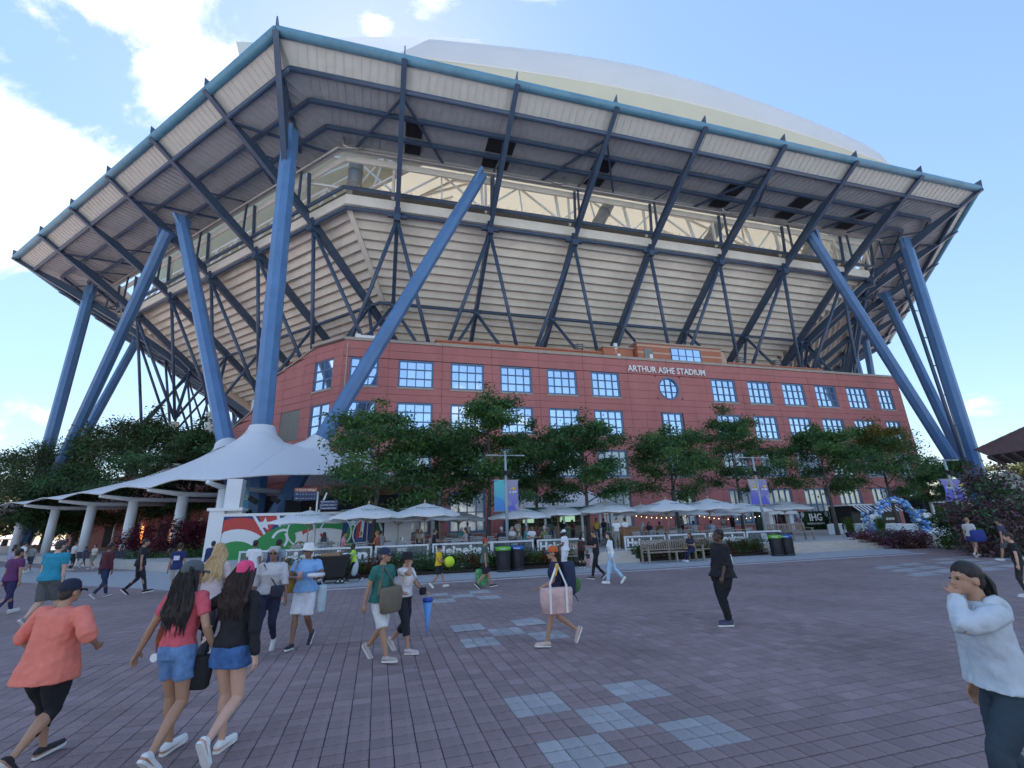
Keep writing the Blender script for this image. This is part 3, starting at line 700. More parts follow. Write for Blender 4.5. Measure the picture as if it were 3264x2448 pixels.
for i in range(-48, 34):
    for j in range(-15, 27):
        cx, cy = OX+(i+.5)*SX, OY+(j+.5)*SY; p = pxv(GW(cx, cy))
        vis = -30 < p[0] < 2240 and 0 < p[1] < 1690
        d = math.hypot(cx, cy); cells.append((0 if vis else 1, d, i, j, cx, cy))
cells.sort(); stuffm = MB(); npav = 0
protos = {}
for vis, d, i, j, cx, cy in cells:
    gcell = grey_cell(i, j); jx, jy = random.uniform(-.0015, .0015), random.uniform(-.0015, .0015); dz = random.uniform(-.0012, .0012)
    tx, ty = random.uniform(-.005, .005), random.uniform(-.005, .005)
    if vis == 0 and npav < 300:
        key = (gcell, random.randrange(5))
        if key not in protos:
            m = MB(); paver_shape(m, 0, 0, SX-.008, SY-.013, 0, tx, ty); me = m.mesh('paver'); me.materials.append(MPGn if gcell else MPRn); protos[key] = me
        o = bpy.data.objects.new('paver', protos[key]); COL.objects.link(o); o.location = tuple(GW(cx+jx, cy+jy, dz)); o.parent = ground; npav += 1
    else: paver_shape(stuffm, cx+jx, cy+jy, SX-.008, SY-.013, dz, tx, ty, 1 if gcell else 0)
so = stuffm.build('paver', [MPRn, MPGn], ground); so['kind'] = 'stuff'
# grey blocks beyond, pale bands and kerbs, all thin sheets
m = MB()
def gq(m, x0, x1, y0, y1, z): m.add([GW(x0, y0, z), GW(x1, y0, z), GW(x1, y1, z), GW(x0, y1, z)], [(0,1,2,3)])
for b1 in (7, 15):
    for (bi, bj) in ((0,0), (2,0), (1,1), (0,2), (2,2)):
        x0, y0 = OX+bi*3*SX, OY+(b1+bj)*3*SY
        if y0 < NY1-.01: 
            continue
        gq(m, x0, x0+3*SX, y0, y0+3*SY, .004)
for k in range(7):                                            # broken saw-tooth bands on the right
    for r in range(3):
        x0 = 15.3+k*1.5+r*.6; y0 = 10.6+r*.95+(k % 2)*.25
        gq(m, x0, x0+1.05, y0, y0+.45, .004); gq(m, x0+.5, x0+1.5, y0+.45, y0+.7, .004)
for k in range(6): gq(m, 21+k*1.7, 22.1+k*1.7, 13.6+k*.25, 14.05+k*.25, .004); gq(m, 24+k*1.7, 25+k*1.7, 11.2+k*.2, 11.8+k*.2, .004)
struct('grey_paving_blocks', m, MPG)
m = MB(); m.add([GW(-200, -200, .006), GW(200, -200, .006), GW(200, -3.2, .006), GW(-200, -3.2, .006)], [(0,1,2,3)]); struct('added_bounce_pavement', m, mat('grey_pavement_blocks', (.36, .375, .40), .85, var=.12, vscale=2.5, bump=.3, bscale=40))  # unseen grey sheet added behind the camera for brighter, less pink bounce light
def poly(m, pts, z): m.add([W(a, b, z) for a, b in pts], [tuple(range(len(pts)))])
m = MB(); poly(m, [(-7.9, 20.0), (-5.2, 17.25), (-4.6, 16.75), (23.4, 16.35), (26.2, 19.7), (34, 19.9), (34, 21), (-4, 21), (-10, 29), (-16, 31.5), (-24, 41), (-27, 41), (-17.5, 28)], .004)
struct('grey_pavement', m, mat('grey_pavement_blocks', (.36, .375, .40), .85, var=.12, vscale=2.5, bump=.3, bscale=40))
m = MB()
for k in range(36):
    s_ = -5+k*.8; m.add([W(s_+.01, 16.36, .008), W(s_+.79, 16.36, .008), W(s_+.79, 16.62, .008), W(s_+.01, 16.62, .008)], [(0,1,2,3)])
struct('pale_edge_stones', m, mat('pale_edge_stone', (.52, .53, .55), .8, var=.08, island=.08))
m = MB(); poly(m, [(-5, 16.62), (23.5, 16.62), (23.8, 16.98), (-5, 16.98)], .008)
struct('dark_edge_strip', m, MPR)
# raised terrace with steps
TZ = .45
m = MB(); pl = [(36, 20.75), (26, 20.75), (-4.2, 20.75), (-9, 26.5), (-12, 30), (-40, 61), (-20, 70), (0, 44), (66, 44), (66, 30), (44, 22)]
m.prism([W(a, b, -.2) for a, b in pl], Z(.2+TZ)); struct('terrace', m, mat('terrace_paving', (.42, .41, .40), .85, var=.1, vscale=2, bump=.2))
STEP = mat('pale_step_stone', (.52, .47, .42), .8, var=.08, island=.05)
for (a, b) in ((8.6, 11.2), (18.6, 26.6), (28.2, 36)):
    for k in range(3):
        m = MB(); n0 = 19.75+k*.36
        nn = max(1, int((b-a)/1.6))
        for q in range(nn):
            u, v = a+(b-a)*q/nn, a+(b-a)*(q+1)/nn; m.sn(u+.006, v-.006, n0, n0+.37 if k < 2 else 20.9, 0 if k == 0 else .15*k-.1, .15*(k+1)+(.004 if k == 2 else 0))
        struct('step', m, STEP)
# far ground: grass and distant tree belt behind everything
m = MB()
# ---------------------------------------------------------------- tent canopy round the leg feet
TENTM = mat('white_tent_fabric', (.80, .83, .88), .55, trans=.25, bump=.05, bscale=2)
tent = thing('tent_canopy', W(-12, 36, TZ), 'white tensile tent canopy drawn up in peaks around the feet of the blue legs', 'canopy')
TC = np.array([-10.2, 30.8])
def sn_of(P): return np.array([P@D1, P@N1])
dd2 = np.array([math.cos(math.pi*.75), math.sin(math.pi*.75)]); nn2 = np.array([math.cos(math.pi*.25), math.sin(math.pi*.25)])
UN, VN = 74, 22
def tpt(u, v):             # u 0..1 right to left, v 0 eave .. 1 inner line
    t = u*74-14            # metres from the corner, negative to the right
    depth = 11.5*v
    if t < 0:
        x = TC[0]-t; e = np.array([x, TC[1]]); i = np.array([max(x, TC[0]+.4142*11.5*1), TC[1]+11.5])
        return e*(1-v)+i*v
    e = TC+dd2*t; i = TC+dd2*max(t, .4142*11.5)+nn2*11.5
    return e*(1-v)+i*v
gp = np.array([[tpt(i/(UN-1), j/(VN-1)) for j in range(VN)] for i in range(UN)])
H = np.full((UN, VN), 4.9); fixed = np.zeros((UN, VN), bool)
posts_t = [-13.5, 0, 7.2, 14.5, 22, 30, 38.5, 47.5, 58]
for i in range(UN):
    t = i/(UN-1)*74-14; fixed[i, 0] = True
    dmin = min(abs(t-p) for p in posts_t); H[i, 0] = 4.72 + .38*min(1, dmin/3.6)**.8
    fixed[i, -1] = True; H[i, -1] = 5.4 if t < 8 else max(5.0, 6.9-max(0, t-12)*.034)
fixed[0, :] = True; H[0, :] = 4.9; fixed[-1, :] = True; H[-1, :] = 4.8
def leg_at(k, z):
    f0, tp, r = legs[k]; return f0+(tp-f0)*z/tp[2]
peaks = []
for k, z, rr in ((0, 9.0, 1.1), (1, 8.2, .95), (2, 8.3, .95)):
    c = sn_of(leg_at(k, z)); peaks.append((c, z, rr, k))
P4 = atn(377, 1008, 0) if False else None
for (pt, z) in (((377, 1006), 8.0), ((255, 1044), 7.3)):
    c = at(pt[0], pt[1], z); peaks.append((sn_of(c), z, .8, None))
for c, z, rr, k in peaks:
    dd = np.hypot(gp[..., 0]-c[0], gp[..., 1]-c[1]); mk = dd < rr*1.05
    if not mk.any(): mk = dd == dd.min()
    H[mk] = z; fixed |= mk
for it in range(1500):
    N_ = H.copy(); N_[1:-1, 1:-1] = .25*(H[2:, 1:-1]+H[:-2, 1:-1]+H[1:-1, 2:]+H[1:-1, :-2]); H = np.where(fixed, H, N_)
m = MB(); vs = [W(gp[i, j, 0], gp[i, j, 1], H[i, j]) for i in range(UN) for j in range(VN)]
m.add(vs, [(i*VN+j, (i+1)*VN+j, (i+1)*VN+j+1, i*VN+j+1) for i in range(UN-1) for j in range(VN-1)])
to = m.build('fabric', TENTM, tent, True); md = to.modifiers.new('t', 'SOLIDIFY'); md.thickness = .03
md = to.modifiers.new('s', 'SUBSURF'); md.levels = md.render_levels = 1
for i in range(0, UN, 6):
    m = MB(); m.tube([W(gp[i, j, 0], gp[i, j, 1], H[i, j]+.03) for j in range(0, VN, 1)], .022, 5); m.build('seam', TENTM, tent, True)
m = MB(); m.tube([W(gp[i, 0, 0], gp[i, 0, 1], H[i, 0]) for i in range(UN)], .045, 6); m.build('edge_cable', GALV, tent, True)
for c, z, rr, k in peaks:
    if k is None: 
        m = MB(); m.lathe(W(c[0], c[1], z-.1), [(.85, 0), (.8, .25), (.3, .3)], 18); m.build('peak_cap', TENTM, tent, True); continue
    f0, tp, r = legs[k]; d = (tp-f0)/np.linalg.norm(tp-f0); p = leg_at(k, z)
    m = MB(); m.tube([p-d*.9, p-d*.2, p+d*.45], [r+1.0, r+.35, r+.12], 22, cap=False); m.build('collar', TENTM, tent, True)
POSTM = mat('white_post_paint', (.72, .75, .78), .4, var=.03)
for q, t in enumerate(posts_t):
    if t < 0: e = np.array([TC[0]-t, TC[1]+1.6]); o_ = np.array([TC[0]-t, TC[1]]); inn = np.array([TC[0]-t, TC[1]+10])
    elif t == 0: e = TC+np.array([.5, 1.5]); o_ = TC; inn = TC+np.array([4, 9.5])
    else: e = TC+dd2*t+nn2*2.2; o_ = TC+dd2*t; inn = TC+dd2*t+nn2*10
    m = MB(); m.tube([W(*e, TZ), W(*e, 4.35)], .33, 16); po = m.build('post', POSTM, tent, True)
    m = MB(); m.tube([W(*o_, 4.72)-np.array([0, 0, .05]), W(*e, 4.45), W(*inn, 4.6)], [.12, .18, .14], 12); m.build('arm', POSTM, po, True)
    if q == 7:
        mj = 'MOJITO'
        ctrp = W(*e, 0); v = ctrp-EYE; v[2] = 0; v /= np.linalg.norm(v); xd = np.array([v[1], -v[0], 0])
        for k, ch in enumerate(mj): text(ch, .62, ctrp-v*.44+Z(3.95-k*.52), xd, (0,0,1), mat('dark_lettering', (.05, .06, .07), .6), po, bold=.01)
# brick rooms under the tent, dark openings between pale piers
rm = thing('pavilion_rooms', W(-30, 52, TZ), 'low brick rooms with dark openings and orange light strips deep under the white tent', 'building')
def tp_(t, v): e = TC+dd2*t+nn2*v; return e
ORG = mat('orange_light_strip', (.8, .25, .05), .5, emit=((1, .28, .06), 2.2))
for (a, b) in ((4, 60),):
    m = MB(); p = [W(*tp_(a, 12.5), TZ), W(*tp_(b, 12.5), TZ), W(*tp_(b, 13.2), TZ), W(*tp_(a, 13.2), TZ)]; m.prism(p, Z(4.2)); m.build('wall', BRICK, rm)
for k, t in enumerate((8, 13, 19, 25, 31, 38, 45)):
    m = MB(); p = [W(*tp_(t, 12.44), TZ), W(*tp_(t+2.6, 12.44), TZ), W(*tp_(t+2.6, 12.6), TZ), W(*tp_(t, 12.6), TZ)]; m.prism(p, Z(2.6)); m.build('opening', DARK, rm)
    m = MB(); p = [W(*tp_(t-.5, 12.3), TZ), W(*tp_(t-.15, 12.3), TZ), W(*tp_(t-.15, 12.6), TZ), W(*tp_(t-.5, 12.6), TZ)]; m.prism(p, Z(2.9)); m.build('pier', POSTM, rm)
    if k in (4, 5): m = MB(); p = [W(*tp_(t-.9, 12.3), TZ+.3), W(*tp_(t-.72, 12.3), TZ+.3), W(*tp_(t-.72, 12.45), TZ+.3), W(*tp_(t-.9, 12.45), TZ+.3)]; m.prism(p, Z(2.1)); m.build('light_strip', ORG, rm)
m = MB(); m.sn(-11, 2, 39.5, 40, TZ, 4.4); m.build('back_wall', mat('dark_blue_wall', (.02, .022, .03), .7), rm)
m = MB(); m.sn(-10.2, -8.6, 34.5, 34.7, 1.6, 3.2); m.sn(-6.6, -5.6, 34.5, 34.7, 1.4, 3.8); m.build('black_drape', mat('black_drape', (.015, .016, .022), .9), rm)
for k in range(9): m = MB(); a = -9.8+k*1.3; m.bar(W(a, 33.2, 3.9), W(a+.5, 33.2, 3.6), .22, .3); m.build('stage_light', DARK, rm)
# ---------------------------------------------------------------- mural wall
MN = 28.2
def mx_(x, y): return atn(x, y, MN)
pL, pR = mx_(478, 1160)@D1, mx_(826, 1160)@D1
ZT = 2.62
mw = thing('mural_wall', W((pL+pR)/2, MN, TZ), 'long low wall painted with red, white, navy and green tennis shapes in front of the tent', 'mural wall')
m = MB(); m.sn(pL, pR, MN, MN+.25, TZ, ZT); m.build('wall', WHITE, mw)
m = MB(); m.sn(pL-.1, pR+.05, MN-.06, MN+.3, ZT, ZT+.14); m.build('cap', WHITE, mw)
m = MB(); m.sn(pL-.72, pL-.01, MN-.05, MN+.9, TZ, ZT+.3); m.sn(pL-.01, pL+.75, MN+.3, MN+.9, TZ, ZT+.3); m.sn(pL-.82, pL+.85, MN-.15, MN+1.0, ZT+.3, ZT+.45); m.build('pier', WHITE, mw)
m = MB(); m.sn(pL-.15, pL+.6, MN+.1, MN+.8, ZT+.45, 4.6); m.build('pier_post', POSTM, mw)
LW = pR-pL; LH = ZT-TZ
MUR = {'red': mat('mural_red', (.55, .06, .05), .6), 'navy': mat('mural_navy', (.02, .05, .18), .6), 'green': mat('mural_green', (.03, .28, .07), .6), 'dgreen': mat('mural_dark_green', (.01, .12, .08), .6), 'white': mat('mural_white', (.75, .78, .8), .6), 'pale': mat('mural_pale', (.45, .55, .62), .6)}
lay = [0]
def mpoly(pts, c, nm='painted_shape'):
    lay[0] += 1; off = MN-.002-.0022*lay[0]
    m = MB(); q = [W(pL+min(max(x, 0), 1)*LW, off, TZ+min(max(y, 0), 1)*LH) for x, y in pts]; m.add(q, [tuple(range(len(q)))]); m.build(nm, MUR[c], mw)
AS = LW/LH
def arc(cx, cy, r0, r1, a0, a1, c, n=18, sx=1.):
    P = [(cx+r1*math.cos(math.radians(a0+(a1-a0)*k/n))/AS*sx, cy+r1*math.sin(math.radians(a0+(a1-a0)*k/n))) for k in range(n+1)]
    Q = [(cx+r0*math.cos(math.radians(a1-(a1-a0)*k/n))/AS*sx, cy+r0*math.sin(math.radians(a1-(a1-a0)*k/n))) for k in range(n+1)]
    lay[0] += 1; off = MN-.002-.0022*lay[0]; m = MB()
    for k in range(n):
        quad = [P[k], P[k+1], Q[n-k-1], Q[n-k]]; quad = [(min(max(x, 0), 1), min(max(y, 0), 1)) for x, y in quad]
        m.add([W(pL+x*LW, off, TZ+y*LH) for x, y in quad], [(0,1,2,3)])
    m.build('painted_shape', MUR[c], mw)
def star(cx, cy, r, c='white'):
    mpoly([(cx+(r if k % 2 == 0 else r*.42)*math.sin(math.pi*k/5)/AS, cy+(r if k % 2 == 0 else r*.42)*math.cos(math.pi*k/5)) for k in range(10)], c, 'star')
mpoly([(0, 0), (.2, 0), (.2, 1), (0, 1)], 'navy'); arc(.09, -.15, .85, 1.12, 0, 180, 'red'); arc(.09, -.15, .55, .85, 0, 180, 'white'); arc(.09, -.2, 0.001, .62, 0, 180, 'green')
mpoly([(.17, 1), (.3, 1), (.42, .0), (.33, 0)], 'navy'); mpoly([(.2, 1), (.33, 1), (.27, .55)], 'red'); mpoly([(.165, 1), (.185, 1), (.36, 0), (.345, 0)], 'white'); star(.245, .8, .17)
mpoly([(.31, 1), (.42, 1), (.37, .3)], 'white'); mpoly([(.33, 1), (.36, 1), (.365, .5)], 'navy')
mpoly([(.44, 1), (.6, 1), (.5, .35), (.47, .7)], 'red'); arc(.6, .05, .62, .86, 0, 180, 'green', sx=1.9); arc(.6, -.1, .3, .62, 0, 180, 'white', sx=2.2); mpoly([(.42, 0), (.46, 0), (.56, .5), (.5, .55)], 'white')
arc(.365, .42, .0001, .3, 0, 360, 'green'); arc(.365, .42, .2, .26, 70, 170, 'white'); arc(.33, .42, .2, .26, -40, 40, 'white')
arc(.6, .33, .0001, .34, 0, 360, 'white', sx=1.5); star(.6, .5, .07, 'red')
mpoly([(.74, 1), (.95, 1), (.9, 0), (.72, 0)], 'navy'); mpoly([(.79, 1), (.83, 1), (.77, 0), (.73, 0)], 'green'); mpoly([(.83, 1), (.88, 1), (.85, 0), (.82, 0)], 'red'); star(.8, .78, .13)
mpoly([(.86, 1), (.88, 1), (.86, 0), (.84, 0)], 'white'); mpoly([(.95, 1), (1, 1), (1, 0), (.93, 0)], 'dgreen'); mpoly([(.95, 0), (1, .5), (.96, 1), (.95, 1), (.99, .5), (.94, 0)], 'pale')
for (cx, cy, r, sx) in ((.47, .62, .36, .9), (.69, .55, .4, 1.0), (.9, .5, .42, .9)): arc(cx, cy, r-.035, r, 0, 360, 'white', 24, sx); mpoly([(cx-.02, cy-.6), (cx-.014, cy-.6), (cx-.004, cy-r+.02), (cx-.012, cy-r)], 'white')
for (cx, cy) in ((.475, .2), (.78, .14)): arc(cx, cy, .0001, .17, 0, 360, 'green'); arc(cx, cy, .1, .13, 20, 160, 'white')
p0, p1 = mx_(829, 1160)@D1, mx_(888, 1160)@D1
m = MB(); m.sn(p0, p1, MN-.05, MN+.08, TZ+.1, ZT-.02); wb = single('white_board', m, mat('white_board', (.72, .78, .86), .4), 'plain white freestanding board at the right end of the mural wall', 'board')
# ---------------------------------------------------------------- street furniture
LAMPM = mat('grey_green_lamp_paint', (.33, .39, .40), .4, var=.08)
BANM = {}
def banner_mat(name, c1, c2, c3):
    m = bpy.data.materials.new(name); m.use_nodes = True; t = m.node_tree; b = t.nodes['Principled BSDF']; b.inputs['Roughness'].default_value = .55
    g = nd(t, 'ShaderNodeTexCoord'); v = nd(t, 'ShaderNodeTexVoronoi'); v.inputs['Scale'].default_value = 1.1; v.feature = 'F1'; t.links.new(g.outputs['Object'], v.inputs['Vector'])
    r = nd(t, 'ShaderNodeValToRGB'); r.color_ramp.interpolation = 'LINEAR'; e = r.color_ramp.elements; e[0].position = 0; e[0].color = (*c1, 1); e[1].position = 1; e[1].color = (*c3, 1); q = e.new(.5); q.color = (*c2, 1)
    sx = nd(t, 'ShaderNodeSeparateColor'); t.links.new(v.outputs['Color'], sx.inputs[0]); sp = nd(t, 'ShaderNodeSeparateXYZ'); t.links.new(g.outputs['Object'], sp.inputs[0])
    k = mth(t, 'ADD', mth(t, 'MULTIPLY', sx.outputs[0], .5), mth(t, 'MULTIPLY', mth(t, 'SUBTRACT', sp.outputs['Z'], 1.0), .18), clamp=True)
    t.links.new(k, r.inputs[0]); t.links.new(r.outputs[0], b.inputs['Base Color']); return m
BAN1 = banner_mat('blue_green_banner', (.03, .06, .45), (.06, .22, .6), (.12, .55, .5)); BAN2 = banner_mat('violet_banner', (.05, .06, .5), (.13, .13, .55), (.5, .45, .3))
def lamp(px, base_z, top_y, label, wid, ban_y, mts, curve=0., depth=None, armlen=.95):
    P = at(px[0], px[1], base_z); top = tall(P, top_y)
    t = thing('street_lamp', P, label, 'street lamp', TH, 'street lamps with banners along the terrace')
    h = top-P[2]
    def L_(x, y, z): return P + D1*x + N1*y + Z(z)
    m = MB(); m.tube([L_(0,0,0), L_(0,0,h)], [.085, .055], 12); m.tube([L_(0,0,0), L_(0,0,.12)], .16, 12); 
    t2 = thing('tmp', P, 'x', 'x'); bpy.data.objects.remove(t2)
    t.rotation_euler = (0, 0, 0)
    m.build('pole', LAMPM, t, True)
    for sg in (-1, 1):
        m = MB(); m.tube([L_(0,0,h-.05), L_(sg*armlen*.5,0,h-.04)], .025, 6); a = m.build('arm', LAMPM, t)
        m = MB(); m.box(L_(sg*armlen*.78, 0, h-.05), D1, N1, (0,0,1), armlen*.27, .12, .025); m.build('lamp_head', LAMPM, a)
    z0, z1 = tall(P, ban_y[1])-P[2], tall(P, ban_y[0])-P[2]
    for sg, mt in ((-1, mts[0]), (1, mts[1])):
        m = MB(); n_ = 8
        for k in range(n_):
            f0, f1 = k/n_, (k+1)/n_
            for a, b in ((f0, f1),):
                za, zb_ = z0+(z1-z0)*a, z0+(z1-z0)*b; ca, cb = curve*math.sin(math.pi*a), curve*math.sin(math.pi*b)
                x0a, x1a = sg*(.06)+ca, sg*(wid)+ca; x0b, x1b = sg*.06+cb, sg*wid+cb
                dd = .012
                m.add([L_(x0a, -dd, za), L_(x1a, -dd-abs(ca)*.5, za), L_(x1b, -dd-abs(cb)*.5, zb_), L_(x0b, -dd, zb_), L_(x0a, dd, za), L_(x1a, dd-abs(ca)*.5, za), L_(x1b, dd-abs(cb)*.5, zb_), L_(x0b, dd, zb_)], [(0,1,2,3), (7,6,5,4), (0,4,5,1), (3,2,6,7), (1,5,6,2), (0,3,7,4)])
        bo = m.build('banner', mt, t)
        if sg == 1 or curve:
            xx = sg*wid*.55
            text('us open', .2, L_(xx+curve, -.03-abs(curve)*.4, z0+(z1-z0)*.62), D1, (0,0,1), mat('white_print', (.8, .8, .8), .6), bo, bold=.004, ext=.004, width=wid*.62)
            m = MB(); m.ell(L_(xx+.06+curve, -.03-abs(curve)*.4, z0+(z1-z0)*.72), .075, .006, .075, 14, 8)
            m.prism([L_(xx-.2+curve, -.03-abs(curve)*.4, z0+(z1-z0)*.70), L_(xx+.02+curve, -.03-abs(curve)*.4, z0+(z1-z0)*.71), L_(xx+.03+curve, -.03-abs(curve)*.4, z0+(z1-z0)*.76)], N1*.008)
            m.build('ball_emblem', mat('yellow_print', (.75, .5, .05), .6), bo)
    m = MB(); 
    for zz in (z0, z1): m.tube([L_(-wid-.06, 0, zz), L_(wid+.06, 0, zz)], .018, 6)
    m.build('banner_rod', LAMPM, t)
    m = MB(); m.box(L_(.05, -.1, z1+.35), D1, N1, (0,0,1), .13, .1, .1); m.bar(L_(-.15, -.05, z1+.45), L_(.2, -.05, z1+.3), .08, .12); m.build('floodlight', DARK, t)
    return t, P, L_
lamp((498, 1216), 0, 1000, 'grey lamp post with two curled blue banners standing before the white tent pier', .42, (1055, 1115), (BAN1, BAN1), curve=.12)
lamp((1097, 1213), .1, 982, 'grey lamp post with blue and green banners behind the two bins near the centre', .62, (1037, 1104), (BAN1, BAN2))
lamp((1660, 1178), .3, 987, 'grey lamp post with violet banners right of the long wooden bench', .62, (1036, 1090), (BAN2, BAN2), curve=.05)
lamp((2090, 1160), TZ, 992, 'furthest right grey lamp post with pale banners beside the flower arch', .8, (1035, 1082), (BAN2, BAN2), curve=.1)
# bins
BINM = mat('dark_slatted_bin', (.03, .033, .04), .4)
def bin_(px, top, lab, colr, word):
    P = at(*px, 0); t = thing('litter_bin', P, lab, 'litter bin', 0, 'litter bins in pairs along the terrace')
    r = .29
    for k in range(26):
        a = 2*math.pi*k/26; x, y = math.cos(a), math.sin(a); m = MB()
        m.bar(P+np.array([x*r*.92, y*r*.92, .06]), P+np.array([x*r, y*r, .8]), .035, .012, up=(x, y, 0)); m.bar(P+np.array([x*r, y*r, .93]), P+np.array([x*(r+.05), y*(r+.05), 1.06]), .02, .012, up=(x, y, 0))
        m.build('slat', BINM, t)
    m = MB(); m.lathe(P, [(r*.85, .05), (r*.95, .8), (.2, .8)], 20); m.lathe(P, [(r*.98, 0), (r, .08), (r*.7, .08)], 20); m.build('liner', BINM, t, True)
    m = MB(); m.lathe(P, [(r+.015, .8), (r+.02, .94), (r-.05, .96), (.14, .955)], 24); bd = m.build('rim_band', colr, t, True)
    v = P-EYE; v[2] = 0; v /= np.linalg.norm(v); xd = np.array([v[1], -v[0], 0])
    text(word, .09, P-v*(r+.03)+Z(.87), xd, (0,0,1), mat('white_print', (.8, .8, .8), .6), bd, bold=.002, ext=.003)
GRN = mat('lime_green_lid', (.16, .5, .05), .4); BLU = mat('blue_lid', (.02, .12, .42), .4)
bin_((1088, 1235), 0, 'dark slatted litter bin with a lime green rim by the central lamp post', GRN, 'Waste')
bin_((1118, 1232), 0, 'dark slatted litter bin with a blue rim by the central lamp post', BLU, 'Bottles')
bin_((1681, 1201), 0, 'dark litter bin with a lime green rim right of the planting bed', GRN, 'Waste')
bin_((1704, 1200), 0, 'dark litter bin with a blue rim next to the terrace steps', BLU, 'Bottles')
# terrace fence panels
RAILM = mat('white_fence_frame', (.70, .73, .76), .5); MESHM = mat('grey_fence_glazing', (.16, .19, .20), .25, alpha=.5)
def fence(x0, x1, word, lab, n_=20.95, z0=.46, z1=1.10, grp='white framed fence panels along the terrace'):
    a, b = atn(x0, 1170, n_)@D1, atn(x1, 1170, n_)@D1
    t = thing('fence_panel', W((a+b)/2, n_, z0), lab, 'fence panel', 0, grp)
    m = MB(); e = .035
    m.sn(a, b, n_-e, n_+e, z1-.07, z1); m.sn(a, b, n_-e, n_+e, z0+.02, z0+.09); m.sn(a, a+.07, n_-e*.9, n_+e*.9, z0-.05, z1-.07); m.sn(b-.07, b, n_-e*.9, n_+e*.9, z0-.05, z1-.07); m.build('frame', RAILM, t)
    m = MB(); m.sn(a+.07, b-.07, n_-.01, n_+.01, z0+.09, z1-.07); p = m.build('panel', MESHM, t)
    WP = mat('white_print', (.8, .8, .8), .6)
    if word: 
        text(word, .5, W((a+b)/2, n_-.025, (z0+z1)/2), D1, (0,0,1), WP, p, bold=.022, ext=.008, width=(b-a)*.9)
    else:
        m = MB(); c = (a+b)/2; m.prism([W(c+x*.42, n_-.03, (z0+z1)/2+.02+y*.42) for x, y in ((-.5, .45), (.5, .45), (.5, -.1), (.3, -.4), (0, -.55), (-.3, -.4), (-.5, -.1))], N1*.01); m.build('crest', mat('pale_grey_print', (.42, .45, .47), .6), p)
        text('U.S. POLO', .12, W(c, n_-.045, (z0+z1)/2+.1), D1, (0,0,1), mat('dark_lettering', (.05, .06, .07), .6), p, bold=.002, ext=.004) if False else None
for x0, x1, w_, lab in ((520, 600, '', 'white framed fence panel with a pale crest at the left end of the terrace fence'),
    (603, 805, 'Heineken', 'white framed fence panel lettered Heineken below the mural wall'), (811, 926, '', 'white framed fence panel with a pale crest below the white board'),
    (934, 1062, 'Heineken', 'white framed fence panel lettered Heineken left of the man with a green bag'), (1062, 1152, '', 'white framed fence panel behind the central lamp post and bins'),
    (1160, 1262, 'Heineken', 'white framed fence panel lettered Heineken behind the man in white'), (1349, 1438, 'Heineken', 'white framed fence panel lettered Heineken right of the short steps'),
    (1445, 1526, '', 'white framed fence panel with a pale crest behind the woman sitting on the bench'), (1533, 1611, 'Heineken', 'white framed fence panel lettered Heineken behind the person in black'),
    (1615, 1690, '', 'white framed fence panel with a pale crest behind the third lamp post')):
    fence(x0, x1, w_, lab)
# wooden benches
WOOD = mat('weathered_teak', (.30, .24, .20), .75, var=.2, vscale=4, stretch=(1, 1, 6), bump=.2)
def bench(s0, s1, n_, lab, z=0.):
    t = thing('bench', W((s0+s1)/2, n_, z), lab, 'bench', 0, 'wooden slatted benches')
    for k in range(5):
        m = MB(); m.sn(s0+.03, s1-.03, n_-.28+k*.1, n_-.2+k*.1, z+.42, z+.45); m.build('seat_slat', WOOD, t)
    m = MB(); m.sn(s0, s1, n_+.26, n_+.3, z+.86, z+.93); m.sn(s0, s1, n_+.26, n_+.3, z+.5, z+.55); m.build('back_rail', WOOD, t)
    k = s0+.12
    while k < s1-.1: m = MB(); m.sn(k, k+.05, n_+.265, n_+.295, z+.55, z+.86); m.build('back_slat', WOOD, t); k += .115
    nl = max(2, int((s1-s0)/1.4)+1)
    for k in range(nl):
        x = s0+(s1-s0-.08)*k/(nl-1)
        for nn_ in (n_-.3, n_+.26): m = MB(); m.sn(x, x+.08, nn_-.002, nn_+.07, z, z+(.65 if nn_ < n_ and k in (0, nl-1) else (.42 if nn_ < n_ else .95))); m.build('leg', WOOD, t)
    for x in (s0-.01, s1-.07): m = MB(); m.sn(x, x+.09, n_-.35, n_+.3, z+.65, z+.69); m.build('armrest', WOOD, t)
sx = lambda x, n_: atn(x, 1190, n_)@D1
bench(sx(1392, 19.1), sx(1512, 19.1), 19.1, 'long weathered wooden bench with a woman sitting at its right end')
bench(sx(1214, 19.4), sx(1264, 19.4), 19.4, 'short wooden bench behind the man in white at the foot of the steps')
bench(sx(1668, 22.6), sx(1757, 22.6), 22.6, 'wooden bench up on the terrace behind the right-hand bins', TZ)
bench(sx(1478, 19.9), sx(1560, 19.9), 19.9, 'wooden bench half hidden behind the seated woman and the person in black')
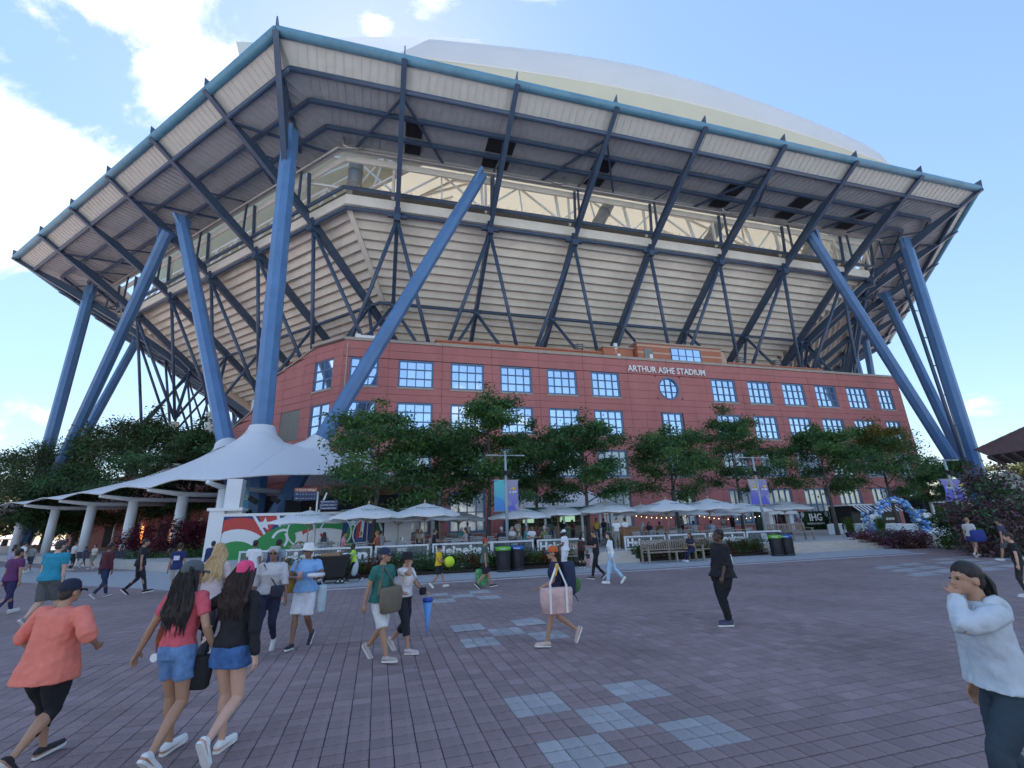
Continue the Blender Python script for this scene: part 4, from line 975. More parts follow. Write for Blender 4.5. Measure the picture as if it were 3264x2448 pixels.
# signpost with two boards
SIGNM = mat('navy_sign_board', (.02, .045, .12), .5)
P = at(672, 1228, 0); sp_ = thing('signpost', P, 'white forked signpost with stacked direction boards behind the woman in the sun hat', 'signpost')
f1 = P+Z(tall(P, 1115)); m = MB(); m.tube([P, P+Z(tall(P, 1115))], .06, 10); zt = tall(P, 1075)
m.tube([f1, P+D1*-.02+Z(zt+.3)], .045, 8); m.tube([f1, f1+D1*.12+Z(.25), P+D1*.42+Z(zt+.25)], .045, 8); m.build('pole', WHITE, sp_, True)
z1, z2 = tall(P, 1056), tall(P, 1081); 
for (x0, x1, zt0, zt1, ls, ar) in ((-1.12, -.05, z1+.05, z2, ('', '', 'Food Village'), '<'), (.12, 1.0, tall(P, 1080)-.02, tall(P, 1102), ('To Subway/LIRR Parking', 'Exit/Main Gates', 'Armstrong Stadium'), '>')):
    hh = (zt0-zt1)/3
    for k in range(3):
        m = MB(); m.box(P+D1*(x0+x1)/2+N1*-.09+Z(zt1+hh*(k+.5)), D1, N1, (0,0,1), (x1-x0)/2, .02, hh*.46); bd = m.build('sign_board', SIGNM if not (k == 2 and ar == '<') else mat('rust_sign_board', (.30, .11, .07), .5), sp_)
        text(('\u2190 ' if False else '< ' if ar == '<' else '')+(ls[k] or '- - - - - -')+(' >' if ar == '>' else ''), hh*.6, P+D1*(x0+x1)/2-N1*.115+Z(zt1+hh*(k+.5)), D1, (0,0,1), mat('white_print', (.8, .8, .8), .6), bd, ext=.003, width=(x1-x0)*.86)
# ---------------------------------------------------------------- umbrellas
UMB = mat('white_umbrella_cloth', (.88, .90, .92), .7, trans=.22, var=.03); UWOOD = mat('pale_wood_pole', (.45, .33, .22), .6, var=.15); UPR = mat('green_grey_print', (.22, .30, .30), .7)
def umbrella_proto(wd):
    t = thing('parasol', (0,0,0), 'x', 'parasol'); H_ = 2.7
    m = MB(); n_ = 8; vs = [(0, 0, H_)]; rr = wd/2
    for ring_, (f, dz) in enumerate(((.5, -.27), (1., -.62), (1.0, -.72))):
        for k in range(n_*2):
            a = 2*math.pi*k/(n_*2)+math.pi/8; r = rr*f*(1 if k % 2 == 0 else .955); sag = 0 if k % 2 == 0 else -.02
            vs.append((r*math.cos(a), r*math.sin(a), H_+dz+(0 if ring_ != 2 else (-.05 if k % 2 else 0))+sag))
    N2 = n_*2; fs = [(0, 1+k, 1+(k+1) % N2) for k in range(N2)]
    for r in range(2): fs += [(1+r*N2+k, 1+(r+1)*N2+k, 1+(r+1)*N2+(k+1) % N2, 1+r*N2+(k+1) % N2) for k in range(N2)]
    m.add(vs, fs); m.build('canopy', UMB, t)
    m = MB(); m.tube([(0,0,0), (0,0,H_+.02)], .028, 8); m.build('pole', UWOOD, t, True)
    m = MB(); m.ell((0,0,H_+.09), .05, .05, .09, 8, 6); m.build('finial', UWOOD, t, True)
    m = MB()
    for k in range(n_):
        a = 2*math.pi*k/n_+math.pi/8; c, s = math.cos(a), math.sin(a); m.bar((0,0,H_-.06), (rr*c*.97, rr*s*.97, H_-.64), .025, .03); m.bar((0,0,H_-.95), (rr*.5*c, rr*.5*s, H_-.36), .022, .025)
    m.build('rib', UWOOD, t)
    m = MB(); m.lathe((0,0,0), [(.3, 0), (.3, .08), (.06, .1)], 14); m.build('base', DARK, t, True)
    for k in range(3):
        a = math.radians(-90+ (k-1)*78)
        P0 = np.array([math.cos(a)*rr*.62, math.sin(a)*rr*.62, H_-.30]); xd = np.array([-math.sin(a), math.cos(a), 0]); upv = np.array([-math.cos(a)*.93, -math.sin(a)*.90, .42])
        text('Heineken', .2, P0, xd, upv, UPR, t, bold=.004, ext=.004, width=rr*.62)
    return t
up0 = umbrella_proto(3.7); uk = tree_of(up0); first = True
ULIST = [(670, 1100, 25.3, 1.0, 'small parasol furthest left, beside the signpost and in front of the mural'), (797, 1087, 24, 1.0, 'wide white parasol over the mural wall right of the signpost'), (918, 1084, 24.3, 1.0, 'white parasol with a pale wooden pole in front of the white board'),
 (955, 1099, 29, .95, 'low white parasol just behind and right of the one by the white board'), (992, 1103, 31, .95, 'white parasol left of the central lamp post, half hidden by the tree'), (1122, 1094, 26, 1.0, 'white parasol partly behind the blue banner of the central lamp post'),
 (1203, 1088, 27.5, 1.05, 'white parasol in front of the green trimmed bar canopy'), (1307, 1080, 26.5, 1.1, 'white parasol right of the tree trunk in the middle of the terrace'), (1384, 1088, 27, 1.0, 'white parasol between two taller ones, above the short steps'),
 (1437, 1077, 24.6, 1.05, 'white parasol with wooden pole above the long bench'), (1528, 1075, 25.2, 1.12, 'widest white parasol, above the seated woman and the brick wall'), (1600, 1084, 27, 1.05, 'white parasol tucked behind the violet banner on the left side'),
 (1690, 1080, 29, 1.1, 'furthest right white parasol before the white gateway'), (1480, 1093, 30, 1.0, 'low white parasol deep on the terrace between the two widest parasols'), (1560, 1096, 32, 1.0, 'low white parasol deep on the terrace under the string lights'), (862, 1100, 27, .9, 'low white parasol half hidden between two larger ones near the mural')]
UG = 'white parasols over the terrace tables'
for k, (x, y, n_, w, lab) in enumerate(ULIST):
    P = atn(x, y, n_); sc = (P[2]-TZ)/2.75; w *= .98
    if first: up0.location = (P[0], P[1], TZ); up0['label'] = lab; up0['group'] = UG; up0.rotation_euler = (0, 0, TH+.1); up0.scale = (w, w, sc); first = False
    else: dup(up0, (P[0], P[1], TZ), TH+random.uniform(-.2, .3), lab, UG, uk, (w, w, sc))
# a small one at the far left edge
P = at(30, 1149, 2.9); dup(up0, (P[0], P[1], 0), .3, 'white parasol at the left edge of the photo above the crowd', UG, uk, .95)
# ---------------------------------------------------------------- the bar
bar = thing('bar_kiosk', atn(1200, 1150, 37), 'open bar kiosk with shelves and a pale hipped canopy lettered Heineken with green trim', 'bar')
a, b = atn(1122, 1100, 36)@D1, atn(1330, 1100, 36)@D1; zE = tall(atn(1200, 1096, 36), 1097)
GT = mat('green_trim', (.01, .14, .10), .6)
m = MB(); c = atn(1207, 1100, 38)@D1; e = atn(1275, 1100, 38)@D1; zA = zE+1.45
vs = [W(a, 35, zE), W(b, 35, zE), W(b, 41.4, zE), W(a, 41.4, zE), W(c, 38, zA), W(e, 38, zA)]
m.add(vs, [(0,1,5,4), (1,2,5), (2,3,4,5), (3,0,4)]); m.build('canopy', UMB, bar)
m = MB(); m.sn(a, b, 34.97, 35.03, zE-.35, zE+.02); m.sn(a-.03, a+.03, 35, 41.4, zE-.35, zE+.02); m.build('valance', GT, bar)
text('Heineken', .8, W((c+a)/2+.9, 36.0, zE+.42+.12), D1, np.array([0,0,1])*.6+N1*.8, GT, bar, bold=.02, ext=.01, width=3.4)
m = MB(); m.sn(a+.2, b-.2, 41, 41.3, TZ, zE); m.build('back_wall', mat('dark_green_panel', (.02, .05, .04), .6), bar)
for k in range(6): m = MB(); x = a+.3+(b-a-.6)*k/5; m.sn(x-.08, x+.08, 35.2, 35.36, TZ, zE); m.build('post', WHITE, bar)
m = MB(); m.sn(a+.4, b-2.5, 35.8, 36.5, TZ, TZ+1.1); m.build('counter', WOOD, bar)
for k in range(3):
    m = MB(); m.sn(a+.6, b-1, 40.4, 40.9, TZ+.9+k*.55, TZ+.95+k*.55); sh = m.build('shelf', WOOD, bar)
    for q in range(26):
        x = a+.8+q*(b-a-2)/26+random.uniform(0, .1); m = MB(); m.lathe(W(x, 40.6, TZ+.95+k*.55), [(.045, 0), (.045, .2), (.015, .26), (.015, .34)], 6); m.build('bottle', [mat('green_glass', (.01, .12, .03), .2), mat('amber_glass', (.25, .08, .02), .2), mat('clear_glass', (.4, .45, .45), .2)][q % 3], sh)
for k, x in enumerate((a+1.5, a+5, b-3)): m = MB(); m.sn(x, x+1.0, 40.2, 40.28, zE-1.1, zE-.5); m.build('screen', mat('dim_screen', (.1, .2, .12), .3, emit=((.3, .5, .35), .4)), bar)
# string lights over the terrace
m = MB(); cb = MB(); BULBS = []
for (x0, y0, x1, y1, n_) in ((1352, 1108, 1500, 1108, 33), (1500, 1110, 1640, 1113, 34)):
    A_, B_ = atn(x0, y0, n_), atn(x1, y1, n_); prev = None
    for k in range(15):
        f_ = k/14; p = A_*(1-f_)+B_*f_-Z(.3*4*f_*(1-f_))
        if prev is not None: cb.tube([prev, p], .01, 4, cap=False)
        prev = p
        BULBS.append(p-Z(.08))
sl_ = thing('string_lights', atn(1400, 1108, 33), 'strings of small warm round bulbs hanging under the parasols', 'string lights')
cb.build('cable', DARK, sl_); m = MB(); m.ell((0,0,0), .028, .028, .035, 8, 5); bme = m.mesh('bulb', (0,0,0), True); bme.materials.append(mat('lit_bulb', (.9, .6, .3), .3, emit=((1, .62, .3), 2.5)))
for p in BULBS: o = bpy.data.objects.new('bulb', bme); COL.objects.link(o); o.parent = sl_; o.location = tuple(p-np.array(sl_.location))
# tables and chairs
CHM = mat('grey_metal_chair', (.30, .32, .33), .45); TBL = mat('wood_table_top', (.34, .27, .2), .5)
def chair_proto():
    m = MB(); m.bx(-.21, .21, -.2, .22, .43, .455)
    for x in (-.2, .17): m.bx(x, x+.03, -.2, -.17, 0, .43); m.bx(x, x+.03, .19, .22, 0, .82)
    for k in range(4): m.bx(-.17, .17, .195, .212, .52+k*.08, .57+k*.08)
    return single('chair', m, CHM, 'x', 'chair', base=(0,0,0))
def table_proto():
    t = thing('table', (0,0,0), 'x', 'table'); m = MB(); m.bx(-.42, .42, -.42, .42, .7, .735); m.build('table_top', TBL, t)
    m = MB(); m.tube([(0,0,0), (0,0,.7)], .035, 8); m.bx(-.3, .3, -.03, .03, 0, .03); m.bx(-.03, .03, -.3, .3, 0.002, .032); m.build('pedestal', DARK, t); return t
chp = chair_proto(); tbp = table_proto(); tk = tree_of(tbp); fc = ft = True
BOTM = mat('condiment_bottle', (.7, .68, .6), .4); REDB = mat('red_bottle', (.5, .04, .03), .4)
TPOS = []
rr_ = random.Random(11)
for row, (n_, s0, s1, st) in enumerate(((22.4, -3.4, 7.4, 2.15), (24.9, -2.6, 8.0, 2.4), (28.6, 1.8, 19, 2.6), (22.6, 12.2, 19.2, 2.2), (25.0, 12.5, 22, 2.5), (32, 4, 26, 3.0))):
    s = s0
    while s < s1: TPOS.append((s+rr_.uniform(-.2, .2), n_+rr_.uniform(-.3, .3), row)); s += st
rown = ['fence row left', 'second row left', 'middle row', 'fence row right', 'second row right', 'back wall row']
ORD = ['first', 'second', 'third', 'fourth', 'fifth', 'sixth', 'seventh', 'eighth', 'ninth', 'tenth']; SIDE_ = ['far', 'left', 'near', 'right']; cnt_ = [0]*6
SEATS = []
for k, (s, n_, row) in enumerate(TPOS):
    P = W(s, n_, TZ); rz = rr_.uniform(-.1, .1)+TH; tn = ORD[cnt_[row]]+' table from the left, '+rown[row]; cnt_[row] += 1
    if ft: tbp.location = tuple(P); tbp['label'] = 'square wooden cafe table, the '+tn; tbp['group'] = 'square wooden cafe tables'; ft = False
    else: dup(tbp, P, rz, 'square wooden cafe table, the '+tn, 'square wooden cafe tables', tk)
    if k % 2 == 0:
        m = MB(); q = P+D1*rr_.uniform(-.15, .15)+Z(.737); m.lathe(q, [(.04, 0), (.04, .14), (.012, .2)], 8); single('bottle', m, BOTM if k % 4 else REDB, 'condiment bottle on the '+tn, 'bottle', 'bottles on the cafe tables', True)
    for q in range(4 if row in (0, 3) else 3):
        a = q*math.pi/2+rz+rr_.uniform(-.2, .2); r = .68+rr_.uniform(-.05, .12); CPOS = P+np.array([math.sin(a)*-r, math.cos(a)*r, 0])*1.0
        lab = 'grey metal chair, '+SIDE_[q]+' side of '+tn; g_ = 'grey metal cafe chairs'
        if fc: chp.location = tuple(CPOS); chp.rotation_euler = (0, 0, a); chp['label'] = lab; chp['group'] = g_; fc = False
        else:
            o = chp.copy(); COL.objects.link(o); o.location = tuple(CPOS); o.rotation_euler = (0, 0, a); o['label'] = lab; o['group'] = g_
        SEATS.append((CPOS, a, row, SIDE_[q]+' side of the '+ORD[cnt_[row]-1]+' table, '+rown[row]))
# ---------------------------------------------------------------- right side: hedge wall, gateway, kiosks, arch
def atz(x, y, z): return at(x, y, z)
HN = 38.
def box_px(name, x0, x1, y0, y1, n_, th, mt, lab, cat, **k):
    a, b = atn(x0, (y0+y1)/2, n_), atn(x1, (y0+y1)/2, n_); p = (a+b)/2
    z1 = tall(p, y0); z0 = max(TZ, tall(p, y1)); m = MB(); m.sn(a@D1, b@D1, n_, n_+th, z0, z1); return single(name, m, mt, lab, cat, **k)
# ---------------------------------------------------------------- leaves, trees, shrubs
def leaf_mesh(name, C, size, up=.6, aspect=.42, base=(0,0,0)):
    n = len(C); rg = RNG
    nrm = rg.normal(size=(n, 3)); nrm[:, 2] = np.abs(nrm[:, 2])+up*2; nrm /= np.linalg.norm(nrm, axis=1)[:, None]
    a = rg.normal(size=(n, 3)); a -= nrm*(a*nrm).sum(1)[:, None]; a /= np.linalg.norm(a, axis=1)[:, None]; b = np.cross(nrm, a)
    s = size*rg.uniform(.6, 1.35, n)[:, None]; C = C-np.array(base)
    droop = -np.array([0, 0, 1])*s*.15
    v = np.stack([C-a*s*.5, C+b*s*aspect*.5-a*s*.05, C+a*s*.5+droop, C-b*s*aspect*.5-a*s*.05], 1).reshape(-1, 3)
    me = bpy.data.meshes.new(name); me.vertices.add(4*n); me.vertices.foreach_set('co', v.ravel().astype(np.float32))
    me.loops.add(4*n); me.loops.foreach_set('vertex_index', np.arange(4*n, dtype=np.int32)); me.polygons.add(n)
    me.polygons.foreach_set('loop_start', np.arange(0, 4*n, 4, dtype=np.int32)); me.polygons.foreach_set('loop_total', np.full(n, 4, np.int32))
    me.update(); me.validate(); return me
def leafmat(name, col, col2, rough=.55, trans=.35): return mat(name, col, rough, var=.35, vscale=.9, island=.32, trans=trans, col2=col2, spec=.3)
LF1 = leafmat('honey_locust_leaf', (.09, .19, .055), (.15, .27, .08)); LF2 = leafmat('deep_green_leaf', (.055, .14, .06), (.10, .21, .09)); LF3 = leafmat('yellowing_leaf', (.10, .12, .03), (.26, .20, .04))
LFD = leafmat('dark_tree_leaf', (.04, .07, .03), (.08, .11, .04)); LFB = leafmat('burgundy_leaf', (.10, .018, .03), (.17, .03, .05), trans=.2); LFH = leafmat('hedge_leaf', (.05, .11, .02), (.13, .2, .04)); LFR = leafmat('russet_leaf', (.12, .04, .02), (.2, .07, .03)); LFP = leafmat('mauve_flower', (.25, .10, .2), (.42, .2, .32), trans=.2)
LFM = leafmat('purple_grey_leaf', (.11, .06, .075), (.2, .11, .12), trans=.2)
BARK = mat('tree_bark', (.10, .085, .075), .9, var=.3, vscale=4, bump=.6, bscale=14, stretch=(1, 1, .3))
def tree(P, H, R, low, label, grp, mts, nl=11000, ls=.2, name='locust_tree', lean=(0, 0), seed=0, cat='tree', trunk_r=.13, dens=1., patch=None):
    rd = random.Random(seed); P = np.array(P, float)
    t = thing(name, P, label, cat, 0, grp)
    tr = MB(); top = P+np.array([lean[0], lean[1], H*.86]); bend = np.array([rd.uniform(-.2, .2), rd.uniform(-.2, .2), 0])
    path = [P+(top-P)*f+bend*math.sin(f*3.1) for f in (0, .12, .25, .4, .55, .7, .85, 1)]
    tr.tube(path, [trunk_r*k for k in (1.25, 1, .9, .75, .6, .42, .26, .1)], 10); 
    lm = MB(); cents = []; nlimb = int(15*dens)
    for k in range(nlimb):
        f = low/H + (.93-low/H)*(k/(nlimb-1))**.85; base_ = P+(top-P)*min(f, .98)+bend*math.sin(f*3.1)
        az = k*2.399+rd.uniform(-.4, .4); prof = (math.sin(math.pi*min(1, max(0, (f-low/H*.75)/(1.08-low/H*.75)))**.62)**.9)
        ln = R*max(.22, prof)*rd.uniform(.6, 1.18)
        dr = np.array([math.cos(az), math.sin(az), rd.uniform(.45, .95)]); dr2 = np.array([math.cos(az+rd.uniform(-.3, .3)), math.sin(az+rd.uniform(-.3, .3)), rd.uniform(.05, .45)])
        p1 = base_+dr*ln*.4; p2 = p1+dr2*ln*.32; p3 = p2+(dr2+np.array([0, 0, -.12]))*ln*.34
        lm.tube([base_, p1, p2, p3], [trunk_r*.42*(1-f*.5), trunk_r*.28*(1-f*.5), trunk_r*.16, .012], 6)
        for j in range(6):
            g_ = .25+.75*(j+.5)/6; q0 = (base_+(p1-base_)*g_/.4) if g_ < .4 else (p1+(p2-p1)*(g_-.4)/.3 if g_ < .7 else p2+(p3-p2)*(g_-.7)/.3)
            a2 = az+rd.choice((-1, 1))*rd.uniform(.5, 1.3); l2 = ln*rd.uniform(.22, .46); q1 = q0+np.array([math.cos(a2), math.sin(a2), rd.uniform(-.1, .4)])*l2
            lm.tube([q0, (q0+q1)/2+np.array([0, 0, .04]), q1], [.022, .014, .006], 4, cap=False)
            for w in range(3): 
                c = q0+(q1-q0)*(.35+.4*w)+np.array([rd.gauss(0, .16), rd.gauss(0, .16), rd.gauss(0, .1)]); cents.append((c, rd.uniform(.34, .62)*R/3.1))
    for k in range(6): cents.append((top+np.array([rd.gauss(0, .2), rd.gauss(0, .2), rd.uniform(-.3, H*.13)]), .36*R/3))
    tr.build('trunk', BARK, t, True); lm.build('limb', BARK, t, True)
    per = max(10, nl//len(cents)); groups = [[], [], []]
    pc = None if patch is None else np.array(patch)
    for c, r in cents:
        k = rd.choice((.55, .8, 1.2, 1.5)); n = int(per*k)
        q = RNG.normal(size=(n, 3))*np.array([r*.72, r*.72, r*.40]); q[:, 2] -= .12*np.abs(q[:, 0])+.12*np.abs(q[:, 1])
        gi = 2 if (pc is not None and np.linalg.norm(c-pc) < 1.6) else (0 if rd.random() < .62 else 1)
        groups[gi].append(c+q)
    me = None
    allc = []; mi = []
    for gi, g_ in enumerate(groups):
        if g_: a = np.concatenate(g_); allc.append(a); mi.append(np.full(len(a), gi, np.int32))
    allc = np.concatenate(allc); mi = np.concatenate(mi)
    me = leaf_mesh('crown', allc, ls, up=.22, base=P)
    for mm in mts: me.materials.append(mm)
    me.polygons.foreach_set('material_index', mi)
    o = bpy.data.objects.new('crown', me); COL.objects.link(o); o.parent = t
    return t
TL = [ # trunk x, base row, n, top row, radius, low, label
 (801, 1170, 26.0, 852, 3.2, 1.9, 'leafy locust tree right of the white tent, standing before the mural wall', 0),
 (945, 1170, 29.0, 905, 3.0, 2.6, 'dark full locust tree directly left of the tallest central tree', 1),
 (1053, 1165, 27.0, 818, 3.0, 2.4, 'tallest locust tree near the centre, its top over the window row', 0),
 (1158, 1160, 31.0, 905, 3.0, 2.8, 'dense locust tree behind the central lamp post and blue banners', 1),
 (1271, 1157, 27.0, 882, 2.7, 2.6, 'locust tree with a dark bare trunk between the bar canopy and the short steps', 1),
 (1470, 1150, 28.0, 905, 3.2, 2.6, 'broad airy locust tree above the long bench and brick wall', 0),
 (1606, 1145, 31.0, 866, 3.0, 3.2, 'locust tree with a narrow top behind the violet banner lamp post', 1),
 (1812, 1160, 26.5, 906, 2.9, 3.0, 'light green locust tree with slim bare trunk before the ivy wall', 0),
 (1945, 1150, 28.0, 896, 3.3, 2.7, 'locust tree with a yellowing patch behind the flower arch', 0),
 (2062, 1150, 31.0, 985, 2.6, 2.0, 'low dark locust tree right of the flower arch at the foot of the legs', 1)]
for k, (x, yb, n_, yt, R, low, lab, v) in enumerate(TL):
    P = atn(x, yb, n_); P[2] = TZ; Hh = tall(P, yt)-TZ; low += .3
    mts = [LF1, LF2, LF3] if v == 0 else [LF2, LF1, LF3]
    pt = None
    if x == 1945: pt = (P[0]-.1, P[1]-1.2, tall(P, 940))
    tree(P, Hh, R, low, lab, 'locust trees on the terrace', mts, nl=15500, ls=.22, seed=20+k, patch=pt)
for k, (x, n_, yt, R, low, lab) in enumerate(((40, 74, 950, 8.5, 3, 'dark backlit tree at the far left edge behind the tent'), (165, 70, 925, 7.5, 3, 'dark backlit tree in front of the leaning far legs'), (285, 57, 874, 5.8, 3.5, 'tallest dark tree behind the white tent roof with bright sky through it'), (395, 50, 895, 4.0, 4, 'dark tree between the white tent roof and the brick wing'), (105, 60, 1010, 5, 2, 'lower dark tree behind the lettered tent post'))):
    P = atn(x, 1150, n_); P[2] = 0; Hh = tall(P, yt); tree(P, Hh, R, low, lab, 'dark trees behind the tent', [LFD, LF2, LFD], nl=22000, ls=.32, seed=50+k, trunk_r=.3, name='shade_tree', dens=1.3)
def shrub(P, rx, ry, rz, n, ls, mts, label, cat='shrub', grp=None, name='shrub', stuff=False, rz0=0., up=.3, stem=True):
    P = np.array(P, float); rd = random.Random(int(abs(P[0]*37+P[1]*91)))
    t = thing(name, P, label, cat, 0, grp)
    cl = []; 
    for k in range(max(6, int(n/90))):
        a = rd.uniform(0, 6.28); r = math.sqrt(rd.random()); zz = rd.uniform(.15, 1)
        f_ = math.sqrt(max(0, 1-(zz*.9)**2.2)); c = P+(D1*math.cos(a)*rx*r*f_+N1*math.sin(a)*ry*r*f_)+Z(rz*zz*rd.uniform(.85, 1.1))
        cl.append(c)
    per = n//len(cl); q = np.concatenate([c+RNG.normal(size=(per, 3))*np.array([.16, .16, .13])*max(rx, rz)**.5 for c in cl]); q[:, 2] = np.maximum(q[:, 2], P[2]+.02)
    me = leaf_mesh('foliage', q, ls, up=up, base=P, aspect=.55)
    for mm in mts: me.materials.append(mm)
    mi = np.repeat(RNG.integers(0, len(mts), len(cl)), per).astype(np.int32); me.polygons.foreach_set('material_index', mi)
    o = bpy.data.objects.new('foliage', me); COL.objects.link(o); o.parent = t
    if stem:
        m = MB()
        for k in range(4): a = k*1.6; m.tube([P+np.array([math.cos(a), math.sin(a), 0])*.05, P+np.array([math.cos(a)*rx*.4, math.sin(a)*ry*.4, rz*.6])], [.025, .01], 5)
        m.build('stem', BARK, t)
    return t
# planting bed along the terrace
bedm = MB(); bedm.sn(-4.0, 8.4, 19.45, 20.74, 0, .12); bedm.sn(11.4, 18.4, 19.95, 20.74, 0, .12); struct('planting_bed', bedm, mat('dark_soil', (.03, .022, .018), .95, bump=.5, bscale=20))
def bed(s0, s1, n0, n1, seed):
    rd = random.Random(seed); C = []; mi = []
    s = s0
    while s < s1:
        for q in range(3):
            c = W(s+rd.uniform(-.1, .1), n0+(n1-n0)*(q+.5)/3+rd.uniform(-.1, .1), .12+rd.uniform(.15, .5)); k = rd.choices((0, 1, 2), (5, 3, 2))[0]; n = 110
            C.append(c+RNG.normal(size=(n, 3))*np.array([.17, .17, .13])); mi += [k]*n
        s += .26
    C = np.concatenate(C); C[:, 2] = np.maximum(C[:, 2], .1); me = leaf_mesh('low_planting', C, .11, up=.4, aspect=.5)
    for mm in (LFH, LF2, LFR): me.materials.append(mm)
    me.polygons.foreach_set('material_index', np.array(mi, np.int32)); o = bpy.data.objects.new('low_planting', me); COL.objects.link(o); tag(o, 'low green and russet planting below the terrace fence', 'ground cover', kind='stuff')
bed(-3.9, 8.3, 19.5, 20.65, 1); bed(11.5, 18.3, 20.0, 20.7, 2)
# burgundy shrubs at the left
for k, (x, y, rx, rz, lab) in enumerate(((300, 1212, 1.7, 2.2, 'burgundy leaved shrub furthest left below the tent posts'), (372, 1215, 1.8, 2.4, 'burgundy leaved shrub in the middle below the tent posts'), (432, 1212, 1.6, 2.6, 'burgundy leaved shrub nearest the white mural pier'))):
    P = at(x, y, .1); P[2] = 0; shrub(P, rx, 1.3, rz, 5200, .13, [LFB, LFB, LFB], lab)
for k, (x, y, rx, rz) in enumerate(((330, 1222, 2.0, .8), (405, 1222, 2.0, .75))): shrub(at(x, y, 0), rx, .7, rz, 2500, .12, [LF2, LFH], ['low dark green shrub behind the walking men on the left', 'low dark green shrub at the foot of the burgundy shrubs'][k])
# right hand side plants
g_ = at(2130, 1195, .0); shrub(g_+D1*1.5, 2.2, 1.6, 3.3, 9000, .17, [LFM, LFM, LF2], 'tall purple grey leaved shrub at the right edge of the photo')
shrub(at(2095, 1185, 0), 1.4, 1.2, 1.9, 4500, .15, [LFH, LF2], 'green rounded shrub left of the purple grey one'); shrub(at(2200, 1200, 0), 2.0, 1.2, 1.6, 4000, .15, [LF2, LFM], 'dark low shrub at the right edge below the purple grey one')
shrub(at(2075, 1178, 0), .9, .7, .7, 1500, .1, [LFM, LF2], 'little dark plant beside the far right lamp post')
for k, (x0, mts, nm) in enumerate(((1890, [LFP, LFP, LFR], 'mauve flowering plants at the left foot of the arch steps'), (1935, [LFM, LFP, LF2], 'dark mauve flowering plants in front of the arch steps'), (1972, [LFM, LFP, LFR], 'purple flowering plants right of the arch steps bed'))):
    P = at(x0, 1183, 0); shrub(P, 1.3, .8, .75, 3200, .11, mts, nm, 'flower bed', stem=False, name='flowering_plant')
for k, (x, lab) in enumerate(((1843, 'tall tufted grass in a pot left of the flower arch'), (1910, 'tall tufted grass inside the foot of the flower arch'))):
    P = at(x, 1170, TZ*.4); P[2] = .3; t = thing('grass_pot', P, lab, 'potted grass'); m = MB(); m.lathe(P, [(.25, 0), (.33, .4), (.28, .42)], 14); m.build('pot', DARK, t, True)
    m = MB()
    for q in range(420):
        a = random.uniform(0, 6.28); r = random.uniform(0, .2); l = random.uniform(.7, 1.15); sp = random.uniform(.05, .35); b = P+np.array([math.cos(a)*r, math.sin(a)*r, .4]); e = b+np.array([math.cos(a)*sp, math.sin(a)*sp, l]); s_ = np.array([-math.sin(a), math.cos(a), 0])*.008
        m.add([b-s_, b+s_, e], [(0,1,2)])
    m.build('grass_blades', LFH, t)
PI_ = math.pi
# ivy wall with letters, gateway, kiosks
HN = 37.5
def pxbox(m, x0, x1, y0, y1, n_, th):
    yc = (y0+y1)/2; a, b = atn(x0, yc, n_), atn(x1, yc, n_); p = (a+b)/2; z1, z0 = tall(p, y0), max(TZ, tall(p, y1)); m.sn(a@D1, b@D1, n_, n_+th, z0, z1); return a@D1, b@D1, z0, z1
iv = thing('ivy_wall', atn(1780, 1150, HN), 'dark green ivy covered wall lettered IHG with small crossed rackets', 'ivy wall')
m = MB(); s0_, s1_, z0_, z1_ = pxbox(m, 1735, 1822, 1104, 1152, HN, .3); m.build('wall', mat('dark_green_panel', (.02, .05, .04), .6), iv)
n = 5200; C = np.stack([RNG.uniform(s0_, s1_, n), HN-RNG.uniform(0.02, .12, n), RNG.uniform(z0_, z1_, n)], 1); C = np.outer(C[:, 0], D1)+np.outer(C[:, 1], N1)+np.outer(C[:, 2], [0, 0, 1])
me = leaf_mesh('ivy', C, .14, up=0, base=iv.location); me.materials.append(LF2); o = bpy.data.objects.new('ivy', me); COL.objects.link(o); o.parent = iv; o['kind'] = 'stuff'
text('IHG', .95, atn(1762+0, 1118, HN-.2), D1, (0,0,1), mat('white_letters', (.85, .85, .84), .4), iv, bold=.02)
text('HOTELS & RESORTS', .24, atn(1763, 1131, HN-.2), D1, (0,0,1), mat('white_letters', (.85, .85, .84), .4), iv)
for dx_ in (-1.75, 1.75):
    for sg in (-1, 1):
        m = MB(); c0 = atn(1762, 1124, HN-.2)+D1*dx_; e_ = c0+D1*sg*.28+Z(.55); m.bar(c0-D1*sg*.15-Z(.3), e_-(e_-c0)*.35, .04, .05)
        m.add([e_+D1*.2*math.cos(2*PI_*k/14)+Z(.26*math.sin(2*PI_*k/14)) for k in range(14)]+[e_+N1*.03+D1*.2*math.cos(2*PI_*k/14)+Z(.26*math.sin(2*PI_*k/14)) for k in range(14)], [tuple(range(14))]+[(k, (k+1) % 14, 14+(k+1) % 14, 14+k) for k in range(14)]); m.build('racket', mat('pale_grey_print', (.42, .45, .47), .6), iv)
gw = thing('gateway', atn(1693, 1145, 36.5), 'white columned gateway with open glazed doors left of the ivy wall', 'gateway')
for x in (1668, 1712): m = MB(); pxbox(m, x-4, x+4, 1112, 1150, 36.5, .5); m.build('column', WHITE, gw)
m = MB(); pxbox(m, 1660, 1722, 1104, 1111, 36.3, .8); m.build('lintel', WHITE, gw); m = MB(); pxbox(m, 1672, 1708, 1111, 1150, 37.4, .1); m.build('doorway', DARK, gw)
for x in (1674, 1681): m = MB(); pxbox(m, x, x+1.2, 1112, 1148, 36.8, .1); m.build('glazing_bar', WHITE, gw)
m = MB(); pxbox(m, 1636, 1662, 1104, 1150, 38, .3); o = m.build('hedge_panel', mat('dark_green_panel', (.02, .05, .04), .6), gw)
STRN = mat('navy_stripe', (.02, .03, .12), .7)
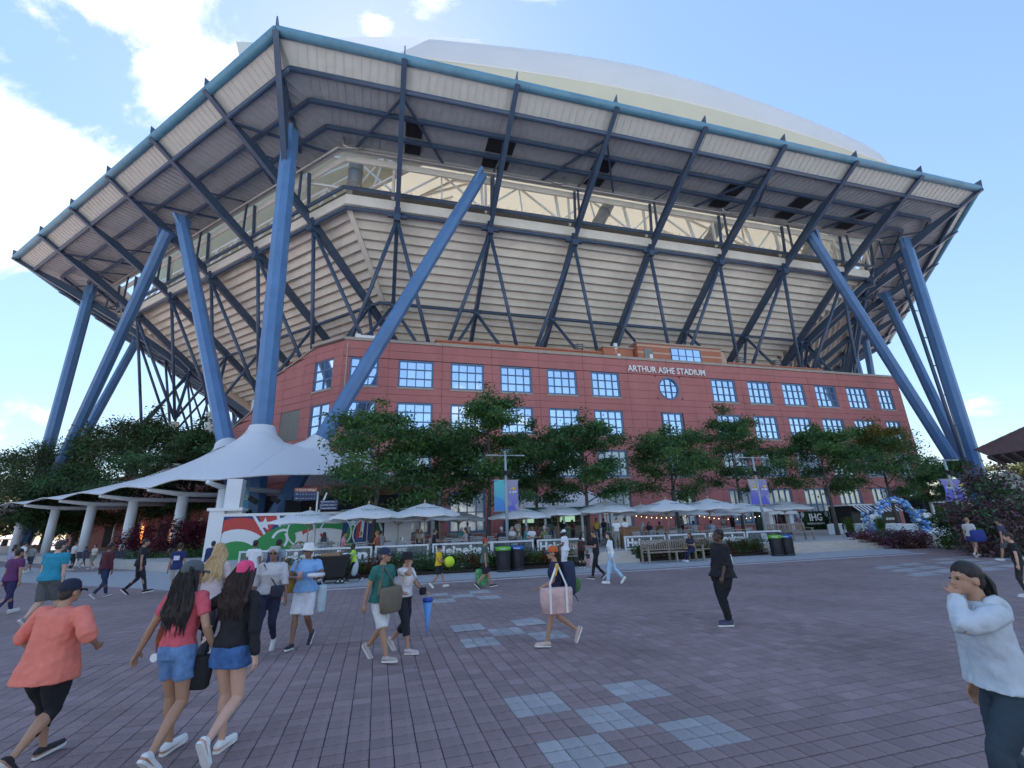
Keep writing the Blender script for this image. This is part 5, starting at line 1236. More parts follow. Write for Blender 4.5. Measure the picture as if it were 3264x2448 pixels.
for kk, (x0, x1, lab) in enumerate(((1842, 1888, 'black menu kiosk with striped awning left of the flower arch'), (1896, 1946, 'black menu kiosk with striped awning inside the flower arch'))):
    kt = thing('kiosk', atn((x0+x1)/2, 1140, 34), lab, 'kiosk'); m = MB(); a_, b_, za, zb_ = pxbox(m, x0, x1, 1092, 1152, 34, 2.2); m.build('body', mat('black_panel', (.015, .016, .02), .5), kt)
    for k in range(10):
        u, v = a_+(b_-a_)*(.1+.085*k), a_+(b_-a_)*(.1+.085*(k+1)); m = MB(); m.prism([W(u, 33.98, zb_), W(v, 33.98, zb_), W(v, 33.3, zb_-.55), W(u, 33.3, zb_-.55)], Z(.03)); m.build('awning_stripe', STRN if k % 2 else WHITE, kt)
    m = MB(); m.sn(a_-.2, b_+.2, 33.9, 36.3, zb_, zb_+.12); m.build('roof', WHITE, kt)
    for r in range(2):
        for c in range(4 if r else 3): m = MB(); u = a_+(b_-a_)*(.35+.13*c-(.06 if r else 0)); m.sn(u, u+(b_-a_)*.09, 33.93, 33.99, zb_-1.3-r*.5, zb_-1.1-r*.5); m.build('menu_card', WHITE, kt)
dk = thing('dark_booth', atn(2050, 1130, 33), 'dark open booth with a white inner frame at the right end of the building', 'booth'); m = MB(); pxbox(m, 2000, 2085, 1070, 1160, 34, 2); m.build('body', DARK, dk)
m = MB(); pxbox(m, 2018, 2022, 1082, 1140, 33.7, .2); pxbox(m, 2048, 2051, 1082, 1140, 33.7, .2); pxbox(m, 2018, 2051, 1082, 1086, 33.65, .3); m.build('frame', WHITE, dk)
for k, (x0, x1, n_) in enumerate(((1792, 1820, 27.5), (1828, 1862, 27.5), (1866, 1884, 27), (1915, 1950, 26), (1953, 1984, 26), (2010, 2030, 25), (2038, 2062, 25))):
    fp = thing('barrier', atn((x0+x1)/2, 1155, n_), 'low white barrier board, number %s from the left along the right end of the terrace' % ['one', 'two', 'three', 'four', 'five', 'six', 'seven'][k], 'barrier', 0, 'low white barrier boards')
    m = MB(); pxbox(m, x0, x1, 1133, 1156, n_, .05); m.build('panel', mat('pale_barrier_panel', (.55, .6, .64), .5), fp); m = MB(); pxbox(m, x0-.8, x1+.8, 1131, 1133, n_-.03, .1); pxbox(m, x0-.8, x0+.4, 1133, 1158, n_-.03, .1); pxbox(m, x1-.4, x1+.8, 1133, 1158, n_-.03, .1); m.build('frame', WHITE, fp)
# flower arch
ar = thing('flower_arch', at(1945, 1158, TZ), 'arch of pale blue balloons and flowers with white discs on both feet', 'flower arch')
aN = 23.5; Lf, Rt = atn(1884, 1150, aN), atn(2000, 1150, aN); ta = tall((Lf+Rt)/2, 1077); c_s = ((Lf+Rt)/2)@D1; hw = (Rt@D1-Lf@D1)/2
cols3 = [mat('pale_blue_petal', (.30, .52, .85), .5), mat('sky_blue_petal', (.12, .3, .7), .5), mat('white_petal', (.75, .82, .9), .5)]
rd = random.Random(5); mbs = [MB(), MB(), MB()]; lv = []
for k in range(330):
    u = rd.random()
    if u < .22: s_, z_ = -1, rd.uniform(TZ, TZ+1.5); x = c_s-hw+rd.uniform(-.35, .35)
    elif u < .44: s_, z_ = 1, rd.uniform(TZ, TZ+1.5); x = c_s+hw+rd.uniform(-.4, .4)
    else: a = math.pi*(u-.44)/.56; x = c_s+math.cos(a)*hw*.72+rd.uniform(-.14, .14); z_ = TZ+.9+math.sin(a)*(ta-TZ-1.0)+rd.uniform(-.15, .15)
    r = rd.uniform(.06, .15); mbs[k % 3].ell(W(x, aN+rd.uniform(-.25, .25), z_), r, r, r*.9, 8, 5); lv.append(W(x+rd.uniform(-.15, .15), aN+rd.uniform(-.25, .25), z_+rd.uniform(-.15, .15)))
for k in range(3): mbs[k].build('blossom', cols3[k], ar, True)['kind'] = 'stuff'
me = leaf_mesh('arch_leaves', np.repeat(np.array(lv), 6, 0)+RNG.normal(size=(len(lv)*6, 3))*.1, .13, base=ar.location); me.materials.append(LF2); o = bpy.data.objects.new('arch_leaves', me); COL.objects.link(o); o.parent = ar; o['kind'] = 'stuff'
for q in (-1, 1):
    for e in (-.17, .17): m = MB(); m.ell(W(c_s+q*hw+e, aN-.38, TZ+1.15), .17, .02, .17, 14, 6); m.build('white_disc', WHITE, ar, True)
# dark roof that enters at the right edge
rf = thing('roof_corner', W(50, 26, 0), 'corner of a dark shingled roof entering at the right edge of the photo', 'roof')
a_ = atn(2106, 973, 24); b_ = atn(2330, 870, 24); c_ = atn(2330, 955, 24); e_ = atn(2135, 984, 24)
DRK = mat('dark_red_shingle', (.07, .035, .04), .8, var=.3, vscale=3)
vv_ = (a_-EYE)*np.array([1, 1, 0]); vv_ /= np.linalg.norm(vv_); m = MB(); m.prism([a_, b_, c_, e_], vv_*9+D1*2.5); m.build('roof', DRK, rf)
m = MB()
for k in range(8): p = e_+(c_-e_)*k/8; m.bar(p-Z(.12), p-Z(.12)+vv_*8+D1*2, .2, .2)
m.build('rafter', mat('dark_wood', (.05, .03, .03), .8), rf); 
for k in range(12):
    m = MB(); p = a_+(b_-a_)*k/12; q = a_+(b_-a_)*(k+1)/12; m.bar(p+Z(.03), q+Z(.05), .12, .09); m.build('shingle', DRK, rf)
m = MB(); p = atn(2300, 1050, 27); p[2] = 0; m.tube([p, p+Z(4.6)], .25, 10); m.build('post', DRK, rf)
# far trees and buildings beyond the stadium, left and right
for k, (x, n_, y, R) in enumerate(((2170, 95, 1006, 12), (2215, 90, 1000, 13), (2130, 110, 1035, 10), (-30, 150, 1050, 14), (30, 140, 1075, 12), (110, 150, 1085, 12), (230, 160, 1090, 12), (2290, 100, 1010, 12))):
    P = atn(x, 1100, n_); P[2] = 0; tree(P, tall(P, y), R, 2, ['far tree on the right under the dark roof corner', 'far sunlit tree at the right edge', 'lower far tree beside the right-hand legs', 'far tree at the left edge', 'far tree on the left behind the small parasol', 'far tree on the left behind the end of the tent', 'far tree on the left seen under the tent', 'far tree just outside the right edge'][k], 'far trees beyond the grounds', [leafmat('far_leaf', (.13, .15, .06), (.2, .2, .09)), LFD, LF1], nl=5000, ls=1.1, seed=80+k, trunk_r=.5, name='far_tree', dens=1.2)
fb = thing('far_building', atn(2180, 1080, 80), 'distant grey green building with a faceted roof under the far trees at the right', 'building'); m = MB(); pxbox(m, 2122, 2330, 1040, 1110, 80, 10); m.build('wall', mat('grey_green_cladding', (.17, .21, .2), .7, var=.2, vscale=.15), fb)
m = MB(); a_, b_, c_ = atn(2120, 1045, 79.8), atn(2175, 1015, 79.8), atn(2235, 1045, 79.8); m.prism([a_, b_, c_], N1*10); m.build('roof', mat('grey_green_roof', (.2, .25, .24), .7), fb)
m = MB(); a_, b_, c_, e_ = atn(2180, 1040, 79), atn(2330, 1020, 79), atn(2330, 1060, 79), atn(2180, 1060, 79); m.prism([a_, e_, c_, b_], N1*10); m.build('roof', mat('grey_green_roof', (.2, .25, .24), .7), fb)
# what stands behind the photographer: it only shows in the windows
bk = thing('arena_behind', (-10, -70, 0), 'pale modern arena with white roof trusses behind the photographer, seen mirrored in the windows', 'building')
m = MB(); m.bx(-60, 60, -90, -60, 0, 13); m.build('wall', mat('pale_cladding', (.5, .5, .48), .6, var=.1), bk); m = MB()
for k in range(24): m.bar((-60+k*5, -59.5, 9), (-57.5+k*5, -59.5, 15), .5, .5); m.bar((-57.5+k*5, -59.5, 15), (-55+k*5, -59.5, 9), .5, .5)
m.bar((-60, -59.5, 15), (60, -59.5, 15), .7, .7); m.build('truss', WHITEST, bk)
# ---------------------------------------------------------------- people
def V3(*a): return np.array(a, float)
def rotx(a): c, s = math.cos(a), math.sin(a); return np.array([[1,0,0],[0,c,-s],[0,s,c]])
def rotz(a): c, s = math.cos(a), math.sin(a); return np.array([[c,-s,0],[s,c,0],[0,0,1]])
def capsule(m, p1, p2, r1, r2, n=10, flat=False):
    p1, p2 = np.array(p1, float), np.array(p2, float); d = p2-p1; L_ = np.linalg.norm(d)+1e-9; d /= L_
    if flat: m.tube([p1, p2], [r1, r2], n); return
    pts = [p1-d*r1, p1-d*r1*.8, p1-d*r1*.45, p1, p2, p2+d*r2*.45, p2+d*r2*.8, p2+d*r2]; rs = [r1*.05, r1*.6, r1*.9, r1, r2, r2*.9, r2*.6, r2*.05]
    m.tube(pts, rs, n)
def chain(m, pts, rs, n=12, flat0=False, flat1=False):
    P_, R_ = [], []; pts = [np.array(p, float) for p in pts]
    for i in range(len(pts)-1):
        for k in range(4):
            f_ = k/4; P_.append(pts[i]*(1-f_)+pts[i+1]*f_); R_.append(rs[i]*(1-f_)+rs[i+1]*f_)
    P_.append(pts[-1]); R_.append(rs[-1])
    d0 = (P_[0]-P_[1]); d0 /= np.linalg.norm(d0)+1e-9; d1 = P_[-1]-P_[-2]; d1 /= np.linalg.norm(d1)+1e-9
    if not flat0: P_ = [P_[0]+d0*R_[0]*k for k in (1, .8, .45)]+P_; R_ = [R_[0]*k for k in (.05, .6, .9)]+R_
    if not flat1: e, r = P_[-1], R_[-1]; P_ += [e+d1*r*k for k in (.45, .8, 1)]; R_ += [r*k for k in (.9, .6, .05)]
    m.tube(P_, R_, n)
def loft(m, rings, n=18):                          # rings: centre, rx, ry, R
    vs = []
    for c, rx, ry, R in rings:
        for k in range(n):
            a = 2*math.pi*k/n; ca, sa = math.cos(a), math.sin(a); ex = .85
            p = np.array([rx*math.copysign(abs(ca)**ex, ca), ry*math.copysign(abs(sa)**ex, sa), 0]); vs.append(np.array(c)+R@p)
    fs = [(i*n+k, i*n+(k+1) % n, (i+1)*n+(k+1) % n, (i+1)*n+k) for i in range(len(rings)-1) for k in range(n)]
    fs += [tuple(range(n))[::-1], tuple((len(rings)-1)*n+k for k in range(n))]; m.add(vs, fs)
WRINK = bpy.data.textures.new('wrinkle', 'CLOUDS'); WRINK.noise_scale = .085; WRINK.noise_depth = 2
def fuse(mb, name, vox, mt, parent, smooth=4, wrinkle=0., base=None):
    me = mb.mesh(name, (0,0,0)); o = bpy.data.objects.new('tmp', me)
    r = o.modifiers.new('r', 'REMESH'); r.mode = 'VOXEL'; r.voxel_size = vox
    if smooth: s = o.modifiers.new('s', 'SMOOTH'); s.factor = .5; s.iterations = smooth
    if wrinkle: d = o.modifiers.new('d', 'DISPLACE'); d.texture = WRINK; d.strength = wrinkle; d.mid_level = .5; d.texture_coords = 'LOCAL'
    nm = evalmesh(o); bpy.data.meshes.remove(me)
    nm.name = name; nm.polygons.foreach_set('use_smooth', [True]*len(nm.polygons)); nm.materials.clear(); nm.materials.append(mt)
    ob = bpy.data.objects.new(name, nm); COL.objects.link(ob); ob.parent = parent; return ob
def ik(a, t, l1, l2, hint):
    a, t, hint = np.array(a, float), np.array(t, float), np.array(hint, float); d = t-a; D = np.linalg.norm(d); u = d/(D+1e-9)
    if D > (l1+l2)*.998: D = (l1+l2)*.998; t = a+u*D
    x = (l1*l1-l2*l2+D*D)/(2*D); h = math.sqrt(max(0, l1*l1-x*x)); w = hint-u*(hint@u); w /= np.linalg.norm(w)+1e-9
    return a+u*x+w*h, t
SK = {'fair': (.60, .36, .26), 'tan': (.42, .235, .15), 'brown': (.24, .12, .075), 'dark': (.09, .045, .03)}
def skin(k): return mat('skin_'+k, SK[k], .5, var=.06, vscale=8)
def cloth(c, nm=None, rough=.85): return mat('cloth_%02d%02d%02d' % tuple(int(v*99) for v in c), c, rough, var=.10, vscale=9, bump=.25, bscale=160)
DENIM = mat('blue_denim', (.13, .25, .48), .9, var=.3, vscale=14, bump=.4, bscale=200)
DENIMD = mat('dark_blue_denim', (.05, .13, .32), .9, var=.35, vscale=14, bump=.4, bscale=200)
HAIRM = lambda c: mat('hair_%02d%02d' % (int(c[0]*99), int(c[1]*99)), c, .45, var=.45, vscale=14, stretch=(6, 6, .8), bump=.6, bscale=40)
def person(P, top_y, rz, label, sk='tan', hair=(.02, .015, .012), hstyle='short', top=None, sleeve='short', hem=.98, loose=1., bot=None, btype='pants', blen=1., shoe=(.7,.7,.7), hat=None, hatc=None, build=1., female=False,
           legs=((-.09, .0, 0), (.09, 0, 0)), arms=((-.26, .03, .80), (.26, .03, .80)), elbows=((-.3, -1, -.2), (.3, -1, -.2)), lean=.03, headyaw=0., headpitch=0., vox=.018, H=None, group=None, glasses=False, neckline=None, seated=False, offs=False, place='walking'):
    P = np.array(P, float); 
    if H is None: H = tall(P, top_y)-P[2]-(.02 if hat else 0)
    k = H/1.72; t = thing('person', P, label, 'person', rz, group)
    skm = skin(sk); b = build; J = {}
    R = rotx(-lean); pel = V3(0, 0, .93)*k
    if seated: pel = V3(0, 0, .56)*k
    def T(x, y, z): return pel + R@(V3(x, y, z-.93)*k)
    hips = [T(-.085*b, 0, .90), T(.085*b, 0, .90)]; knees = []; ank = []
    for i, lg in enumerate(legs):
        tx, ty, pitch = lg[:3]; z = .085+.13*math.sin(max(0, pitch))**1 + (lg[3] if len(lg) > 3 else 0) 
        tgt = V3(tx, ty, z)*k
        kn, an = ik(hips[i], tgt, .42*k, .415*k, (.0, 1, 0.1)); knees.append(kn); ank.append(an)
    shs = [T(-.165*b, 0, 1.385), T(.165*b, 0, 1.385)]; elb = []; wri = []
    for i, a in enumerate(arms):
        tg = pel + V3(a[0], a[1], a[2]-.93)*k; e, w = ik(shs[i], tg, .285*k, .245*k, elbows[i]); elb.append(e); wri.append(w)
    # ---- body
    m = MB(); n0 = T(0, -.01, 1.42); hc = T(0, .025, 1.595)
    HR = rotz(-headyaw)@rotx(headpitch-lean*.3)
    loft(m, [(T(0,0,.84), .10*k*b, .08*k*b, R), (T(0,0,.93), .155*k*b, .105*k*b, R), (T(0,0,1.08), .125*k*b, .09*k*b, R), (T(0,.01,1.25), .15*k*b, .105*k*b, R), (T(0,0,1.37), .155*k*b, .085*k*b, R), (T(0,-.01,1.44), .07*k, .06*k, R)])
    chain(m, [T(0,-.012,1.38), T(0,0,1.5), hc-V3(0,.01,.02)*k], [.062*k, .052*k, .055*k])
    hp = lambda x, y, z: hc+HR@(V3(x, y, z)*k)
    m.ell(hp(0, -.012, .025), .074*k, .094*k, .092*k, 16, 12, HR); m.ell(hp(0, .022, -.035), .056*k, .066*k, .078*k, 16, 10, HR)
    m.ell(hp(0, .068, -.085), .026*k, .022*k, .02*k, 10, 6, HR)
    if vox < .012 or True:
        m.ell(hp(0, .098, -.022), .013*k, .02*k, .02*k, 8, 6, HR); m.ell(hp(0, .088, .0), .009*k, .014*k, .03*k, 8, 6, HR); m.ell(hp(0, .082, -.058), .026*k, .014*k, .010*k, 8, 6, HR)
        for s in (-1, 1): m.ell(hp(s*.075, -.008, -.012), .011*k, .022*k, .032*k, 8, 6, HR)
        m.ell(hp(0, .078, .025), .05*k, .014*k, .010*k, 8, 6, HR)
    fine = vox < .011
    for i in (0, 1):
        s = -1 if i == 0 else 1
        chain(m, [T(s*.12*b, 0, 1.375), shs[i], (shs[i]+elb[i])/2, elb[i], (elb[i]*.65+wri[i]*.35), wri[i]], [.05*k, .052*k*b, .043*k*b, .035*k, .037*k, .024*k])
        d = wri[i]-elb[i]; d /= np.linalg.norm(d)+1e-9; side = np.cross(d, (0, 1, 0) if abs(d[1]) < .8 else (0, 0, 1)); side /= np.linalg.norm(side); nrm = np.cross(side, d)
        if abs(d[1]) < .8: side, nrm = nrm, side          # palm faces inward, fingers fan front to back
        inw = np.array([-s, 0, 0]); 
        if nrm@inw < 0: nrm = -nrm
        pw = wri[i]+d*.055*k; 
        for q in (-.021, 0, .021): capsule(m, wri[i]+side*q*.7*k, wri[i]+d*.085*k+side*q*k, .0155*k, .0145*k, 8)
        for q, ln in ((-.03, .062), (-.0105, .075), (.0105, .072), (.03, .056)):
            f0 = wri[i]+d*.088*k+side*q*k; f1 = f0+(d*.9+nrm*.35)*ln*.52*k; f2 = f1+(d*.55+nrm*.8)*ln*.5*k
            chain(m, [f0, f1, f2], [.0098*k, .0088*k, .0075*k], 6)
        fs_ = 1 if side[1] > 0 else -1
        t0 = wri[i]+d*.03*k+side*fs_*.022*k; t1 = t0+(d*.6+side*fs_*.7+nrm*.3)*.036*k; t2 = t1+(d*.85+side*fs_*.2+nrm*.35)*.032*k; chain(m, [t0, t1, t2], [.0125*k, .0115*k, .009*k], 6)
        # legs
        mid = (hips[i]+knees[i])/2; cf = knees[i]*.68+ank[i]*.32-V3(0, .012, 0)*k
        chain(m, [hips[i], mid, knees[i], cf, ank[i]*.85+knees[i]*.15, ank[i]], [.083*k*b, .073*k*b, .052*k, .054*k*b**.5, .034*k, .032*k])
    toes = []
    for i, lg in enumerate(legs):
        pitch = lg[2]; fd = V3(0, math.cos(pitch), -math.sin(pitch)); heel = ank[i]+V3(0, -.045, -.045)*k if pitch < .15 else ank[i]-fd*.05*k+V3(0, 0, -.03)*k
        if pitch >= .15: upf = V3(0, math.sin(pitch), math.cos(pitch)); heel = ank[i]-fd*.045*k-upf*.045*k
        toe = heel+fd*.225*k; toes.append((heel, toe, pitch)); chain(m, [heel, (heel+toe)/2, toe], [.036*k, .035*k, .026*k], 8); capsule(m, ank[i], heel+fd*.05*k, .032*k, .034*k)
    fuse(m, 'body', vox*.62 if fine else vox*.8, skm, t, 3 if fine else 2)
    # ---- clothes
    g = loose
    if top is not None:
        m = MB(); fl = 1.0+.10*g
        hx = .192 if hem < .92 else .168; rings = [(T(0, 0, hem), (hx+.06*(g-1))*k*b, (hx-.045+.07*(g-1))*k*b, R)]
        if hem < .95: rings.append((T(0, 0, .96), .183*k*b*(.98+.04*g), .135*k*b*(.95+.05*g), R))
        rings += [(T(0, 0, 1.09), (.142+.02*(g-1)*3)*k*b, (.108+.02*(g-1)*3)*k*b, R), (T(0, .012 if not female else .028, 1.26), .166*k*b, (.118 if not female else .134)*k*b, R), (T(0, 0, 1.375), .172*k*b, .102*k*b, R), (T(0, -.008, 1.425), .115*k, .08*k, R), (T(0, -.008, 1.448), .082*k, .068*k, R)]
        loft(m, rings)
        for i in (0, 1):
            s = -1 if i == 0 else 1
            if sleeve == 'none': capsule(m, T(s*.12*b, 0, 1.385), shs[i], .055*k, .05*k); continue
            if sleeve == 'short': e = shs[i]*.38+elb[i]*.62; chain(m, [T(s*.10*b, 0, 1.38), shs[i], e], [.058*k, .064*k*b, .060*k*g**.5], flat1=True)
            elif sleeve == 'elbow': e = elb[i]*.8+wri[i]*.2; chain(m, [T(s*.10*b, 0, 1.38), shs[i], elb[i], e], [.058*k, .064*k*b, .056*k*g, .055*k*g], flat1=True)
            else: e = wri[i]; chain(m, [T(s*.10*b, 0, 1.38), shs[i], (shs[i]+elb[i])/2, elb[i], e*.9+elb[i]*.1, e], [.058*k, .062*k*b, .055*k*g*b, .049*k*g, .042*k*g, .034*k*g], flat1=True)
        fuse(m, 'shirt' if sleeve != 'hood' else 'hoodie', vox, top if not isinstance(top, tuple) else cloth(top), t, 3, .034*k)
    if bot is not None:
        m = MB(); bm_ = bot if not isinstance(bot, tuple) else cloth(bot)
        loft(m, [(T(0, 0, .845), .135*k*b, .105*k*b, R), (T(0, 0, .93), .178*k*b, .125*k*b, R), (T(0, 0, 1.04), .145*k*b, .108*k*b, R)])
        if btype == 'skirt':
            c = (knees[0]+knees[1])/2; zz = .93-blen*.5; loft(m, [(V3(0, 0, zz)*k+V3(0, c[1]*.2, 0), .20*k*b, .155*k*b, np.eye(3)), (T(0, 0, .84), .195*k*b, .14*k*b, R), (T(0, 0, .93), .19*k*b, .132*k*b, R), (T(0, 0, 1.02), .15*k*b, .11*k*b, R)])
        else:
            for i in (0, 1):
                hp_, kn, an = hips[i], knees[i], ank[i]; w = 1.0+.12*(btype == 'wide')
                if blen <= .5: e = hp_+(kn-hp_)*(blen/.5); chain(m, [hp_, (hp_+e)/2, e], [.094*k*b, .092*k*b*w, .088*k*b*w], flat1=True)
                else: f_ = (blen-.5)/.5; e = kn+(an-kn)*min(f_, .97); chain(m, [hp_, (hp_+kn)/2, kn, e], [.094*k*b, .084*k*b*w, .066*k*w, (.056-.008*f_)*k*(1.35 if btype == 'wide' else 1)], flat1=True)
        fuse(m, {'pants': 'trousers', 'wide': 'trousers', 'skirt': 'skirt'}.get(btype, 'shorts') if blen > .5 or btype == 'skirt' else 'shorts', vox, bm_, t, 3, .024*k)
    # ---- shoes
    shm = cloth(shoe) if isinstance(shoe, tuple) else shoe
    for i, (heel, toe, pitch) in enumerate(toes):
        m = MB(); fd = (toe-heel)/np.linalg.norm(toe-heel); u = np.cross((1, 0, 0), fd)
        chain(m, [heel+u*.012*k, (heel+toe)/2+u*.006*k, toe+fd*.012*k], [.038*k, .037*k, .030*k], 10); capsule(m, ank[i]*.8+heel*.2, heel+fd*.07*k+u*.02*k, .037*k, .036*k)
        so_ = fuse(m, 'shoe', max(.012, vox*.8), shm, t, 2)
        m = MB(); c0 = heel-u*.030*k-fd*.03*k; c1 = toe-u*.028*k+fd*.042*k
        pl_ = []
        for f_, w in ((0, .022), (.1, .035), (.5, .033), (.75, .042), (.93, .030), (1, .014)): pl_.append((c0+(c1-c0)*f_, w))
        poly_ = [c-V3(w, 0, 0)*k for c, w in pl_]+[c+V3(w, 0, 0)*k for c, w in pl_[::-1]]; m.prism([p-u*.010*k for p in poly_], u*.024*k)
        m.build('sole', cloth((.75, .74, .72)), so_, base=(0,0,0))
    # ---- hair and hat
    hm = HAIRM(hair); m = MB(); fine = vox < .0135
    if hstyle != 'bald':
        m.ell(hp(0, -.020, .040), .084*k, .098*k, .088*k, 14, 10, HR); m.ell(hp(0, -.05, -.02), .07*k, .06*k, .07*k, 12, 8, HR)
        if hstyle == 'afro': 
            for q in range(14): a = q*2.4; m.ell(hp(math.cos(a)*.05, -.03+math.sin(a)*.05, .05+.03*math.sin(q*1.7)), .05*k, .05*k, .05*k, 8, 6)
        if hstyle in ('long', 'curly'):
            rr = random.Random(int(abs(P[0]*100)))
            for q in range(9):
                x = (q-4)*.019; ln = rr.uniform(.42, .50) if hstyle == 'long' else rr.uniform(.3, .36)
                pts = [hp(x*.9, -.055, .03), hp(x*1.3, -.095, -.07), hp(0,0,0)+V3(x*1.6, -.12+rr.uniform(-.01, .01), -.2)*k, hp(0,0,0)+V3(x*1.9+rr.uniform(-.015, .015), -.135, -ln*.75)*k, hp(0,0,0)+V3(x*1.5+rr.uniform(-.03, .03), -.14, -ln)*k]
                chain(m, pts, [.024*k, .026*k, .026*k, .022*k, .006*k], 8)
            for s in (-1, 1): chain(m, [hp(s*.06, -.02, .04), hp(s*.083, -.02, -.05), hp(0,0,0)+V3(s*.085, -.05, -.17)*k, hp(0,0,0)+V3(s*.075, -.07, -.3)*k], [.03*k, .026*k, .026*k, .008*k], 8)
        if hstyle == 'pony': chain(m, [hp(0, -.11, .03), hp(0, -.15, -.04), hp(0, -.13, -.18), hp(.01, -.11, -.34)], [.03*k, .034*k, .03*k, .010*k], 8)
        if hstyle == 'bun': m.ell(hp(0, -.12, .05), .045*k, .045*k, .045*k, 10, 8)
        ho = fuse(m, 'hair', max(.011, vox*.8), hm, t, 1, .012*k)
        if hstyle in ('long', 'curly', 'pony') and fine:
            m = MB(); rr = random.Random(9); wav = .016 if hstyle == 'curly' else .006
            for q in range(150):
                x = rr.uniform(-.1, .1); ln = rr.uniform(.32, .54) if hstyle == 'long' else rr.uniform(.22, .42); ph = rr.uniform(0, 6)
                if hstyle == 'pony': x *= .4
                pts = [hp(x*.7, -.07+rr.uniform(-.02, .02), .08)]+[hp(0,0,0)+V3(x*(1.0+.4*f_)+wav*math.sin(ph+f_*14), -.125-.02*f_-.4*x*x/.1*.1+rr.uniform(-.012, .006), -.02-ln*f_)*k for f_ in np.linspace(.05, 1, 7)]
                m.tube(pts, [.0035*k]*7+[.001*k], 4, cap=False)
            m.build('hair_strands', hm, ho, True, base=(0,0,0))
    if hat:
        hc_ = cloth(hatc); m = MB()
        if hat == 'cap':
            pr = [(.0955, -.005), (.097, .02), (.088, .065), (.062, .095), (.03, .107), (.002, .109)]; n = 18; vs = []
            for r, z in pr:
                for q in range(n): a = 2*math.pi*q/n; vs.append(hp(r*math.cos(a)*.93, r*math.sin(a)*1.06-.02, z+.03))
            fs = [(i*n+q, i*n+(q+1) % n, (i+1)*n+(q+1) % n, (i+1)*n+q) for i in range(len(pr)-1) for q in range(n)]; m.add(vs, fs)
            h_ = m.build('cap', hc_, t, True, base=(0,0,0)); m = MB()
            arc_ = [(-.078+.156*q/8) for q in range(9)]
            a1 = [hp(x, .055+.0*x, .037-3*x*x) for x in arc_]; a2 = [hp(x*.85, .155-4.5*x*x, .02-4*x*x) for x in arc_]; poly2 = a1+a2[::-1]
            m.add(a1+a2+[p-V3(0, 0, .006)*k for p in a1+a2], [(q, q+1, 9+q+1, 9+q) for q in range(8)]+[(18+q, 27+q, 27+q+1, 18+q+1) for q in range(8)]+[(9+q, 10+q, 28+q, 27+q) for q in range(8)])
            m.build('cap_brim', hc_, h_, True, base=(0,0,0))
        else:
            pr = [(.16 if hat == 'sunhat' else .125, -.012 if hat == 'sunhat' else -.035), (.10, .02), (.096, .03), (.088, .09), (.06, .108), (.002, .112)]; n = 20; vs = []
            for r, z in pr:
                for q in range(n): a = 2*math.pi*q/n; vs.append(hp(r*math.cos(a), r*math.sin(a)*1.05-.012, z+.03+(.012*math.sin(2*a) if r > .11 else 0)))
            fs = [(i*n+q, i*n+(q+1) % n, (i+1)*n+(q+1) % n, (i+1)*n+q) for i in range(len(pr)-1) for q in range(n)]; m.add(vs, fs); h_ = m.build('hat', hc_, t, True, base=(0,0,0)); md = h_.modifiers.new('s', 'SOLIDIFY'); md.thickness = .006
    if glasses:
        m = MB()
        for s in (-1, 1): m.ell(hp(s*.034, .088, .006), .029*k, .012*k, .022*k, 10, 6, HR)
        m.bar(hp(-.07, .085, .012), hp(.07, .085, .012), .006, .008); m.build('sunglasses', mat('black_gloss', (.01, .01, .012), .15), t, True, base=(0,0,0))
    elif fine:
        for s in (-1, 1): m = MB(); m.ell(hp(s*.03, .0835, .004), .0135*k, .008*k, .0075*k, 8, 6, HR); m.build('eye', mat('eye', (.03, .02, .018), .2), t, True, base=(0,0,0))
        m = MB(); m.ell(hp(0, .0945, -.058), .022*k, .006*k, .006*k, 8, 6, HR); m.build('mouth', mat('lips', (.32, .11, .10), .5), t, True, base=(0,0,0))
    Rz = rotz(rz); w = lambda p: P+Rz@np.array(p)
    return {'t': t, 'k': k, 'hand': [w(wri[i]+(wri[i]-elb[i])/np.linalg.norm(wri[i]-elb[i])*.07*k) for i in (0, 1)], 'sh': [w(p) for p in shs], 'w': w, 'H': H, 'T': lambda x, y, z: w(T(x, y, z)), 'hc': w(hc), 'P': P, 'rz': rz}
def gp_(x, y, z=0.): return at(x, y, z)
PI = math.pi
WALKA = ((-.08, .27, -.15), (.08, -.27, .75)); WALKB = ((-.08, -.27, .75), (.08, .27, -.15)); STAND = ((-.1, .02, 0), (.1, -.02, 0))
HP = []
def pp(*a, **k):
    r = person(*a, **k); HP.append((k.get('label', a[3])[:40], round(r['H'], 2))); return r
coral = pp(gp_(52, 1662), 1247, -.15, 'woman in a loose coral tunic, black capri leggings and navy cap walking away', sk='tan', hair=(.04, .03, .03), top=(.80, .22, .16), sleeve='elbow', hem=.76, loose=1.35, bot=(.012, .012, .016), blen=.78, shoe=(.03, .03, .035), hat='cap', hatc=(.015, .02, .045), build=1.42, female=True, legs=((-.1, .22, -.1), (.1, -.22, .8)), arms=((-.36, .12, .96), (.34, .16, 1.06)), elbows=((-1, -.6, -.5), (1, -.7, -.4)), vox=.0105)
greyc = pp(gp_(342, 1652), 1207, -.12, 'woman with long dark hair, grey cap, pink red tee and denim shorts walking away', sk='tan', hair=(.015, .01, .01), hstyle='long', top=(.62, .10, .13), sleeve='short', hem=.965, bot=DENIM, btype='shorts', blen=.27, shoe=(.75, .76, .78), hat='cap', hatc=(.09, .11, .12), female=True, build=1.0, legs=((-.1, .2, -.1), (.1, -.22, .7)), arms=((-.44, .0, .86), (.30, .10, .92)), elbows=((-.5, -.7, -.2), (.6, -1, -.2)), headyaw=.25, vox=.010)
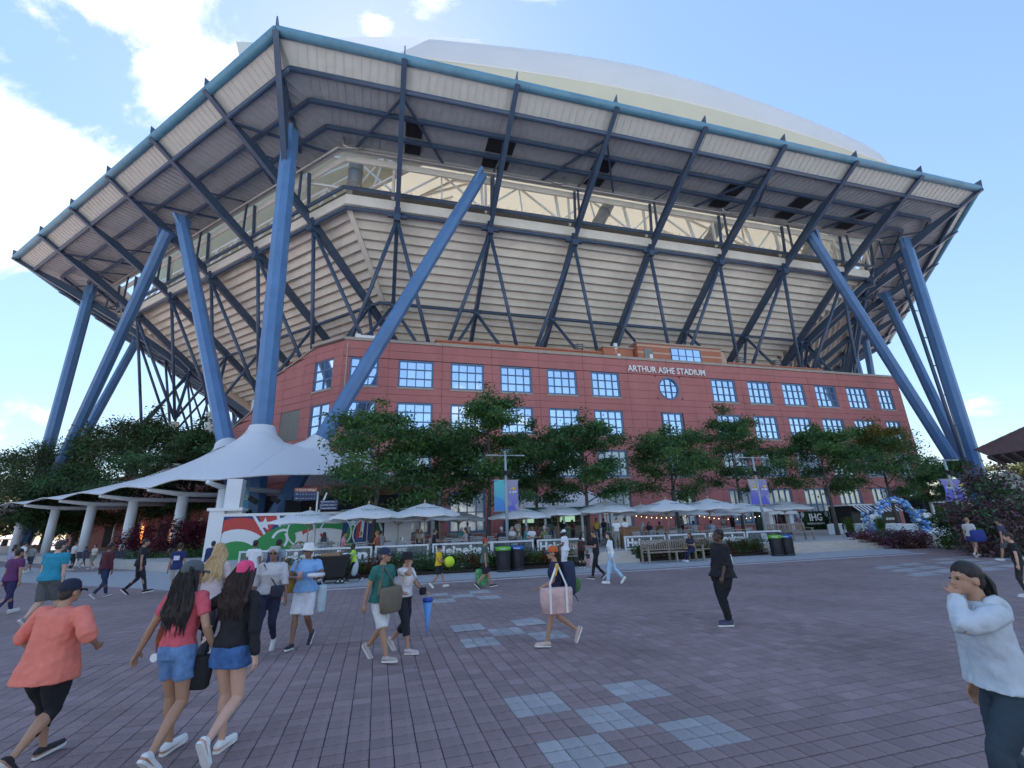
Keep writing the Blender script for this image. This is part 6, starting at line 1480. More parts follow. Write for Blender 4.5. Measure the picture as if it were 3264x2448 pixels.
pinkc = pp(gp_(468, 1640), 1208, -.1, 'woman in a bright pink cap, black off-shoulder top and denim skirt walking away', sk='fair', hair=(.03, .015, .012), hstyle='curly', top=(.012, .012, .018), sleeve='long', hem=.93, bot=DENIMD, btype='skirt', blen=.34, shoe=(.80, .80, .78), hat='cap', hatc=(.80, .07, .20), female=True, build=.98, legs=((-.09, .16, -.05), (.10, -.30, 1.05, .06)), arms=((-.42, .12, 1.08), (.27, -.02, .84)), elbows=((-.8, -.8, -.3), (.5, -1, -.2)), headyaw=-.35, vox=.010)
def decal(pr, part, shape, c, n_, mt, name):
    '''small sewn piece: polygon (right, up) around a body point, facing away from the body along n_'''
    n_ = np.array(n_, float); n_ /= np.linalg.norm(n_); x = np.cross(n_, (0, 0, 1)); x /= np.linalg.norm(x); u = np.cross(x, n_); k = pr['k']; c = np.array(c, float)*k
    m = MB(); m.prism([c+(x*a+u*b)*k+n_*.006 for a, b in shape], -n_*.03*k); m.build(name, mt, part, base=(0,0,0))
def partof(pr, nm): return [c for c in pr['t'].children if c.name.startswith(nm)][0]
PK = [(-.052, .06), (.052, .06), (.052, -.045), (0, -.066), (-.052, -.045)]
LB = mat('pale_denim_patch', (.20, .34, .58), .9, var=.3, vscale=20)
for s_ in (): decal(greyc, partof(greyc, 'shorts'), PK, (s_, -.128, .87), (s_*2.2, -1, .05), LB, 'pocket'); decal(pinkc, partof(pinkc, 'skirt'), PK, (s_, -.134, .86), (s_*2.2, -1, .05), LB, 'pocket')
blonde = pp(gp_(432, 1440), 1172, .1, 'blonde long haired woman half hidden behind the woman in the grey cap', sk='fair', hair=(.50, .33, .16), hstyle='long', top=(.55, .45, .45), sleeve='short', bot=(.02, .02, .03), hem=.9, female=True, legs=WALKA, headyaw=-.7, vox=.014)
greyh = pp(gp_(568, 1412), 1179, PI+.25, 'grey haired woman in sunglasses, pale grey tee and dark trousers walking this way', sk='brown', hair=(.42, .42, .43), hstyle='afro', top=(.52, .50, .52), sleeve='elbow', hem=.93, bot=(.02, .025, .06), female=True, build=1.08, glasses=True, legs=WALKB, arms=((-.3, .16, .84), (.3, -.02, .80)), vox=.012)
blue = pp(gp_(648, 1398), 1171, PI+.05, 'woman in white sun hat, sky blue tee and white shorts carrying a cup and plate', sk='brown', hair=(.05, .04, .04), top=(.22, .42, .72), sleeve='short', hem=.90, loose=1.1, bot=(.78, .80, .84), btype='shorts', blen=.46, shoe=(.03, .035, .05), hat='sunhat', hatc=(.75, .73, .72), build=1.1, female=True, glasses=True, legs=((-.08, -.25, .8), (.08, .2, -.1)), arms=((-.32, .36, 1.14), (.06, .28, 1.16)), elbows=((-.7, -.6, -1), (1, -.2, -.8)), vox=.012)
green = pp(gp_(816, 1428), 1180, -PI/2-.45, 'older man in navy cap, dark green tee and white shorts carrying a brown bag', sk='tan', hair=(.12, .11, .11), top=(.03, .16, .13), sleeve='short', hem=.88, loose=1.2, bot=(.72, .73, .72), btype='shorts', blen=.5, shoe=(.45, .42, .40), hat='cap', hatc=(.02, .03, .07), build=1.12, legs=((-.08, -.3, .8), (.08, .24, -.1)), arms=((-.26, .22, 1.0), (.28, -.12, .80)), headyaw=-.4, vox=.012)
camw = pp(gp_(868, 1410), 1190, -PI/2-.35, 'woman in black bucket hat, white blouse and black capris, hand raised to her face', sk='tan', hair=(.03, .025, .02), top=(.72, .68, .68), sleeve='short', hem=.94, loose=1.1, bot=(.015, .018, .03), btype='wide', blen=.74, shoe=(.62, .55, .57), hat='bucket', hatc=(.015, .015, .02), female=True, build=1.05, legs=((-.08, -.28, .9), (.08, .18, -.05)), arms=((-.26, .30, 1.0), (.10, .17, 1.50)), elbows=((-.5, -1, -.5), (1, .2, -1)), headyaw=-.2, vox=.012)
tote = pp(gp_(1208, 1396), 1177, PI/2+.1, 'girl in orange and navy cap, navy jersey with yellow sleeve stripe walking left', sk='tan', hair=(.025, .018, .015), hstyle='pony', top=(.015, .018, .06), sleeve='short', hem=.92, bot=(.015, .015, .03), btype='shorts', blen=.2, shoe=(.55, .45, .40), hat='cap', hatc=(.55, .11, .03), female=True, build=.9, legs=((-.07, .24, -.05), (.07, -.36, 1.15, .04)), arms=((-.2, .32, 1.02), (.22, .18, 1.0)), vox=.012)
black = pp(gp_(1578, 1350), 1143, PI/2+.05, 'person dressed all in black with white soled dark trainers looking up, facing left', sk='dark', hair=(.012, .01, .01), hstyle='afro', top=(.010, .010, .014), sleeve='elbow', hem=.84, loose=1.35, bot=(.010, .010, .013), btype='wide', blen=.97, shoe=(.08, .08, .14), build=1.36, legs=((-.1, .06, 0), (.1, -.04, 0)), arms=((-.26, .14, .84), (.26, .08, .80)), headpitch=.12, lean=-.06, vox=.012)
hood = pp(gp_(2280, 1840), 1210, PI/2-.08, 'girl in a pale grey hoodie with dark hair tied back, hand at her mouth', sk='tan', hair=(.018, .014, .013), hstyle='pony', top=(.50, .56, .62), sleeve='long', hem=.90, loose=1.3, bot=(.03, .05, .07), btype='wide', blen=.95, shoe=(.06, .14, .20), female=True, build=1.0, legs=((-.1, .25, -.1, .05), (.1, -.2, .6)), arms=((-.03, .175, 1.475), (.26, .02, .82)), elbows=((-.3, 1.2, -.7), (.3, -1, -.2)), vox=.010)
m = MB(); k_ = hood['k']
for q in range(9):
    a = PI*(.95+1.1*q/8); m.ell(V3(math.cos(a)*.085, math.sin(a)*.075-.01, 1.435+.01*math.sin(q))*k_, .042*k_, .045*k_, .05*k_, 8, 6)
m.ell(V3(0, -.115, 1.39)*k_, .09*k_, .05*k_, .085*k_, 10, 8); fuse(m, 'hood', .011, partof(hood, 'shirt').data.materials[0], hood['t'], 4, .012)
for s_ in (-1, 1): m = MB(); m.tube([V3(s_*.05, .085, 1.42)*k_, V3(s_*.05, .135, 1.33)*k_, V3(s_*.052, .14, 1.22)*k_], .005, 6); m.build('hood_string', cloth((.7, .72, .74)), hood['t'], base=(0,0,0))
white = pp(gp_(1224, 1236), 1143, PI/2-.5, 'man dressed all in white with a white cap standing by the short bench', sk='dark', top=(.78, .80, .84), hem=.86, loose=1.15, bot=(.76, .78, .82), btype='wide', blen=.95, shoe=(.75, .76, .8), hat='cap', hatc=(.78, .78, .8), build=1.15, legs=STAND, arms=((-.16, .24, 1.06), (.2, .2, 1.0)), vox=.016)
bagman = pp(gp_(1047, 1271), 1161, -PI/2+.15, 'man in red cap, grey green tee and black shorts carrying a green bag', sk='tan', hair=(.05, .05, .05), top=(.07, .12, .10), hem=.86, bot=(.02, .02, .025), btype='shorts', blen=.48, shoe=(.04, .04, .05), hat='cap', hatc=(.45, .05, .03), build=1.15, legs=WALKA, vox=.016)
boy = pp(gp_(946, 1270), 1176, -PI/2-.25, 'boy in yellow tee, navy cap and dark shorts holding an oversized tennis ball', sk='tan', top=(.75, .50, .02), hem=.88, bot=(.02, .02, .03), btype='shorts', blen=.44, shoe=(.75, .75, .75), hat='cap', hatc=(.02, .025, .05), build=.95, legs=WALKA, arms=((-.12, .3, 1.06), (.14, .3, 1.04)), vox=.016)
lime = pp(gp_(762, 1258), 1173, PI/2+.25, 'worker in lime green tee and black trousers pushing a black waste cart', sk='dark', hair=(.01, .01, .01), top=(.42, .75, .06), hem=.9, bot=(.012, .012, .015), legs=((-.08, .25, -.1), (.08, -.34, .8)), arms=((-.2, .42, 1.05), (.2, .42, 1.05)), shoe=(.03, .03, .04), lean=.12, hat='cap', hatc=(.03, .03, .04), vox=.016)
phone = pp(gp_(1292, 1251), 1144, PI/2+.1, 'man in black tee and trousers looking down at his phone walking left', sk='tan', top=(.015, .015, .02), bot=(.015, .015, .02), legs=((-.08, .22, -.1), (.08, -.26, .7)), arms=((-.1, .3, 1.14), (.1, .3, 1.14)), shoe=(.05, .05, .06), headpitch=-.3, vox=.016)
jeans = pp(gp_(1326, 1261), 1149, PI/2, 'woman in white long sleeved top and light blue wide jeans walking left', sk='fair', hair=(.02, .015, .015), hstyle='long', top=(.78, .80, .82), sleeve='long', bot=(.38, .58, .78), btype='wide', blen=.97, female=True, shoe=(.78, .78, .8), legs=((-.08, .22, -.1), (.08, -.36, .85)), build=.92, vox=.016)
teal = pp(gp_(84, 1352), 1166, -.05, 'broad man in turquoise tee and grey cargo shorts walking away at the left', sk='fair', hair=(.05, .035, .025), top=(.02, .26, .38), hem=.88, bot=(.10, .105, .11), btype='shorts', blen=.5, shoe=(.3, .3, .3), build=1.3, legs=WALKB, vox=.015)
maroon = pp(gp_(213, 1293), 1173, -.2, 'man in maroon shirt and dark jeans walking away on the left', sk='brown', top=(.08, .015, .025), sleeve='long', hem=.9, bot=(.02, .035, .09), legs=WALKA, shoe=(.3, .3, .32), vox=.018)
darkm = pp(gp_(290, 1284), 1163, -.9, 'man in black shirt and black trousers striding right of the man in maroon', sk='tan', top=(.012, .014, .022), hem=.86, bot=(.012, .014, .022), legs=WALKB, shoe=(.02, .02, .02), build=1.15, vox=.018)
purple = pp(gp_(2, 1330), 1184, -.1, 'person in purple shirt cut off by the left edge of the photo', sk='tan', top=(.12, .03, .12), hem=.86, bot=(.03, .03, .1), legs=WALKA, build=1.1, vox=.018)
navyw = pp(gp_(370, 1290), 1172, .3, 'person in navy tee with a white printed back turned away left of the blonde woman', sk='tan', top=(.02, .03, .12), hem=.86, bot=(.4, .4, .4), btype='shorts', blen=.45, legs=WALKA, shoe=(.75, .75, .75), vox=.018)
wtee = pp(gp_(536, 1292), 1166, 0., 'man in white tee turned away in front of the mural wall', sk='brown', top=(.75, .76, .78), hem=.86, bot=(.05, .06, .1), legs=STAND, vox=.018)
bpack = pp(gp_(586, 1308), 1164, -.05, 'man in grey tee wearing a dark blue backpack walking away', sk='brown', top=(.25, .3, .38), hem=.86, bot=(.25, .4, .42), btype='shorts', blen=.5, shoe=(.7, .25, .18), legs=WALKB, vox=.018)
dwom = pp(gp_(470, 1256), 1180, -1.0, 'woman in a short black dress hurrying right past the mural pier', sk='tan', hstyle='pony', hair=(.02, .015, .012), top=(.015, .015, .02), hem=.8, bot=(.015, .015, .02), btype='skirt', blen=.4, female=True, legs=((-.08, .3, -.1), (.08, -.3, .8)), vox=.018, shoe=(.7, .7, .7))
navyb = pp(gp_(446, 1266), 1168, 0., 'man in a navy jacket turned away beside the mural pier', sk='tan', top=(.02, .035, .12), sleeve='long', hem=.86, bot=(.03, .03, .04), legs=STAND, vox=.018, build=1.1)
skirtw = pp(gp_(2112, 1204), 1118, -1.2, 'woman in pale tee with a large blue bag by the far right lamp post', sk='fair', hair=(.35, .22, .1), hstyle='bun', top=(.55, .56, .58), hem=.9, bot=(.03, .05, .2), btype='skirt', blen=.5, female=True, legs=((-.08, .3, -.1), (.08, -.3, .8)), vox=.018)
edge1 = pp(gp_(2187, 1214), 1120, .5, 'person in dark tee and shorts near the right edge of the photo', sk='tan', top=(.05, .05, .1), bot=(.1, .1, .1), btype='shorts', blen=.45, legs=WALKA, vox=.018)
edge2 = pp(gp_(2225, 1290), 1150, .8, 'curly haired person partly cut off by the right edge of the photo', sk='fair', hair=(.06, .04, .03), hstyle='afro', top=(.015, .015, .02), sleeve='short', bot=(.03, .03, .03), legs=STAND, vox=.016)
bwom = pp(gp_(1258, 1229), 1158, .1, 'woman in black with a dark brown backpack standing by the short bench', sk='tan', hstyle='bun', hair=(.02, .015, .012), top=(.02, .018, .02), sleeve='none', bot=(.015, .015, .02), legs=STAND, female=True, vox=.018, build=1.1)
child = pp(gp_(1272, 1230), 1190, .3, 'small child in dark top and pink shorts beside the woman with a backpack', sk='tan', top=(.03, .03, .05), bot=(.6, .3, .35), btype='shorts', blen=.4, legs=STAND, vox=.016, build=1.1)
SEATL = ((-.1, .42, 0), (.1, .42, 0))
P = W(sx(1490, 19.1), 18.95, 0); bench_w = pp(P, 1165, PI-.9, 'woman in dark dress sitting on the right end of the long bench', sk='tan', hair=(.04, .02, .012), hstyle='long', top=(.03, .03, .06), bot=(.015, .02, .06), H=1.55, seated=True, legs=((-.1, .62, -.1), (.1, .55, -.1)), arms=((-.15, .3, 1.15), (.15, .3, 1.12)), female=True, vox=.016)
# left crowd
CR_ = [((14, 1246), 1176, 'pale blue', (.3, .35, .5), 'shorts'), ((36, 1240), 1170, 'white', (.75, .76, .8), 'shorts'), ((58, 1238), 1176, 'grey', (.3, .32, .32), 'shorts'), ((128, 1236), 1168, 'dark grey', (.06, .06, .07), 'pants'), ((150, 1232), 1170, 'white and black', (.6, .6, .62), 'pants'), ((196, 1230), 1176, 'cream', (.6, .55, .48), 'shorts'), ((8, 1262), 1182, 'lilac', (.35, .32, .45), 'pants'), ((176, 1226), 1180, 'navy', (.03, .04, .1), 'shorts')]
for (px, ty, nm, c, bt) in CR_:
    pp(gp_(*px), ty, random.choice((-.3, 0, .4, PI)), 'person in a %s top among the small crowd at the far left' % nm, sk=random.choice(('tan', 'fair', 'brown')), top=c, bot=random.choice(((.05, .06, .1), (.2, .2, .18), (.03, .03, .04))), btype=bt, blen=.45 if bt == 'shorts' else 1, legs=random.choice((WALKA, WALKB, STAND)), vox=.022)
# people on the terrace
def onT(x, n_): q = atn(x, 1150, n_); return V3(q[0], q[1], TZ)
TS = [(1333, 22.6, 1131, PI-.3, 'waiter in white shirt standing left of the wooden host stand', (.78, .8, .82), (.3, .27, .22)), (1352, 23.4, 1136, .4, 'second waiter in white shirt just behind the wooden host stand', (.76, .78, .8), (.05, .05, .05)), (1567, 33, 1116, -.6, 'person in white shirt standing by the glazed doors', (.7, .72, .76), (.05, .05, .07)), (1586, 33, 1122, .2, 'person in black beside the one in white by the glazed doors', (.02, .02, .03), (.02, .02, .02)),
      (1690, 31, 1113, .3, 'person in dark red shirt in front of the white gateway', (.12, .04, .05), (.03, .03, .04)), (1475, 31, 1120, .4, 'person in grey top standing by the brick wall under the string lights', (.2, .2, .22), (.04, .04, .05)),
      (1119, 28, 1140, .5, 'man in white shirt standing right of the central lamp post', (.72, .74, .76), (.2, .19, .17)), (1010, 29.5, 1135, PI, 'waiter in pale shirt standing deep on the terrace left of the lamp post', (.55, .58, .64), (.05, .05, .06)), (1190, 30, 1138, .2, 'person in teal tee standing at the bar', (.08, .25, .25), (.05, .05, .08)), (1216, 31, 1138, -.4, 'person in black tee waiting at the bar', (.02, .02, .025), (.05, .05, .06)),
      (1238, 28.5, 1140, .9, 'person in maroon top near the bar counter', (.15, .04, .05), (.04, .04, .05)), (1290, 27, 1137, PI, 'person in mustard tee at a tall green table', (.5, .36, .05), (.05, .05, .06)), (1306, 29, 1133, .3, 'person with white cap and navy tee by the bar', (.03, .05, .12), (.1, .1, .12))]
for x, n_, ty, rz, lab, c, c2 in TS:
    pp(onT(x, n_), ty, rz, lab, sk=random.choice(('tan', 'brown', 'dark', 'fair')), top=c, bot=c2, legs=STAND, vox=.022, H=random.uniform(1.5, 1.66), arms=random.choice((((-.26, .03, .8), (.26, .03, .8)), ((-.15, .28, 1.05), (.2, .2, 1.0)))))
sit_lab = []
cand = [s_ for s_ in SEATS if s_[2] in (0, 1, 2, 4)]; rs_ = random.Random(3); rs_.shuffle(cand)
CN = [('white', (.75, .76, .78)), ('black', (.02, .02, .025)), ('teal', (.05, .25, .26)), ('beige', (.5, .42, .32)), ('navy', (.03, .04, .12)), ('grey', (.3, .3, .32)), ('rust', (.35, .1, .05)), ('pale blue', (.35, .45, .6)), ('olive', (.15, .16, .07)), ('pink', (.6, .25, .3))]
protoS = None
for k, (q, a, row, sl__) in enumerate(cand[:26]):
    nm, c = CN[k % 10]; hc2 = rs_.choice(((.02, .015, .012), (.2, .12, .06), (.4, .4, .4), (.05, .03, .02)))
    lab = 'diner in a %s top, %s' % (nm, sl__)
    if k < 3:
        r = pp(q+Z(0), 0, a+PI, lab, sk=('tan', 'fair', 'brown')[k], hair=hc2, hstyle=('short', 'long', 'short')[k], top=c, bot=(.04, .05, .08), H=1.6, seated=True, legs=SEATL, arms=((-.18, .34, 1.12), (.18, .34, 1.12)), vox=.022, group='diners seated at the cafe tables', female=(k == 1))
        if protoS is None: protoS = []
        protoS.append((r['t'], tree_of(r['t'])))
    else:
        src, kids = protoS[k % 3]; o = dup(src, q, a+PI+rs_.uniform(-.2, .2), lab, 'diners seated at the cafe tables', kids)
        for ch in o.children:
            if ch.name.startswith('shirt'): ch.material_slots[0].link = 'OBJECT'; ch.material_slots[0].material = cloth(c)
            if ch.name.startswith('hair'): ch.material_slots[0].link = 'OBJECT'; ch.material_slots[0].material = HAIRM(hc2)
# ---------------------------------------------------------------- things people carry
def strap(m, a, b, w=.03, sag=0.): 
    a, b = np.array(a), np.array(b); pts = [a+(b-a)*f_-Z(sag*4*f_*(1-f_)) for f_ in np.linspace(0, 1, 8)]
    for p, q in zip(pts[:-1], pts[1:]): m.bar(p, q, w, .008)
def bag(name, lab, c, size, col, rz, straps=(), cat='bag', roundness=.8, sc=(1, 1), name2='body', mt=None):
    c = np.array(c, float); t = thing(name, c-Z(size[2]/2), lab, cat); R_ = rotz(rz); m = MB(); n = 20; rings = []
    w, d, h = size
    for z, k_ in ((-.5, .74), (-.44, .88), (0, .98), (.38, .94*sc[0]), (.5, .84*sc[1])): rings.append((c+Z(z*h), w/2*k_, d/2*k_, R_))
    loft(m, rings, n); b_ = m.build(name2, mt or cloth(col), t, True)
    if straps:
        m = MB()
        for a, b, w_ in straps: strap(m, a, b, w_)
        m.build('strap', mt or cloth(col), t)
    return t
def loc(p, x, y, z): return p['w'](V3(x, y, z)*p['k'])
b_ = bag('shoulder_bag', 'small black quilted bag hanging at the hip of the woman in the pink cap', loc(pinkc, -.30, -.02, .72), (.24, .12, .26), (.015, .015, .018), pinkc['rz'], ((loc(pinkc, -.27, -.02, .84), loc(pinkc, -.12, 0, 1.42), .012), (loc(pinkc, -.25, -.06, .84), loc(pinkc, -.12, -.04, 1.42), .012)))
bag('waist_bag', 'black and orange bag held in front of the woman in the grey cap', loc(greyc, -.24, .22, .98), (.3, .2, .22), (.35, .08, .03), greyc['rz']+.4, ((loc(greyc, -.38, .22, .95), loc(greyc, -.2, .1, 1.12), .03),))
m = MB(); m.lathe((0,0,0), [(.03, 0), (.035, .012), (.028, .012)], 12); o = single('key_ring', m, WHITE, 'metal key ring with charms hanging at the hip of the denim shorts', 'key ring', base=(0,0,0)); o.location = tuple(loc(greyc, -.21, -.02, .86)); o.rotation_euler = (PI/2, 0, 0)
bag('mesh_bag', 'dark see-through mesh bag carried by the blonde woman', loc(blonde, .30, -.05, .80), (.34, .16, .36), (.05, .05, .06), blonde['rz'], ((loc(blonde, .3, -.05, .97), loc(blonde, .16, 0, 1.42), .02),))
bag('crossbody_bag', 'small dark bag on a grey strap worn by the grey haired woman', loc(greyh, -.14, .17, .98), (.2, .08, .17), (.03, .03, .045), greyh['rz'], ((loc(greyh, -.12, .17, 1.06), loc(greyh, .13, .10, 1.42), .025),))
bag('backpack', 'mustard yellow backpack slung behind the woman in the sun hat', loc(blue, .27, -.14, 1.10), (.22, .2, .42), (.42, .26, .05), blue['rz'], ((loc(blue, .26, -.1, 1.25), loc(blue, .14, .1, 1.43), .035), (loc(blue, .14, .1, 1.43), loc(blue, .20, .12, 1.18), .035)))
bag('clear_bag', 'pale clear patterned bag hanging behind the white shorts of the hat wearer', loc(blue, -.27, -.1, .76), (.14, .16, .42), (.5, .62, .66), blue['rz'], ((loc(blue, -.27, -.1, .96), loc(blue, -.2, 0, 1.3), .02),))
hpz = blue['hand'][0]; m = MB(); m.lathe(hpz+Z(.035), [(.10, 0), (.135, .02), (.13, .055), (.02, .06)], 20); single('paper_plate', m, mat('foil_plate', (.7, .68, .72), .4), 'round covered paper plate held out by the woman in the sun hat', 'plate', smooth=True)
hpz = blue['hand'][1]; m = MB(); m.lathe(hpz-Z(.05), [(.028, 0), (.04, .13), (.04, .14), (.03, .14)], 14); single('drink_cup', m, mat('pink_cup', (.6, .35, .35), .3), 'small pink drink cup in the hand of the woman in the sun hat', 'cup', smooth=True)
bag('messenger_bag', 'slouchy brown canvas bag worn in front by the older man in green', loc(green, .03, .24, .92), (.46, .16, .34), (.17, .14, .10), green['rz'], ((loc(green, -.14, .2, 1.06), loc(green, .1, .1, 1.43), .04), (loc(green, .2, .12, 1.0), loc(green, .1, .1, 1.43), .04)))
bag('camera', 'black camera on a neck strap held low by the woman in the bucket hat', loc(camw, -.14, .32, 1.02), (.13, .1, .1), (.012, .012, .015), camw['rz'], ((loc(camw, -.14, .3, 1.07), loc(camw, 0, .1, 1.43), .015),), cat='camera')
h_ = camw['hand'][0]; t = thing('pennant', h_-Z(.5), 'blue and white folded pennant umbrella hanging from the hand with the camera', 'pennant'); m = MB(); m.lathe(h_-Z(.62), [(.004, 0), (.03, .2), (.075, .52), (.02, .56)], 12); m.build('cloth', mat('bright_blue_cloth', (.12, .34, .75), .6), t, True); m = MB(); m.lathe(h_-Z(.08), [(.079, -.04), (.079, .01), (.07, .012)], 12); m.build('band', mat('deep_blue_band', (.02, .06, .4), .6), t, True)
tt = bag('tote_bag', 'large see-through tote bag with pink contents and white straps carried at the side', loc(tote, .02, .0, .80) + (EYE-tote['P'])*V3(1, 1, 0)/np.linalg.norm((EYE-tote['P'])[:2])*.22, (.52, .15, .37), (.62, .45, .43), tote['rz']+PI/2, (), sc=(1.06, 1.1), mt=mat('pink_clear_plastic', (.62, .42, .40), .25, var=.25, vscale=6))
m = MB(); cb_ = np.array(tt.location)+Z(.42); side_ = D1
for s in (-.13, .13): strap(m, cb_+side_*s-N1*.09, tote['T'](-.08, 0, 1.42)-N1*.1, .035); m.bar(cb_+side_*s-N1*.105, cb_+side_*s-N1*.095-Z(.4), .035, .01)
m.build('strap', cloth((.75, .74, .74)), tt)
bag('backpack', 'navy and green backpack on the back of the girl in the orange cap', loc(tote, 0, -.24, 1.14), (.32, .24, .48), (.015, .025, .07), tote['rz'], ((loc(tote, .1, -.12, 1.3), loc(tote, .12, .06, 1.43), .04), (loc(tote, .05, -.3, .95), loc(tote, .05, -.42, .72), .03)))
m = MB(); m.ell(loc(tote, .02, -.34, 1.02), .12, .07, .13, 12, 8); single('backpack_pocket', m, cloth((.06, .16, .05)), 'green rounded pouch clipped to the back of the navy backpack', 'pouch', smooth=True)
bag('tote_bag', 'white cloth tote bag hanging behind the person dressed in black', loc(black, .20, -.26, 1.0), (.1, .14, .42), (.66, .68, .66), black['rz'], ((loc(black, .18, -.2, 1.2), loc(black, .17, 0, 1.42), .03),))
h_ = bagman['hand'][0]; bag('shopping_bag', 'bright green patterned shopping bag with circles hanging from the red capped man', h_-Z(.36)+D1*-.1, (.42, .2, .46), (.04, .34, .08), .3, ((h_-Z(.14)+D1*-.2, h_, .02), (h_-Z(.14), h_, .02)), mt=mat('green_patterned_bag', (.03, .30, .07), .5, var=.5, vscale=14, col2=(.2, .55, .25)))
h_ = (boy['hand'][0]+boy['hand'][1])/2; m = MB(); m.ell(h_+D1*.1+Z(.0), .16, .16, .16, 20, 14); bl = single('tennis_ball', m, mat('tennis_yellow', (.62, .80, .04), .8, bump=.3, bscale=90), 'oversized fluorescent yellow tennis ball hugged by the boy in yellow', 'ball', smooth=True)
bag('backpack', 'dark blue backpack worn by the man in the grey tee', loc(bpack, 0, -.2, 1.18), (.3, .2, .42), (.02, .035, .12), bpack['rz'], ((loc(bpack, -.1, -.1, 1.36), loc(bpack, -.1, .05, 1.44), .04), (loc(bpack, .1, -.1, 1.36), loc(bpack, .1, .05, 1.44), .04)))
bag('backpack', 'dark brown backpack worn by the woman in black beside the child', loc(bwom, 0, -.2, 1.2), (.3, .2, .4), (.06, .025, .025), bwom['rz'], ((loc(bwom, -.1, -.1, 1.38), loc(bwom, -.1, .05, 1.44), .04), (loc(bwom, .1, -.1, 1.38), loc(bwom, .1, .05, 1.44), .04)))
bag('carry_bag', 'large royal blue bag carried low by the woman in the pale tee', loc(skirtw, .26, 0, .92), (.5, .25, .45), (.03, .05, .25), skirtw['rz']+.9, ((loc(skirtw, .2, 0, 1.1), loc(skirtw, .14, 0, 1.42), .03),))
for hh in (phone,): m = MB(); p = (hh['hand'][0]+hh['hand'][1])/2+Z(.04); m.bar(p-Z(.06), p+Z(.07), .07, .012); single('phone', m, mat('black_gloss', (.01, .01, .012), .15), 'black phone held by the man in black walking left', 'phone')
m = MB(); p = loc(bench_w, .02, .42, 1.0-.37); m.bar(p-D1*.05, p+D1*.05, .07, .02); single('phone', m, mat('yellow_phone', (.6, .62, .03), .4), 'bright yellow phone case held by the woman on the bench', 'phone')
# white print on the navy tee, yellow stripe on the jersey sleeve, cap front
k_ = navyw['k']; m = MB(); m.bx(-.085*k_, .085*k_, -.145*k_, -.13*k_, 1.16*k_, 1.30*k_); m.build('shirt_patch', cloth((.6, .63, .75)), navyw['t'], base=(0,0,0))
k_ = tote['k']; m = MB(); pts_ = [V3(-.205, .0, 1.40)*k_, V3(-.235, .01, 1.36)*k_, V3(-.245, .04, 1.28)*k_, V3(-.25, .06, 1.22)*k_]
for p, q in zip(pts_[:-1], pts_[1:]): m.bar(p, q, .05, .03)
m.build('sleeve_stripe', cloth((.7, .38, .04)), tote['t'], base=(0,0,0))
br = [g for c in tote['t'].children if c.name.startswith('cap') for g in c.children][0]; br.material_slots[0].link = 'OBJECT'; br.material_slots[0].material = cloth((.02, .025, .08))
# waste cart
P = at(717, 1260, 0); ct = thing('waste_cart', P, 'black wheeled waste cart with cardboard on top pushed by the worker in lime green', 'cart')
fr = rotz(TH)@V3(1, 0, 0); fn = rotz(TH)@V3(0, 1, 0)
m = MB(); vs = [P+fr*x+fn*y+Z(z) for x, y, z in ((-.5, -.3, .22), (.42, -.3, .22), (.42, .3, .22), (-.5, .3, .22), (-.62, -.36, .88), (.55, -.36, .88), (.55, .36, .88), (-.62, .36, .88))]
m.add(vs, [(0,3,2,1), (4,5,6,7), (0,1,5,4), (1,2,6,5), (2,3,7,6), (3,0,4,7)]); m.bar(P+fr*-.66+Z(.9)-fn*.37, P+fr*.6+Z(.9)-fn*.37, .05, .05); m.bar(P+fr*-.66+Z(.9)+fn*.37, P+fr*.6+Z(.9)+fn*.37, .05, .05); m.build('body', mat('black_plastic', (.012, .012, .014), .4), ct)
for x, r in ((-.38, .16), (.36, .08), (.22, .08)):
    for y in (-.33, .33): m = MB(); c = P+fr*x+fn*y+Z(r); m.tube([c-fn*.03, c+fn*.03], r, 18); w_ = m.build('wheel', mat('tyre_rubber', (.02, .02, .02), .8), ct, True); m = MB(); m.tube([c-fn*.036, c+fn*.036], r*.55, 14); m.build('hub', GALV, w_, True)
m = MB(); m.tube([P+fr*.55+Z(.86)-fn*.3, P+fr*.72+Z(.98)-fn*.3, P+fr*.72+Z(.98)+fn*.3, P+fr*.55+Z(.86)+fn*.3], .018, 6); m.build('handle', GALV, ct)
m = MB(); m.box(P+fr*-.1+Z(.95), fr, fn, (0,0,1), .32, .25, .05); m.box(P+fr*.05+fn*.05+Z(1.0), fr*.97+Z(.2), fn, Z(1)*1, .28, .2, .015); single('cardboard', m, mat('cardboard', (.35, .22, .12), .8), 'flattened cardboard lying on top of the black waste cart', 'cardboard')
m = MB(); m.ell(P+fr*.72+Z(.52)-fn*.1, .15, .12, .32, 12, 9); single('rubbish_bag', m, mat('thin_grey_plastic', (.45, .5, .55), .3), 'pale plastic rubbish bag hanging on the handle end of the waste cart', 'rubbish bag', smooth=True)
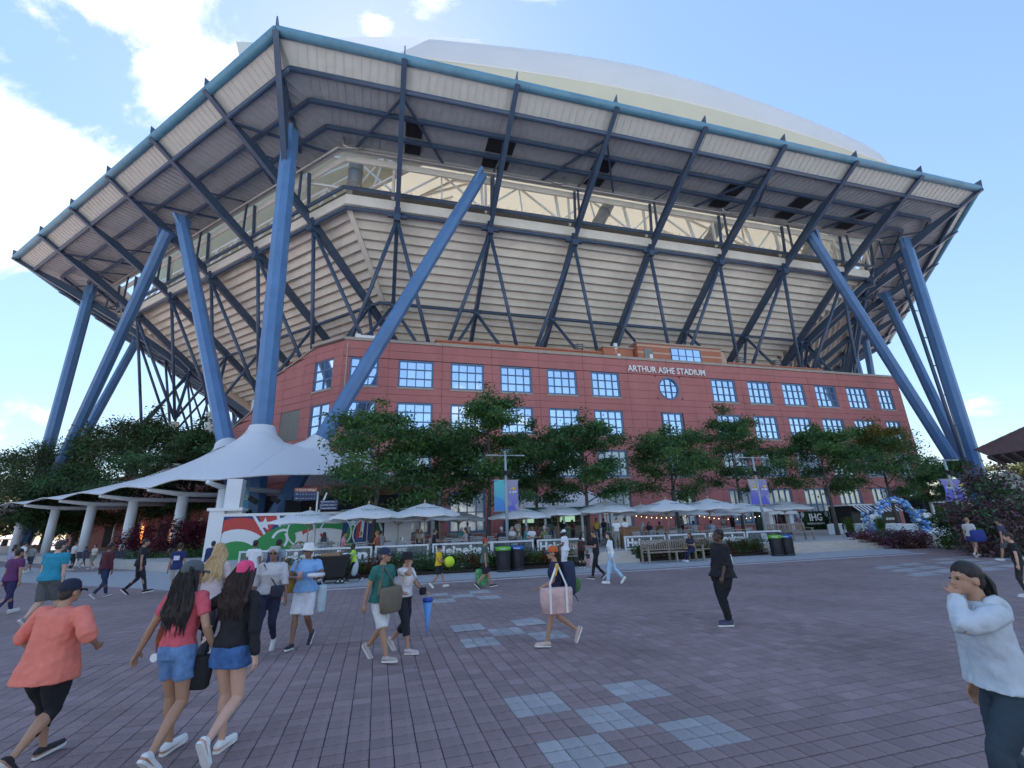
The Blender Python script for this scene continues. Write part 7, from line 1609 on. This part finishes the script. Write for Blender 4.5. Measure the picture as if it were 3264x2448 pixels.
# wooden host stand
P = onT(1366, 22.4); P2 = onT(1386, 22.4); m = MB(); a_, b_ = atn(1343, 1150, 22.4)@D1, atn(1379, 1150, 22.4)@D1; m.sn(a_, b_, 22.3, 22.7, TZ, TZ+1.0); m.sn(a_-.05, b_+.05, 22.2, 22.75, TZ+1.0, TZ+1.05)
for k in range(5): m.sn(a_+.05+(b_-a_-.1)*k/5, a_+.02+(b_-a_-.1)*(k+1)/5, 22.28, 22.3, TZ+.08, TZ+.95)
single('host_stand', m, mat('varnished_brown_wood', (.22, .11, .06), .4, var=.2), 'brown wooden host stand on the terrace beside the waiters in white', 'host stand')
# tall green tables, pushchairs and lounge furniture at the left
for k, (x, n_) in enumerate(((1318, 24.5), (1178, 27.0), (1228, 27.2))):
    P = onT(x, n_); t = thing('bar_table', P, ['tall green bar table right of the tree trunk', 'tall green bar table at the left end of the bar', 'tall green bar table in front of the bar'][k], 'bar table'); m = MB(); m.lathe(P+Z(.98), [(.4, 0), (.4, .03)], 18); m.build('table_top', mat('green_laminate', (.03, .16, .08), .4), t); m = MB()
    for q in range(4): a = q*PI/2+.6; m.bar(P+V3(math.cos(a)*.3, math.sin(a)*.3, 0), P+V3(math.cos(a)*.12, math.sin(a)*.12, .98), .03, .03)
    m.build('leg_frame', mat('green_metal', (.05, .2, .08), .4), t)
for k, x in enumerate((160, 182, 240, 262, 305)):
    P = at(x, 1222, 0); t = thing('lounge_chair', P, 'white framed lounge chair with dark cushions, %s in the row by the burgundy shrubs' % ('first', 'second', 'third', 'fourth', 'fifth')[k], 'lounge chair', 0, 'white lounge chairs by the shrubs'); m = MB()
    for xx in (-.35, .31): m.sn(P@D1+xx, P@D1+xx+.04, P@N1-.35, P@N1+.35, .38, .42); m.sn(P@D1+xx, P@D1+xx+.04, P@N1-.35, P@N1-.31, 0, .38); m.sn(P@D1+xx, P@D1+xx+.04, P@N1+.31, P@N1+.35, 0, .8)
    m.build('frame', WHITE, t); m = MB(); m.sn(P@D1-.3, P@D1+.3, P@N1-.3, P@N1+.3, .34, .46); m.sn(P@D1-.3, P@D1+.3, P@N1+.2, P@N1+.32, .46, .85); m.build('cushion', cloth((.05, .05, .07)), t)
bpy.data.scenes.remove(WS)
